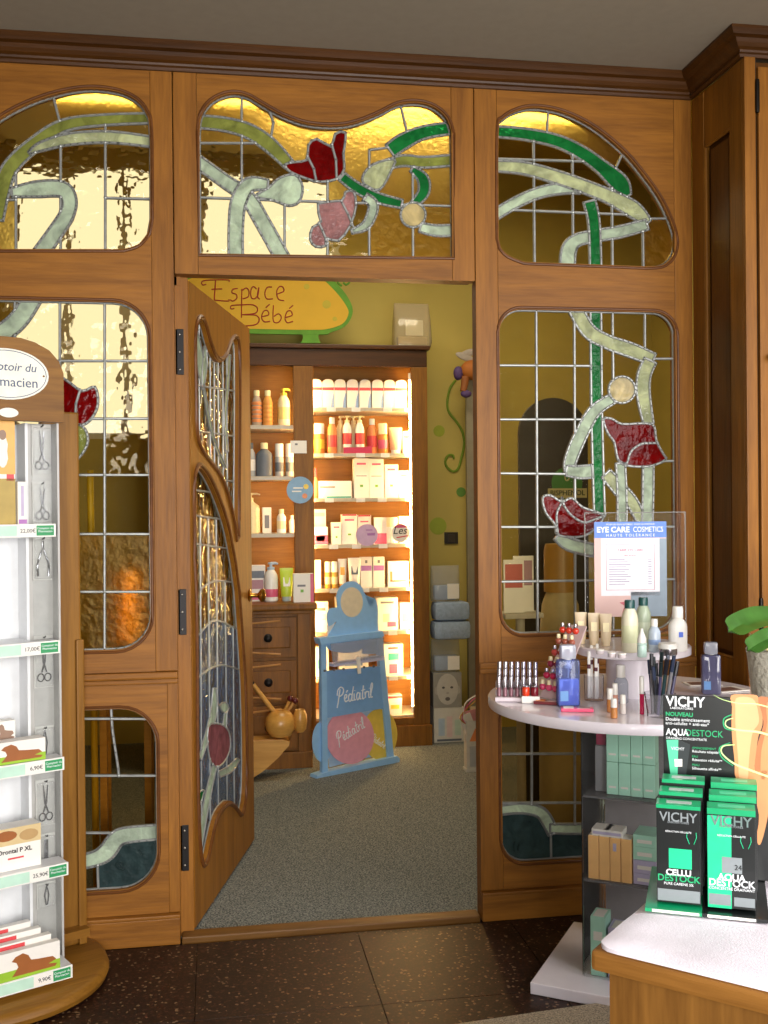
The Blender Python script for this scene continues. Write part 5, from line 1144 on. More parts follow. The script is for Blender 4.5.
# ================================================================== REVOLVING RACK AT THE LEFT
KA = math.radians(28); KO = Vector((-0.62, -0.20, 0.0006)); kdx = Vector((math.cos(KA), math.sin(KA), 0)); kdy = Vector((-math.sin(KA), math.cos(KA), 0)); FYK = -0.17
rack = thing('display_rack', 'tall revolving pine display rack with oval sign, white shelves and hanging scissor packs', 'display rack', KO, KA)
def kp(px, py, yl=FYK):
    p = onP(px, py, KO + kdy*yl, kdy) - KO; return (p.dot(kdx), p.z)
pine = wood('pine_rack', C(104, 66, 18), C(150, 104, 36), 'Z', 0.4); pine_h = wood('pine_rack_flat', C(104, 66, 18), C(150, 104, 36), 'X', 0.4)
MB().lathe([(0.285, 0), (0.307, 0.006), (0.312, 0.02), (0.307, 0.034), (0.295, 0.042)], 40).build('base', pine_h, rack, True)
MB().lathe([(0.06, 0.042), (0.06, 0.075)], 24).build('swivel', iron, rack, True)
zs = [kp(40, y)[1] for y in (537, 654, 771, 876, 978)]          # undersides of the shelf rails
xe = kp(56, 600)[0]; xm = kp(34, 600)[0]; xl = -0.17; xo = kp(63, 600)[0]
ztop = kp(5, 337)[1]; zhead = kp(20, 421)[1]
wl = pm('rack_white', C(228, 230, 232), 0.4, vary=0.03)
B(xl, xm, FYK+0.13, FYK+0.138, 0.076, zhead).build('back_panel', wl, rack)
B(xl-0.006, xl, FYK+0.0, FYK+0.138, 0.076, zhead).build('side_panel', wl, rack)
B(xm, xm+0.008, FYK+0.06, FYK+0.138, 0.076, zhead).build('side_panel', wl, rack)
B(xl-0.006, xo, FYK+0.139, FYK+0.146, 0.076, zhead).build('core_panel', pm('rack_grey', C(168, 166, 160), 0.5), rack)
B(xm+0.009, xo, FYK+0.075, FYK+0.08, 0.09, zhead).build('peg_panel', pm('rack_peg_grey', C(186, 184, 180), 0.35), rack)
B(xo-0.002, xo+0.004, FYK+0.03, FYK+0.138, 0.076, zhead).build('side_panel', pm('rack_peg_grey', C(186, 184, 180), 0.35), rack)
B(xm+0.010, xo-0.003, FYK+0.034, FYK+0.036, 0.076, kp(60, 430)[1]).build('clear_guard', acrylic('guard_acrylic', (0.95, 0.96, 0.96), 0.88, 0.05), rack)
# wooden uprights behind and the arched header in front
yw = 0.02; xw0, xw1 = kp(60, 700, yw)[0], kp(82, 700, yw)[0]
B(xw0-0.05, xw1, yw, yw+0.022, 0.043, kp(70, 412, yw)[1], 0.006).build('upright', pine, rack)
B(xw1-0.02, xw1+0.004, yw-0.012, yw-0.0005, 0.043, kp(70, 640, yw)[1], 0.004).build('upright_edge', pine, rack)
B(-0.24, -0.19, yw, yw+0.022, 0.043, 1.6, 0.006).build('upright', pine, rack)
B(xl-0.006, xw1, FYK+0.147, yw-0.0005, 0.076, 0.10).build('bottom_board', pine_h, rack)
xc = kp(5, 374)[0]; hr = kp(62, 374)[0]-xc
ho = [(xc-hr, zhead), (xc+hr, zhead), (xc+hr, kp(62, 374)[1])] + [(xc+a, kp(5+b, c)[1]) for a, b, c in ((hr*0.92, 52, 362), (hr*0.75, 43, 351), (hr*0.5, 29, 343), (hr*0.25, 15, 338.5), (0, 0, 337), (-hr*0.25, 15, 338.5), (-hr*0.5, 29, 343), (-hr*0.75, 43, 351), (-hr*0.92, 52, 362))] + [(xc-hr, kp(62, 374)[1])]
hd = MB().prism(ho, lambda u, v: (u, FYK-0.012, v), lambda u, v: (u, FYK+0.012, v)).build('header_board', pine_h, rack)
xs_, zs_ = kp(5, 374.5); rx_ = kp(46.5, 374)[0]-xs_; rz2 = kp(5, 349)[1]-zs_
def el(k, n=36): return [(xs_+rx_*k*math.cos(2*PI*i/n), zs_+rz2*(k if k == 1 else k-0.02)*math.sin(2*PI*i/n)) for i in range(n)]
sgn = MB().prism(el(1), lambda u, v: (u, FYK-0.017, v), lambda u, v: (u, FYK-0.0125, v)).build('oval_sign', pm('sign_cream', C(226, 226, 212), 0.35), hd)
inkb = pm('sign_blue_ink', C(60, 76, 110), 0.5)
MB().tube([(u, FYK-0.0172, v) for u, v in el(0.94)], 0.0009, 6, True).build('sign_border', inkb, hd)
text('Comptoir du', 0.032, inkb, hd, FRONT(xs_-0.006, FYK-0.0176, zs_+0.019), shear=0.2, name='sign_lettering'); text('Pharmacien', 0.037, inkb, hd, FRONT(xs_-0.002, FYK-0.0176, zs_-0.022), name='sign_lettering')
a, b = kp(7, 413); MB().prism([(a+0.026*math.cos(2*PI*i/20), b+0.013*math.sin(2*PI*i/20)) for i in range(20)], lambda u, v: (u, FYK-0.015, v), lambda u, v: (u, FYK-0.0125, v)).build('small_plate', pm('sign_cream', C(226, 226, 212), 0.35), hd)
MB().sphere((kp(41.5, 377)[0], FYK-0.018, kp(41.5, 377)[1]), 0.003, seg=8, rings=4).build('screw', brass, hd)
# shelves
grl = pm('label_green', C(44, 150, 90), 0.5); grp = pm('label_mint', C(190, 226, 206), 0.5)
for i, z0 in enumerate(zs):
    dp = 0.0 + 0.012*i; y0 = FYK-0.005-dp; hh_ = 0.036
    s = MB().box(xl, xm-0.001, y0+0.004, FYK+0.128, z0+hh_-0.006, z0+hh_-0.002).box(xm-0.001, xe+0.004*i, y0+0.004, FYK+0.033, z0+hh_-0.006, z0+hh_-0.002).build('shelf', wl, rack)
    xr_ = xe+0.004*i
    B(xl, xr_, y0, y0+0.0035, z0, z0+hh_, 0.0006).build('price_rail', white_pl, s)
    B(xl, xr_-0.1, y0-0.0008, y0-0.0001, z0+0.004, z0+hh_-0.004).build('price_label', grp, s)
    B(xr_-0.108, xr_-0.055, y0-0.0014, y0-0.0003, z0+0.003, z0+hh_-0.003).build('price_label', white_card, s)
    B(xr_-0.054, xr_-0.006, y0-0.0014, y0-0.0003, z0+0.004, z0+hh_-0.004).build('price_label', grl, s)
    text(('22,00€', '17,00€', '6,90€', '25,90€', '9,90€')[i], 0.015, pm('ink_black', C(30, 28, 28), 0.5), s, FRONT(xr_-0.078, y0-0.0018, z0+hh_*0.48), name='price_lettering')
    text('Comptoir du\nPharmacien', 0.0085, wh, s, FRONT(xr_-0.03, y0-0.0018, z0+hh_*0.55), name='price_lettering')
def kw(x, y, z): return KO + kdx*x + kdy*y + Vector((0, 0, z))
def kthing(name, label, cat_, x, y, z, group=None, rz=0.0): 
    p = kw(x, y, z); return thing(name, label, cat_, (p.x, p.y, p.z), KA+rz, group)
# hanging scissor packs
steel = pm('steel_bright', C(150, 150, 154), 0.25, 1.0); cardw = pm('pack_card', C(214, 212, 206), 0.5)
specs = [((46, 425, 476), 's', 'scissors in a clear blister pack hanging highest on the rack'), ((46, 482, 524), 's', 'scissors in a blister pack hanging beside the top shelf'), ((47, 537, 580), 'n', 'nail clippers with curved handles in a pack hanging below the top shelf'), ((49, 635, 687), 's', 'scissors in a pack hanging at the second shelf'), ((52, 725, 758), 't', 'tweezers in a pack hanging beside the dog boxes'), ((53, 778, 824), 's', 'small scissors pack hanging between the third and fourth shelves'), ((54, 832, 868), 'f', 'nail file pack hanging beside the fourth shelf'), ((56, 880, 905), 't', 'tweezers pack hanging lowest on the rack')]
for (px, ya, yb_), kd, lab in specs:
    yl = FYK+0.070; x, z1_ = kp(px, ya, yl); z0_ = kp(px, yb_, yl)[1]
    x = min(max(x, xm+0.04), xo-0.032)
    t = kthing('scissor_pack', lab, 'blister pack', x, yl, z0_); h = z1_-z0_; w = 0.027
    B(-w, w, 0.0, 0.002, 0, h, 0.0005).build('card', cardw, t)
    B(-w*0.9, w*0.9, -0.012, -0.0005, 0.004, h*0.94, 0.004).build('blister', acrylic('blister_clear', (0.95, 0.95, 0.95), 0.85, 0.05), t)
    MB().tube([(0, 0.0035, h-0.006), (0, -0.015, h-0.004), (0, -0.017, h)], 0.002, 6).build('hook', iron, t)
    m = MB()
    if kd == 's':
        for s in (-1, 1):
            m.tube([(s*0.006, -0.005, h*0.88), (s*0.002, -0.005, h*0.5), (-s*0.007, -0.005, h*0.30)], [0.0012, 0.0026, 0.002], 6)
            m.tube([(-s*0.010+0.009*math.cos(q*PI/6), -0.005, h*0.20+0.011*math.sin(q*PI/6)) for q in range(12)], 0.0018, 6, True)
    elif kd == 'n':
        for s in (-1, 1): m.tube(cat([(s*0.001, -0.005, h*0.92), (s*0.003, -0.005, h*0.7), (s*0.015, -0.005, h*0.4), (s*0.015, -0.005, h*0.1)], 4), [0.0014]*5+[0.0025]*4+[0.003]*4, 6)
    elif kd == 't':
        for s in (-1, 1): m.tube([(0, -0.005, h*0.88), (s*0.006, -0.005, h*0.5), (s*0.002, -0.005, h*0.12)], 0.002, 6)
    else: m.box(-0.006, 0.006, -0.006, -0.004, h*0.1, h*0.85, 0.001)
    m.build('tool', steel, t, True)
# boxes on the shelves
fawn, fur, grass, wht = M_('print_fawn', 214, 168, 90), M_('print_fur', 156, 92, 44), M_('print_grass', 150, 190, 50), white_card
def dog(t, x0, x1, z0, z1, y, m=fur):
    """a lying dog as flat print"""
    P = [(0, 0), (0.95, 0), (1, 0.12), (0.8, 0.2), (0.98, 0.32), (0.9, 0.5), (0.6, 0.55), (0.42, 0.6), (0.36, 0.85), (0.24, 1), (0.08, 0.9), (0.0, 0.72), (0.1, 0.62), (0.14, 0.4), (0.06, 0.15)]
    printed([(x0+(x1-x0)*u, z0+(z1-z0)*v) for u, v in P], y, m, t)
def kbox(name, label, px0, px1, zb, h, d, yoff, prints=(), mat=None, tilt=0.0, i=0):
    xa = max(kp(px0, 600)[0], xl+0.002); xb = kp(px1, 600)[0]; w = xb-xa
    t = kthing(name, label, 'box', (xa+xb)/2, FYK+yoff, zb+0.0008)
    o = B(-w/2, w/2, 0, d, 0, h, 0.0012).build('box_body', mat or wht, t)
    for (a, b, c, e, m) in prints: B(w*(a-0.5), w*(b-0.5), -0.0006, -0.0001, h*c, h*e).build('print', m, t)
    return t, w
top = lambda i: zs[i]+0.034
t, w = kbox('pet_box', 'tall golden box with white cat picture standing on the top rack shelf', -45, 19, top(0), 0.30, 0.06, 0.02, [(0.0, 1.0, 0.0, 0.42, M_('print_olive', 176, 150, 70)), (0.0, 1.0, 0.46, 1.0, M_('print_orange_glow', 232, 176, 90)), (0.86, 0.98, 0.4, 0.46, redM)])
printed([(w*0.30+0.012*math.cos(2*PI*i/14)*(1.3 if i % 7 else 1), 0.20+0.045*math.sin(2*PI*i/14)) for i in range(14)], -0.0007, white_card, t); printed([(w*0.30+0.010*math.cos(2*PI*i/14), 0.245+0.014*math.sin(2*PI*i/14)) for i in range(14)], -0.0009, M_('print_cat', 150, 120, 100), t)
kbox('pet_box', 'slim white box with purple base and marks beside the golden cat box', 20, 29.5, top(0), 0.118, 0.05, 0.01, [(0.1, 0.95, 0.02, 0.12, purpM), (0.35, 0.65, 0.2, 0.9, M_('print_pale_violet', 190, 176, 206))])
def dogbox(label, px0, px1, zb, h, d, yoff):
    t, w = kbox('pet_box', label, px0, px1, zb, h, d, yoff, [(0.0, 1.0, 0.0, 0.35, grass)]); dog(t, w*0.02, w*0.47, h*0.12, h*0.88, -0.0007); return t, w
dogbox('white and green box with lying spaniel on the third rack shelf', -60, 42, top(2), 0.060, 0.045, -0.015)
t, w = kbox('pet_box', 'white box with small cat print behind the spaniel box on the third rack shelf', -60, 20, top(2), 0.105, 0.04, 0.05, [(0.5, 0.72, 0.55, 0.95, redM), (0.0, 1.0, 0.0, 0.3, grass)]); dog(t, w*0.25, w*0.48, 0.055, 0.098, -0.0007, M_('print_cat', 150, 120, 100))
t, w = kbox('pet_box', 'white box with two cream puppies reading Drontal P XL on the fourth rack shelf', -70, 37, top(3), 0.115, 0.06, -0.01, [(0.0, 1.0, 0.6, 1.0, M_('print_cream_fur', 214, 190, 140)), (0.43, 0.48, 0.40, 0.5, redM), (0.62, 0.8, 0.26, 0.3, redM)])
printed([(w*0.1+0.03*math.cos(2*PI*i/14), 0.095+0.014*math.sin(2*PI*i/14)) for i in range(14)], -0.0008, fur, t); printed([(w*0.36+0.026*math.cos(2*PI*i/14), 0.09+0.015*math.sin(2*PI*i/14)) for i in range(14)], -0.0008, M_('print_tan', 184, 150, 100), t)
text('Drontal P XL', 0.017, pm('ink_black', C(30, 28, 28), 0.5), t, FRONT(w*0.2, -0.0012, 0.052), bold=0.0003)
dogbox('white and green box with red-brown spaniel at the front of the lowest rack shelf', -60, 50, top(4), 0.075, 0.024, -0.048)
for k in range(3):
    t, w = kbox('pet_box', ('white box with red panel, second in the row on the lowest rack shelf', 'white box with red panel, third in the row on the lowest rack shelf', 'tallest white box with spaniel at the back of the row on the lowest rack shelf')[k], -60, 45-7*k, top(4), 0.088+0.014*k, 0.022, -0.020+0.026*k, [(0.45, 0.72, 0.62, 0.95, redM), (0.0, 1.0, 0.0, 0.3, grass)])
# ================================================================== ROUND COSMETICS STAND
TA = math.radians(-34); TO = Vector((1.178, -0.47, 0.0006)); tdx = Vector((math.cos(TA), math.sin(TA), 0)); tdy = Vector((-math.sin(TA), math.cos(TA), 0))
stand = thing('cosmetics_stand', 'white round two-tier cosmetics stand with clear column on a square base plate', 'display stand', TO, TA)
lac = pm('white_lacquer', C(236, 230, 238), 0.22, vary=0.02, coat=0.4)
TZ, UZ, TR = 0.80, 0.945, 0.408
B(-0.235, 0.235, -0.235, 0.235, 0, 0.032, 0.003).build('base_plate', lac, stand)
MB().lathe([(TR-0.012, TZ-0.029), (TR-0.002, TZ-0.028), (TR, TZ-0.025), (TR, TZ-0.004), (TR-0.003, TZ)], 72).build('round_top', lac, stand, True)
ux, uy = 0.0, 0.02
MB().lathe([(0.075, TZ), (0.075, UZ-0.025)], 36, (ux, uy, 0)).build('riser', lac, stand, True)
MB().lathe([(0.160, UZ-0.025), (0.164, UZ-0.023), (0.164, UZ-0.003), (0.161, UZ)], 56, (ux, uy, 0)).build('upper_tier', lac, stand, True)
def tp_(px, py, yl=-0.135):
    p = onP(px, py, TO + tdy*yl, tdy) - TO; return (p.dot(tdx), p.z)
hc = 0.135; acr = acrylic('column_acrylic', (0.97, 0.98, 0.98), 0.95, 0.04); cl = tp_(583, 850)[0]; cr = cl+0.27
for n_, (x0, x1, y0, y1) in dict(front=(cl, cr, -hc-0.004, -hc), left=(cl-0.004, cl, -hc, hc), right=(cr, cr+0.004, -hc, hc)).items(): B(x0, x1, y0, y1, 0.033, TZ-0.030).build('clear_side', acr, stand)
B(cl, cr, hc, hc+0.006, 0.033, TZ-0.030).build('back_side', pm('column_back', C(140, 136, 138), 0.5), stand)
sA, sB = tp_(620, 799)[1], tp_(620, 884)[1]
smoke = acrylic('smoked_shelf', (0.7, 0.68, 0.70), 0.6, 0.05)
for z in (sA, sB): B(cl+0.001, cr-0.001, -hc+0.001, hc-0.001, z-0.006, z).build('clear_shelf', smoke, stand)
def tw_(x, y, z): p = TO + tdx*x + tdy*y; return (p.x, p.y, p.z+z)
def tthing(name, label, cat_, x, y, z, group=None, rz=0.0): return thing(name, label, cat_, tw_(x, y, z+0.0008), TA+rz, group)
turq, lilc, orgb = pm('turquoise_card', C(176, 228, 206), 0.5), pm('lilac_grey_card', C(190, 182, 214), 0.5), pm('apricot_card', C(244, 190, 120), 0.5)
# turquoise packs block in the top compartment
x0, zt0 = tp_(603, 731); x1, zb0 = tp_(653, 797); zt0 = min(zt0, TZ-0.045); nx, nz = 4, 2
for i in range(nx):
    for j in range(nz):
        ww = (x1-x0)/nx; hh2 = (zt0-sA-0.002)/nz
        t = tthing('small_carton', 'pale turquoise carton in the stacked block in the top compartment of the clear column', 'box', x0+ww*(i+0.5), -0.10, sA+j*(hh2+0.0008), 'turquoise cartons in the top compartment')
        B(-ww/2+0.0008, ww/2-0.0008, 0, 0.06, 0, hh2-0.0006, 0.0012).build('box_body', turq, t); B(-ww*0.3, ww*0.3, -0.0006, -0.0001, hh2*0.2, hh2*0.26).build('print', white_card, t)
t = tthing('pink_pouch', 'small crimson pouch beside the turquoise block in the clear column', 'pouch', tp_(596, 740)[0], -0.08, sA+0.13); B(-0.014, 0.014, 0, 0.02, 0, 0.05, 0.005).build('pouch', pm('pouch_crimson', C(160, 50, 84), 0.5), t, True); B(-0.016, 0.016, -0.002, 0.03, -0.13, -0.0005, 0.002).build('pouch_card', pm('pouch_grey', C(130, 130, 134), 0.5), t)
xs4 = [tp_(px, 860)[0] for px in (587, 598, 609, 620, 631)]; ho4 = tp_(600, 838)[1]-sB
for i in range(4):
    lab = 'apricot carton with small lilac sticker on the middle shelf of the clear column' if i == 2 else 'plain apricot carton in the row on the middle shelf of the clear column'
    t = tthing('apricot_carton', lab, 'box', (xs4[i]+xs4[i+1])/2, -0.125, sB, 'apricot cartons on the middle shelf' if i != 2 else None); w = xs4[i+1]-xs4[i]
    B(-w/2+0.001, w/2-0.001, 0, 0.05, 0, ho4, 0.001).build('box_body', orgb, t)
    B(-w*0.42, w*0.42, 0.004, 0.046, ho4, ho4+0.0006).build('tuck_flap', white_card, t)
    if i == 2: B(-w*0.2, w*0.1, -0.0006, -0.0001, ho4*0.7, ho4*0.88).build('print', lilc, t)
for i, (px, w) in enumerate(((599, 0.05), (612, 0.05))):
    t = tthing('white_carton', ('white flat carton lying on the apricot row, left one', 'white flat carton lying on the apricot row, right one')[i].replace(', left one', ' above its outer end').replace(', right one', ' above its inner end'), 'box', tp_(px, 830)[0], -0.12, sB+ho4+0.0008); B(-w/2, w/2, 0, 0.06, 0, 0.018, 0.001).build('box_body', white_card, t); B(-w/2+0.004, w/2-0.004, -0.0006, -0.0001, 0.004, 0.012).build('print', lilc, t)
xq0, xq1 = tp_(632, 860)[0], min(tp_(655, 860)[0], cr-0.004); 
for j, (m, hq, lab) in enumerate(((lilc, 0.030, 'lilac carton at the bottom of the small pile beside the apricot cartons'), (lilc, 0.036, 'lilac carton second in the small pile beside the apricot cartons'), (turq, 0.036, 'turquoise carton third in the small pile beside the apricot cartons'), (turq, 0.032, 'turquoise carton on top of the small pile beside the apricot cartons'))):
    zq = sB + sum((0.030, 0.036, 0.036, 0.032)[:j]) + 0.0008*j
    t = tthing('pile_carton', lab, 'box', (xq0+xq1)/2, -0.12, zq); B(-(xq1-xq0)/2, (xq1-xq0)/2, 0, 0.09, 0, hq, 0.001).build('box_body', m, t); B(-0.02, 0.02, -0.0006, -0.0001, hq*0.3, hq*0.6).build('print', white_card, t)
zbb = 0.033
for (px, w, h, m, lab) in ((597, 0.042, 0.165, turq, 'tall turquoise carton at the bottom corner of the clear column'), (617, 0.055, 0.14, lilc, 'lilac carton beside the tall turquoise one at the bottom of the column'), (640, 0.06, 0.16, turq, 'turquoise carton with white top at the bottom of the column near the counter')):
    t = tthing('bottom_carton', lab, 'box', tp_(px, 930)[0], -0.125, zbb); B(-w/2, w/2, 0, 0.07, 0, h, 0.001).build('box_body', m, t); B(-w*0.35, w*0.35, 0.004, 0.06, h, h+0.0006).build('tuck_flap', white_card, t); B(-w*0.3, w*0.3, -0.0006, -0.0001, h*0.6, h*0.75).build('print', white_card, t)
# helpers for things standing on the tops
TAB, TIER = TO.z+TZ+0.0008, TO.z+UZ+0.0008
def on_top(px, py): p = onZ(px, py, TAB); return (p.x, p.y, TAB)
def on_tier(px, py): p = onZ(px, py, TIER); return (p.x, p.y, TIER)
FACE = -0.30
# lipsticks in a stepped holder
silver = pm('silver_cap', C(170, 164, 170), 0.22, 0.9)
lh_ = on_top(517.5, 700)
tr = thing('lipstick_holder', 'stepped clear and white lipstick holder on the round top', 'holder', lh_, FACE)
for j in range(3): B(-0.062, 0.058, -0.03+0.034*j, 0.002+0.034*j, 0, 0.012+0.016*j, 0.002).build('step', pm('holder_clear', C(226, 214, 220), 0.2), tr)
B(0.012, 0.062, -0.052, -0.0305, 0, 0.02, 0.002).build('front_block', white_pl, tr)
lc_ = [C(120, 50, 60), C(176, 60, 80), C(196, 110, 110), C(150, 80, 90), C(206, 60, 40), C(110, 30, 46)]
ca, sa = math.cos(FACE), math.sin(FACE)
def rel(o, x, y, z): return (o[0]+x*ca-y*sa, o[1]+x*sa+y*ca, o[2]+z)
proto = None
for j in range(3):
    for i in range(7):
        loc = rel(lh_, -0.051+0.017*i, -0.014+0.034*j, 0.0128+0.016*j)
        if proto is None:
            proto = thing('lipstick', 'silver lipstick standing in the stepped holder', 'lipstick', loc, 0, 'silver lipsticks in the stepped holder')
            MB().lathe([(0.0065, 0), (0.0065, 0.022), (0.0055, 0.0225), (0.0055, 0.025)], 10).build('base', pm('lip_base', C(150, 110, 120), 0.25, 0.4), proto, True)
            MB().lathe([(0.0068, 0.0252), (0.0068, 0.052), (0.006, 0.055)], 10).build('cap', silver, proto, True)
        else: dup(proto, loc)
for i, c in enumerate((C(220, 60, 24), C(120, 16, 34))):
    t = thing('lip_pot', ('bright orange-red lip pot on the white front block', 'dark red lip pot on the white front block')[i], 'pot', rel(lh_, 0.024+0.024*i, -0.041, 0.0208)); MB().lathe([(0.010, 0), (0.0105, 0.004), (0.0105, 0.022), (0.009, 0.024)], 14).build('pot', pm('lip_%d' % i, c, 0.2), t, True); MB().lathe([(0.0108, 0.0242), (0.0108, 0.028)], 14).build('lid', silver, t, True)
# sloping nail varnish ramp
RZN = -1.05; rp0 = on_top(548.5, 701); nr = thing('varnish_ramp', 'sloping clear ramp of nail varnish rows behind the blue pump bottle', 'holder', (rp0[0], rp0[1], rp0[2]), RZN)
B(-0.03, 0.04, 0.0, 0.05, 0, 0.004).build('foot', white_pl, nr)
ang = math.radians(58)
MB().obox((0.005, 0.058, 0.104), (1, 0, 0.0), (0, math.sin(ang), -math.cos(ang)), (0, math.cos(ang), math.sin(ang)), 0.034, 0.002, 0.115).build('ramp_plate', pm('ramp_clear', C(214, 190, 190), 0.2), nr)
reds = [C(214, 70, 110), C(190, 30, 70), C(150, 30, 60), C(196, 70, 60), C(170, 90, 70), C(216, 60, 40)]
nvl = ('pink', 'crimson', 'plum', 'coral', 'brown-red', 'orange-red')
for j in range(6):
    for i in range(3):
        d_ = 0.02+0.036*j; x = -0.022+0.024*i+0.006
        y = 0.0+d_*math.cos(ang)*0.9-0.016; zz = 0.012+d_*math.sin(ang)
        loc = (rp0[0]+x*math.cos(RZN)-y*math.sin(RZN), rp0[1]+x*math.sin(RZN)+y*math.cos(RZN), rp0[2]+zz)
        t = thing('nail_varnish', '%s nail varnish bottle in one row of the sloping ramp' % nvl[j], 'nail varnish', loc, RZN, '%s varnishes on the sloping ramp' % nvl[j])
        MB().sphere((0, 0, 0.010), 0.0105, 1, 0.9, 0.95, 12, 7).build('bottle', pm('varnish_%d' % j, reds[j], 0.15, coat=0.6), t, True)
        MB().lathe([(0.0055, 0.0185), (0.006, 0.022), (0.005, 0.030)], 10).build('cap', silver if j % 2 else creamP, t, True)
# blue pump bottle and the grey one at the back
liq = acrylic('blue_liquid_plastic', C(176, 192, 240), 0.62, 0.05)
def spray(name, label, loc, h, w, liquid, body, rz):
    t = thing(name, label, 'bottle', loc, rz)
    B(-w/2, w/2, -w*0.3, w*0.3, 0, h*0.76, w*0.14).build('body', body, t, True)
    B(-w*0.46, w*0.46, -w*0.26, w*0.26, 0.003, h*0.46, w*0.12).build('liquid', liquid, t, True)
    MB().tube([(0, 0, h*0.05), (0.002, 0, h*0.75)], 0.002, 6).build('dip_tube', white_pl, t)
    MB().lathe([(w*0.2, h*0.62), (w*0.12, h*0.7), (w*0.2, h*0.765), (w*0.2, h*0.8)], 14).build('pump', white_pl, t, True)
    B(-w*0.34, w*0.34, -w*0.26, w*0.26, h*0.765, h, w*0.1).build('cap', acrylic('spray_cap', (0.8, 0.84, 0.95), 0.45, 0.05), t, True)
    B(-w*0.4, -w*0.05, -w*0.306, -w*0.302, h*0.1, h*0.26).build('paper_label', pm('spray_label', C(110, 160, 220), 0.4), t)
    return t
spray('spray_bottle', 'clear blue pump spray bottle half full of blue liquid on the round top', on_top(568, 706), 0.168, 0.062, pm('liquid_blue', C(126, 150, 232), 0.1, coat=0.3), liq, -0.1)
spray('spray_bottle', 'grey-violet spray bottle at the far side of the round top near the cupboard', on_top(711, 694), 0.150, 0.054, pm('liquid_slate', C(80, 84, 130), 0.1), acrylic('slate_plastic_clear', C(130, 130, 170), 0.3, 0.05), -0.3)
# mascara cup
mc = on_top(594, 700); t = thing('pencil_cup', 'clear narrow cup holding white brow pencils', 'cup', mc, FACE); MB().lathe([(0.026, 0), (0.026, 0.004), (0.028, 0.07), (0.027, 0.07), (0.0245, 0.006), (0.0245, 0.006)], 20).build('cup', acrylic('cup_clear', (0.95, 0.95, 0.97), 0.75, 0.05), t, True)
for i, (dx_, dy_, hh3) in enumerate(((-0.014, 0.0, 0.13), (0.002, -0.012, 0.12), (0.012, 0.004, 0.15), (-0.002, 0.012, 0.145))):
    q = thing('brow_pencil', 'white pencil with plum cap standing in the clear narrow cup', 'pencil', (mc[0]+dx_, mc[1]+dy_, mc[2]+0.0068), 0, 'white pencils in the clear cup')
    MB().lathe([(0.0045, 0), (0.0045, hh3*0.62), (0.004, hh3*0.63)], 8).build('barrel', white_pl, q, True); MB().lathe([(0.005, hh3*0.632), (0.005, hh3*0.72)], 8).build('ring', pm('plum_ring', C(90, 40, 56), 0.3), q, True); MB().lathe([(0.0045, hh3*0.722), (0.0045, hh3*0.97), (0.003, hh3)], 8).build('cap', white_pl, q, True)
# dark pencils fanned in a holder
pc_ = on_top(660, 716); t = thing('pencil_cup', 'clear wide cup of dark eyeliner pencils near the display box', 'cup', pc_, FACE); MB().lathe([(0.032, 0), (0.032, 0.004), (0.040, 0.06), (0.039, 0.06), (0.030, 0.006), (0.030, 0.006)], 20).build('cup', acrylic('cup_clear', (0.95, 0.95, 0.97), 0.75, 0.05), t, True)
dkc = [C(40, 44, 52), C(70, 66, 100), C(40, 66, 70), C(130, 130, 136)]
for i in range(14):
    a = 2*PI*i/14; r0, r1 = 0.010+0.010*(i % 2), 0.026+0.016*(i % 3)/2
    q = thing('eyeliner_pencil', 'dark capped eyeliner pencil in the clear wide cup', 'pencil', (pc_[0], pc_[1], pc_[2]+0.0065), 0, 'eyeliner pencils in the clear wide cup')
    b0 = Vector((r0*math.cos(a), r0*math.sin(a), 0.0)); b1 = Vector((r1*math.cos(a)+0.012, r1*math.sin(a), 0.125+0.01*(i % 4)))
    m_ = b0.lerp(b1, 0.72); MB().tube([b0, m_], 0.0042, 8).build('barrel', pm('pencil_%d' % (i % 4), dkc[i % 4], 0.3), q, True); MB().tube([b0.lerp(b1, 0.725), b1], 0.0052, 8).build('cap', pm('pencil_cap_%d' % (i % 3), (C(24, 40, 44), C(30, 30, 40), C(50, 60, 84))[i % 3], 0.3), q, True)
# small bottles in the middle
for (px, py, h, r, m, c, lab) in ((621, 703, 0.105, 0.020, acrylic('remover_clear', (0.86, 0.9, 0.95), 0.5, 0.05), white_pl, 'clear remover bottle with white cap behind the small amber bottles'), (610, 712, 0.062, 0.0085, pm('varnish_amber', C(196, 130, 70), 0.2), white_pl, 'small amber nail care bottle left of its twin'), (615, 708, 0.066, 0.0085, pm('varnish_rose', C(206, 150, 130), 0.2), white_pl, 'small rose nail care bottle behind the amber one'), (614, 718, 0.05, 0.009, pm('varnish_amber', C(196, 130, 70), 0.2), white_pl, 'short amber nail care bottle in front of the others'), (623, 714, 0.05, 0.008, pm('varnish_clear', C(214, 206, 200), 0.2), white_pl, 'short pale nail care bottle beside the amber ones')):
    bottle('nail_care_bottle', lab.replace('left of its twin', 'with tall white cap'), on_top(px, py), h, r, m, c, 'cap', capr=0.62 if r > 0.01 else 0.9, caph=0.32 if r > 0.01 else 0.45)
lg = on_top(642, 714); t = thing('lip_gloss', 'slim raspberry lip gloss tube with white cap standing beside the eyeliner cup', 'lip gloss', lg); MB().lathe([(0.006, 0), (0.006, 0.052), (0.005, 0.053)], 10).build('tube', pm('gloss_raspberry', C(196, 30, 80), 0.15), t, True); MB().lathe([(0.0062, 0.0532), (0.0062, 0.096), (0.005, 0.099)], 10).build('cap', white_pl, t, True)
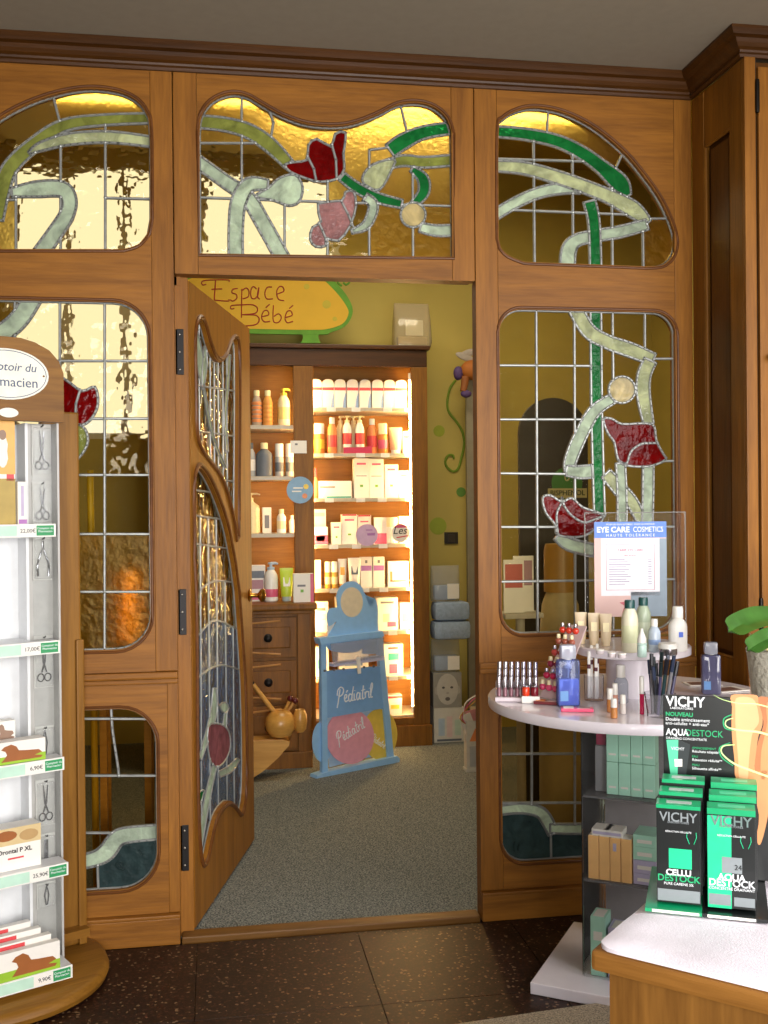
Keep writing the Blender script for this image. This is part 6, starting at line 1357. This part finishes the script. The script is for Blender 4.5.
# flat packs lying at the front
for (px, py, w, d, rz, m, lab, prn) in ((548, 704, 0.075, 0.03, -0.5, pm('palette_brown', C(120, 50, 54), 0.3), 'flat brown-red eyeshadow palette lying at the edge of the round top', orgM), (563, 703, 0.07, 0.022, -0.3, pm('palette_blue', C(120, 130, 180), 0.3), 'flat blue-grey palette lying below the blue spray bottle', silver), (577, 711, 0.085, 0.03, -0.28, pm('pack_pink', C(236, 90, 130), 0.35), 'hot pink flat pack with white flap lying at the front of the round top', white_card)):
    t = thing('flat_pack', lab, 'palette', on_top(px, py), rz); B(-w/2, w/2, -d/2, d/2, 0, 0.009, 0.002).build('case', m, t); B(-w*0.42, -w*0.1, -d*0.4, d*0.4, 0.0091, 0.0106).build('window', prn, t); B(w*0.0, w*0.4, -d*0.35, d*0.35, 0.0091, 0.010).build('inlay', pm('inlay_gloss', C(200, 170, 170), 0.15), t)
# ---- upper tier
tan = pm('tan_tube', C(214, 194, 160), 0.4)
for i, (px, py) in enumerate(((580, 644), (593, 645), (605, 646))):
    tubepack('cream_tube', 'beige foundation tube standing in the row on the upper tier', on_tier(px+1, py), 0.034, 0.092, tan, tan, FACE, 'beige foundation tubes on the upper tier', band=creamP)
greencap = pm('bottle_green_cap', C(28, 76, 74), 0.35)
bottle('lotion_bottle', 'cream lotion bottle with dark green cap on the upper tier', on_tier(630, 652), 0.142, 0.0225, pm('cream_bottle', C(228, 224, 196), 0.35), greencap, 'cap', band=pm('lotion_label', C(216, 220, 180), 0.4), capr=0.62, caph=0.16)
bottle('lotion_bottle', 'pale green lotion bottle with dark green cap on the upper tier', on_tier(643.5, 648), 0.142, 0.021, pm('sage_bottle', C(170, 184, 160), 0.3), greencap, 'cap', band=pm('sage_label', C(190, 200, 176), 0.4), capr=0.62, caph=0.16)
bottle('dropper_bottle', 'small white dropper bottle with pointed cap in front of the lotion bottles', on_tier(642, 657), 0.075, 0.0125, pm('dropper_teal', C(196, 224, 214), 0.3), white_pl, 'cone', capr=0.95, caph=0.5)
bottle('lotion_bottle', 'clear bluish bottle with white cap beside the dropper bottle', on_tier(654.5, 652), 0.09, 0.0165, pm('pale_blue_bottle', C(190, 204, 220), 0.25), white_pl, 'cap', band=blueM, caph=0.22, bz=(0.3, 0.5))
bottle('lotion_bottle', 'white lotion bottle with blue square mark at the edge of the upper tier', on_tier(678, 651), 0.122, 0.026, white_pl, white_pl, 'cap', sx=1.3, capr=0.55, caph=0.26, band=None)
q_ = [o for o in bpy.data.objects if o.get('label') == 'white lotion bottle with blue square mark at the edge of the upper tier'][0]; B(-0.006, 0.006, -0.0205, -0.0195, 0.04, 0.054).build('print', pm('ink_bright_blue', C(90, 120, 220), 0.4), q_)
j_ = on_tier(668, 655); t = thing('cream_jar', 'low white cream jar with silver band on the upper tier', 'jar', j_); MB().lathe([(0.022, 0), (0.024, 0.003), (0.024, 0.018)], 22).build('body', silver, t, True); MB().lathe([(0.025, 0.0182), (0.025, 0.030), (0.023, 0.032)], 22).build('lid', white_pl, t, True)
for i, (px, py) in enumerate(((600, 654), (612, 657), (622, 658))):
    t = thing('powder_pot', 'tiny clear pot with pale lid lying at the front rim of the upper tier', 'pot', on_tier(px, py), 0, 'tiny pots on the upper tier rim'); MB().lathe([(0.010, 0), (0.011, 0.002), (0.011, 0.009)], 14).build('pot', pm('pot_clear', C(214, 204, 206), 0.15), t, True); MB().lathe([(0.0112, 0.0092), (0.0112, 0.013)], 14).build('lid', white_pl, t, True)
# eye care sign in its acrylic holder
ey = on_tier(637, 636); Ye = ey[1]
es_ = thing('sign_holder', 'acrylic holder with blue and white price sign reading EYE CARE COSMETICS on the upper tier', 'sign', (ey[0], Ye, ey[2]), -0.12)
sx_ = 1.0
def ez(px, py): p = onP(px, py, (ey[0], Ye, 0), (math.sin(-0.12), -math.cos(-0.12), 0)); return ((p.x-ey[0])/math.cos(0.12), p.z-ey[2])
ax0, az1 = ez(585, 513); ax1, _ = ez(686, 560); sx0, sz1 = ez(594, 522); sx1, sz0 = ez(667, 616)
B(ax0, ax1, 0.004, 0.007, 0.004, az1).build('acrylic_plate', acrylic('holder_acrylic', (0.99, 0.99, 0.99), 0.985, 0.03), es_)
B(ax0, ax1, -0.025, 0.03, 0.0, 0.004).build('acrylic_foot', acrylic('holder_acrylic', (0.97, 0.98, 0.98), 0.93, 0.03), es_)
for u in (ax0, ax1): MB().tube([(u, 0.0055, 0.004), (u, 0.0055, az1)], 0.0016, 6).build('acrylic_edge', pm('acrylic_edge', C(150, 150, 146), 0.2), es_)
MB().tube([(ax0, 0.0055, az1), (ax1, 0.0055, az1)], 0.0014, 6).build('acrylic_edge', pm('acrylic_edge', C(150, 150, 146), 0.2), es_)
sb = B(sx0, sx1, -0.001, 0.003, sz0, sz1).build('sign_sheet', pm('sheet_blush', C(210, 176, 170), 0.5, vary=0.08, scale=8), es_)
W_ = sx1-sx0; H_ = sz1-sz0
def er(a, b, c, d, m, y=-0.0012): return B(sx0+W_*a, sx0+W_*b, y-0.0006, y, sz0+H_*c, sz0+H_*d).build('print', m, sb)
er(0.5, 1.0, 0.0, 0.26, pm('sheet_slate', C(130, 146, 160), 0.5)); er(0.9, 1.0, 0.26, 0.82, pm('sheet_slate', C(130, 146, 160), 0.5)); er(0.0, 1.0, 0.83, 1.0, pm('sheet_blue', C(74, 120, 200), 0.45)); er(0.09, 0.9, 0.22, 0.825, pm('sheet_paper', C(226, 224, 230), 0.5))
lip = M_('lip_pink', 190, 90, 104); printed([(sx0+W_*0.34, sz0+H_*0.15), (sx0+W_*0.48, sz0+H_*0.165), (sx0+W_*0.5, sz0+H_*0.12), (sx0+W_*0.44, sz0+H_*0.10)], -0.002, lip, sb); printed([(sx0+W_*0.40, sz0+H_*0.09), (sx0+W_*0.48, sz0+H_*0.11), (sx0+W_*0.47, sz0+H_*0.03), (sx0+W_*0.38, sz0+H_*0.04)], -0.002, lip, sb)
cx_ = sx0+W_*0.495
text('EYE CARE', 0.0232, wh, sb, FRONT(sx0+W_*0.26, -0.0022, sz0+H_*0.915), bold=0.0007); text('COSMETICS', 0.0232, wh, sb, FRONT(sx0+W_*0.745, -0.0022, sz0+H_*0.915), sx=0.76)
text('POUR LES YEUX SENSIBLES · POUR LE CONTOUR', 0.0068, wh, sb, FRONT(sx0+W_*0.5, -0.0022, sz0+H_*0.972)); text('H A U T E   T O L É R A N C E', 0.0115, wh, sb, FRONT(sx0+W_*0.5, -0.0022, sz0+H_*0.856))
pk_ = pm('sheet_ink_pink', C(170, 70, 110), 0.5); vi_ = pm('sheet_ink_violet', C(104, 84, 140), 0.5)
fr = MB()
for a, b, c, d in ((0.16, 0.83, 0.28, 0.283), (0.16, 0.83, 0.76, 0.763), (0.16, 0.165, 0.283, 0.76), (0.825, 0.83, 0.283, 0.76)): fr.box(sx0+W_*a, sx0+W_*b, -0.0026, -0.002, sz0+H_*c, sz0+H_*d)
fr.build('print_border', pk_, sb)
text('TARIF EYE CARE', 0.011, pk_, sb, FRONT(cx_, -0.0024, sz0+H_*0.70)); text('PRIX AU 01.01.', 0.006, pk_, sb, FRONT(cx_, -0.0024, sz0+H_*0.645))
ln = MB()
for k in range(11): 
    zz = sz0+H_*(0.60-0.026*k); ln.box(sx0+W_*0.2, sx0+W_*(0.42+0.1*((k*7) % 5)/5), -0.0024, -0.0019, zz, zz+0.0016); ln.box(sx0+W_*0.74, sx0+W_*0.79, -0.0024, -0.0019, zz, zz+0.0016)
ln.build('print_lines', vi_, sb)
# leaflets lying at the far edge of the round top
for k, (px, py, rz) in enumerate(((702, 684, 0.2), (728, 690, 0.5))):
    t = thing('leaflet', ('brown and white leaflet lying flat beside the grey-violet spray bottle', 'white leaflet with brown picture lying flat near the tall cupboard')[k], 'leaflet', on_top(px, py), rz+FACE)
    B(-0.05, 0.05, -0.035, 0.035, 0, 0.002+0.001*k).build('sheet', white_card, t); B(-0.04, 0.03, -0.025, 0.025, 0.0021+0.001*k, 0.0026+0.001*k).build('print', M_('print_brown', 130, 96, 84), t)
# ================================================================== COUNTER WITH THE DISPLAY BOX, AND THE PLANT
KZ = 0.62; c0 = onZ(590, 950, KZ); CA = math.radians(-44)
ctr = thing('counter', 'low oak counter with panelled front set at an angle beside the cosmetics stand', 'counter', (c0.x, c0.y, 0.0006), CA)
oak_c = wood('oak_counter', C(112, 72, 28), C(160, 110, 50), 'X', 0.38); oak_cv = wood('oak_counter_up', C(92, 58, 22), C(140, 96, 42), 'Z', 0.4)
CWd, CDp = 0.85, 0.62
B(0, CWd, 0, CDp, KZ-0.034, KZ-0.0006, 0.008).build('worktop', oak_c, ctr)
B(0.03, CWd-0.03, 0.03, CDp-0.03, 0.06, KZ-0.0345).build('carcass', oak_cv, ctr)
B(0.045, CWd-0.045, 0.045, CDp-0.045, 0, 0.06).build('plinth', oak_cv, ctr)
for x0 in (0.026, 0.42):
    f = MB(); xa, xb = x0+0.0, x0+0.39
    f.box(xa, xa+0.06, 0.018, 0.0295, 0.065, KZ-0.036); f.box(xb-0.06, xb-0.002, 0.018, 0.0295, 0.065, KZ-0.036); f.box(xa+0.06, xb-0.06, 0.018, 0.0295, 0.065, 0.14); f.box(xa+0.06, xb-0.06, 0.018, 0.0295, KZ-0.12, KZ-0.036)
    d = f.build('front_frame', oak_cv, ctr); B(xa+0.08, xb-0.08, 0.022, 0.0296, 0.16, KZ-0.14, 0.003).build('front_panel', oak_c, d)
cx_, sx2 = math.cos(CA), math.sin(CA)
# white cloth, slightly rumpled
clo = thing('cloth', 'white cotton cloth spread over the low oak counter', 'cloth', (c0.x, c0.y, KZ+0.0010), CA)
nX, nY = 44, 36; mb = MB()
for layer in (1, 0):
    for j in range(nY):
        for i in range(nX):
            u = 0.007+(CWd-0.012)*i/(nX-1); v = 0.005+(CDp-0.01)*j/(nY-1)
            r = 0.03; du = max(0, r-(u-0.007)); dv = max(0, r-(v-0.005))
            if du > 0 and dv > 0 and math.hypot(du, dv) > r: k = r/math.hypot(du, dv); u = 0.007+r-du*k; v = 0.005+r-dv*k
            e = min(u-0.005, v-0.003, 0.03)/0.03
            zz = 0.0 if not layer else 0.004 + 0.006*min(1, max(0, e))**0.5 + 0.0016*math.sin(u*34+v*11)*max(0, 1-abs(v-0.07)/0.1) + 0.0012*math.sin(v*60-u*15)*max(0, 1-abs(u-0.06)/0.08)
            mb.v.append((u, v, zz))
n_ = nX*nY
for j in range(nY-1):
    for i in range(nX-1):
        a = j*nX+i; mb.f.append((a, a+1, a+nX+1, a+nX)); mb.f.append((n_+a, n_+a+nX, n_+a+nX+1, n_+a+1))
for i in range(nX-1): mb.f += [(i, n_+i, n_+i+1, i+1), ((nY-1)*nX+i, (nY-1)*nX+i+1, n_+(nY-1)*nX+i+1, n_+(nY-1)*nX+i)]
for j in range(nY-1): mb.f += [(j*nX, (j+1)*nX, n_+(j+1)*nX, n_+j*nX), (j*nX+nX-1, n_+j*nX+nX-1, n_+(j+1)*nX+nX-1, (j+1)*nX+nX-1)]
mb.build('fabric', pm('white_cotton', C(236, 230, 240), 0.85, vary=0.03, bump=0.15, bscale=300), clo, True)
hole = onZ(617, 921, KZ+0.01); 
gm = MB().lathe([(0.0035, 0), (0.0045, 0.0006), (0.003, 0.0012)], 12).build('eyelet', pm('eyelet_dark', C(60, 40, 50), 0.5), clo); gm.matrix_world = Matrix.Translation((hole.x, hole.y, KZ+0.0118))
# display box with slimming cream cartons
VZ = KZ+0.0135; v0 = onZ(645, 911, VZ); v1 = onZ(762, 923, VZ); VA = math.atan2(v1.y-v0.y, v1.x-v0.x); VW = (v1-v0).length
vd = thing('display_box', 'black and green counter display with legs picture reading VICHY AQUADESTOCK on the white cloth', 'display box', (v0.x, v0.y, VZ), VA)
vdx = Vector((math.cos(VA), math.sin(VA), 0)); vdy = Vector((-math.sin(VA), math.cos(VA), 0)); VO = Vector((v0.x, v0.y, VZ))
def vp(px, py, yl):
    p = onP(px, py, VO + vdy*yl, vdy) - VO; return (p.dot(vdx), p.z)
vblk = pm('vichy_black', C(22, 26, 26), 0.3, coat=0.3); vgrn = pm('vichy_green', C(16, 160, 104), 0.3, coat=0.3); vgr2 = pm('vichy_light_green', C(90, 206, 160), 0.35)
half = VW*0.5
yb3 = 0.175
MB().prism([(0, 0), (yb3+0.03, 0), (yb3+0.03, 0.012), (0, 0.006)], lambda u, v: (0.0, u, v), lambda u, v: (half-0.001, u, v)).build('tray', vgrn, vd)
MB().prism([(0, 0), (yb3+0.03, 0), (yb3+0.03, 0.012), (0, 0.006)], lambda u, v: (half+0.001, u, v), lambda u, v: (VW+0.012, u, v)).build('tray', vblk, vd)
for x0, nm in ((0.012, 'CELLU'), (half+0.008, 'AQUA')):
    s = B(x0, x0+half*0.82, -0.0012, -0.0002, 0.0008, 0.0055).build('tray_strip', white_card, vd)
xL, zT = vp(663, 695, yb3); xR = xL+0.30; zT = zT
brd = B(xL, xR, yb3+0.002, yb3+0.010, 0.0125, zT, 0.0008).build('back_board', vblk, vd)
MB().obox(((xL+xR)/2, yb3+0.052, 0.06), (1, 0, 0), (0, 1, 0.5), (0, -0.5, 1), 0.05, 0.002, 0.065).build('strut', vblk, vd)
fz = yb3+0.0018
def vtext(s, px, py, size, mat, align='LEFT', bold=0.0, sx=1.0): x, zz = vp(px, py, yb3); return text(s, size, mat, brd, FRONT(x, fz-0.0006, zz), align=align, bold=bold, sx=sx)
vtext('VICHY', 666, 701.5, 0.027, wh, bold=0.0005, sx=0.9); vtext('LABORATOIRES', 670, 708, 0.006, wh)
ggr = pm('vichy_text_green', C(30, 170, 110), 0.5)
vtext('NOUVEAU', 665.5, 714, 0.0105, ggr, bold=0.0003); vtext('Double amincissement', 665.5, 719, 0.0088, wh); vtext('anti-cellulite + anti-eau*', 665.5, 723, 0.0082, wh)
vtext('AQUA', 666, 732, 0.0175, wh, bold=0.0004, sx=0.82); vtext('DESTOCK', 685.5, 733, 0.0175, ggr, sx=0.86); vtext('DRAINING CONCENTRATE', 666, 738, 0.006, wh)
for k, (a, b) in enumerate((('AMINCISSEMENT', 'Résultats adaptés*'), ('EAU', 'Rétention réduite**'), ('PEAU', 'Silhouette affinée**'))): vtext(a, 692, 748+8.5*k, 0.0058, ggr); vtext(b, 692, 751.3+8.5*k, 0.0068, wh)
def vpoly(pts, mat, y=0.0): return printed([vp(a, b, yb3) for a, b in pts], fz-y, mat, brd)
vz = lambda pts: [(660+a/7.11, 690+b/7.11) for a, b in pts]
tubeg = vpoly(vz([(45, 355), (130, 355), (125, 600), (75, 610)]), vgr2); vpoly(vz([(130, 355), (215, 392), (185, 605), (125, 600)]), pm('vichy_charcoal', C(50, 56, 58), 0.3)); vpoly(vz([(102, 492), (158, 492), (158, 545), (105, 545)]), white_card, 0.0004)
vtext('VICHY', 671, 748.5, 0.0085, wh)
skin = pm('print_skin', C(206, 142, 90), 0.5, vary=0.1, scale=14); skin2 = pm('print_skin_deep', C(178, 112, 66), 0.5, vary=0.12, scale=14); skin3 = pm('print_skin_light', C(226, 174, 122), 0.5, vary=0.06, scale=14)
vpoly(vz(cat([(505, 40), (600, 32), (690, 40), (700, 90), (725, 170), (728, 250), (700, 330), (685, 430), (672, 540), (668, 640), (545, 640), (530, 500), (515, 360), (508, 240), (512, 120)], 3, True)), skin, 0.0002)
vpoly(vz(cat([(690, 60), (800, 60), (900, 120), (900, 640), (740, 700), (700, 820), (690, 700), (672, 560), (690, 400), (720, 300), (735, 220)], 3, True)), skin2, 0.0001)
vpoly(vz(cat([(540, 60), (620, 50), (676, 80), (700, 170), (700, 240), (660, 300), (640, 420), (630, 540), (620, 640), (566, 640), (556, 500), (545, 360), (536, 240), (536, 140)], 3, True)), skin3, 0.0004)
vpoly(cat([(752, 778), (770, 772), (770, 802), (765, 830), (760, 845), (756.5, 838), (759, 815)], 3, True), skin, 0.0003)
vpoly(vz(cat([(760, 90), (850, 110), (850, 300), (800, 420), (770, 560), (740, 640), (716, 600), (720, 440), (745, 320), (762, 230)], 3, True)), skin, 0.0003)
glow = pm('print_lime_glow', C(214, 250, 160), 0.4)
for pts, w in (([(380, 35), (450, 70), (560, 95), (680, 100), (800, 130)], [2, 4, 6, 8, 7]), ([(520, 200), (470, 220), (475, 262), (560, 285), (700, 300), (820, 335)], [4, 8, 8, 12, 14, 12]), ([(530, 390), (450, 400), (440, 450), (520, 520), (640, 570), (780, 620)], [4, 9, 9, 12, 14, 12])): vpoly(vz(ribbon(pts, w)), glow, 0.0007)
for pts, w in (([(516, 175), (455, 205), (462, 270), (530, 290)], [6, 8, 8, 4]), ([(500, 375), (425, 410), (440, 480), (520, 540)], [4, 8, 8, 4])): vpoly(vz(ribbon(pts, w)), ggr, 0.0004)
# cartons: two files of three
def vcarton(x0, w, h, files, names, kind):
    for k in range(3):
        yl = 0.022+k*0.045; p = VO + vdx*(x0+w/2+0.003*k) + vdy*yl; zb = 0.0060+0.006*yl/(yb3+0.03)*1.0+0.0045
        t = thing('cream_carton', names[k], 'box', (p.x, p.y, VZ+zb), VA); hk = h+0.010*k
        B(-w/2, w/2, 0, 0.040, 0, hk, 0.0008).build('box_body', vblk if kind == 0 else vblk, t)
        B(-w/2-0.0004, w/2+0.0004, -0.0004, 0.0404, hk-0.006 if kind == 0 else hk-0.010, hk+0.0006).build('lid', vgrn, t)
        B(-w*0.28, w*0.3, 0.012, 0.028, hk+0.0007, hk+0.0012).build('print', pm('vichy_silver', C(190, 196, 196), 0.35) if kind == 0 else vgr2, t)
        if k == 0:
            f = lambda a, b, c, d, m, y=0.0: B(w*(a-0.5), w*(b-0.5), -0.0010-y, -0.0003-y, hk*c, hk*d).build('print', m, t)
            sil = pm('vichy_print_silver', C(132, 140, 144), 0.4)
            if kind == 0: f(0.28, 0.80, 0.36, 0.56, pm('vichy_mint', C(24, 200, 140), 0.4)); f(0.02, 0.98, 0.02, 0.14, sil)
            else: f(0.0, 0.5, 0.0, 0.93, pm('vichy_mint', C(24, 200, 140), 0.4)); f(0.30, 0.72, 0.36, 0.52, sil, 0.0004); f(0.55, 0.98, 0.03, 0.12, sil); f(0.02, 0.48, 0.03, 0.14, sil, 0.0004)
            T = lambda s, zf, size, m, b=0.0, sx=1.0, xo=0.0: text(s, size, m, t, FRONT(xo*w, -0.0018, hk*zf), bold=b, sx=sx)
            T('VICHY', 0.88, w*0.31, sil if kind == 0 else pm('vichy_dark_silver', C(110, 130, 128), 0.3), 0.0003, 0.95); T('LABORATOIRES', 0.83, w*0.07, sil)
            T('RÉDUCTION CELLULITE', 0.735, w*0.055, wh, 0, 1, 0.0); T('CELLU' if kind == 0 else 'AQUA', 0.315, w*0.20, wh, 0.0004); T('DESTOCK', 0.255, w*0.215, ggr if kind == 0 else wh, 0.0003); T('PURE CAFEINE 5%' if kind == 0 else 'CONCENTRÉ DRAINANT', 0.20, w*0.085, wh)
            if kind == 1: text('24', w*0.16, vblk, t, FRONT(w*0.14, -0.0018, hk*0.42))
            wm = MB()
            for s in (-1, 1): wm.tube([(w*(0.30+s*0.10), -0.0016, hk*0.74), (w*(0.30+s*0.11), -0.0016, hk*0.69), (w*(0.30+s*0.05), -0.0016, hk*0.62)], 0.0006, 6)
            wm.build('print', pm('vichy_mint', C(24, 200, 140), 0.4), t)
xA = vp(657, 902, 0.022)[0]; xA2 = vp(701, 907, 0.022)[0]; hA = vp(662, 803, 0.022)[1]-0.014
xB_ = vp(708, 908, 0.022)[0]; xB2 = vp(756, 914, 0.022)[0]
vcarton(xA, xA2-xA, hA, 3, ('front black carton with green square reading CELLU DESTOCK', 'second carton behind the CELLU DESTOCK front one, green lid showing', 'rearmost carton of the CELLU DESTOCK file, green lid against the board'), 0)
vcarton(xB_, xB2-xB_, hA, 3, ('front green and black carton reading AQUA DESTOCK', 'second carton behind the AQUA DESTOCK front one, green lid showing', 'rearmost carton of the AQUA DESTOCK file, green lid against the legs picture'), 1)
# potted plant whose leaves reach in at the right edge
plp = onY(776, 700, -0.95)
pl = thing('potted_plant', 'green plant with broad glossy strap leaves in a pale textured pot beside the cupboard', 'plant', (plp.x+0.02, -0.95, 0.0006))
# plant stands on a slim pedestal
zpt = onY(770, 650, -0.95).z; zpb = zpt-0.24
ped = MB(); ped.lathe([(0.13, 0), (0.13, 0.02), (0.03, 0.035), (0.03, zpb-0.02), (0.11, zpb-0.012), (0.11, zpb)], 24); ped.build('pedestal', oak_cab, pl, True)
MB().lathe([(0.055, zpb), (0.062, zpb+0.006), (0.085, zpt-0.012), (0.088, zpt), (0.080, zpt), (0.076, zpt-0.03)], 28).build('pot', pm('pot_stone', C(190, 186, 170), 0.7, vary=0.15, scale=60, bump=0.6, bscale=70), pl, True)
MB().lathe([(0.075, zpt-0.035), (0.075, zpt-0.028)], 20).build('soil', pm('soil', C(60, 44, 30), 0.95, vary=0.3, scale=80), pl)
leafm = pm('leaf_green', C(60, 104, 40), 0.3, vary=0.2, scale=20, coat=0.3)
ox_, oy_ = pl.location.x, pl.location.y
def leaf(pts, w, droop=0.0):
    P = cat(pts, 5); n = len(P); mb = MB()
    for i, p in enumerate(P):
        f = i/(n-1); ww = w*(0.35+0.65*math.sin(min(1, f*1.15+0.1)*PI*0.62))*(1 if f < 0.86 else math.sqrt(max(0.02, 1-((f-0.86)/0.14)**2)))
        a = Vector(P[max(0, i-1)]); b = Vector(P[min(n-1, i+1)]); t = (b-a).normalized(); s = t.cross(Vector((0, -0.75, 0.66))).normalized(); nn2 = s.cross(t)
        for k, q in enumerate((-1, -0.5, 0, 0.5, 1)): mb.v.append(tuple(Vector(p)+s*ww*q+nn2*(0.010*abs(q)-0.004)))
        for k, q in enumerate((-1, -0.5, 0, 0.5, 1)): mb.v.append(tuple(Vector(p)+s*ww*q+nn2*(0.010*abs(q)-0.0055)))
    for i in range(n-1):
        for k in range(4):
            a = i*10+k; mb.f.append((a, a+1, a+11, a+10)); mb.f.append((a+5, a+15, a+16, a+6))
        mb.f += [(i*10, i*10+10, i*10+15, i*10+5), (i*10+4, i*10+9, i*10+19, i*10+14)]
    mb.f += [(0, 5, 6, 1), (1, 6, 7, 2), (2, 7, 8, 3), (3, 8, 9, 4)]; e = (n-1)*10; mb.f += [(e, e+1, e+6, e+5), (e+1, e+2, e+7, e+6), (e+2, e+3, e+8, e+7), (e+3, e+4, e+9, e+8)]
    return mb.build('leaf', leafm, pl, True)
def lp(px, py, Y): p = onY(px, py, Y); return (p.x-ox_, p.y-oy_, p.z-0.0006)
leaf([(0, 0, zpt-0.03), lp(790, 622, -0.95), lp(765, 617, -1.0), lp(745, 622, -1.04), lp(729, 631, -1.07)], 0.030)
leaf([(0.01, 0, zpt-0.03), lp(795, 636, -0.98), lp(775, 636, -1.02), lp(760, 642, -1.05), lp(748, 650, -1.07)], 0.024)
leaf([(0.0, 0.02, zpt-0.03), (0.06, 0.03, zpt+0.09), (0.16, 0.04, zpt+0.12), (0.24, 0.05, zpt+0.08)], 0.03)
leaf([(0.0, 0.02, zpt-0.03), (0.04, -0.05, zpt+0.08), (0.12, -0.12, zpt+0.10), (0.20, -0.18, zpt+0.06)], 0.03)
MB().tube([(0, 0, zpt-0.03), lp(762, 645, -1.0), lp(750, 634, -1.02)], [0.006, 0.004, 0.002], 6).build('shoot', pm('leaf_dry', C(200, 190, 140), 0.6), pl, True)
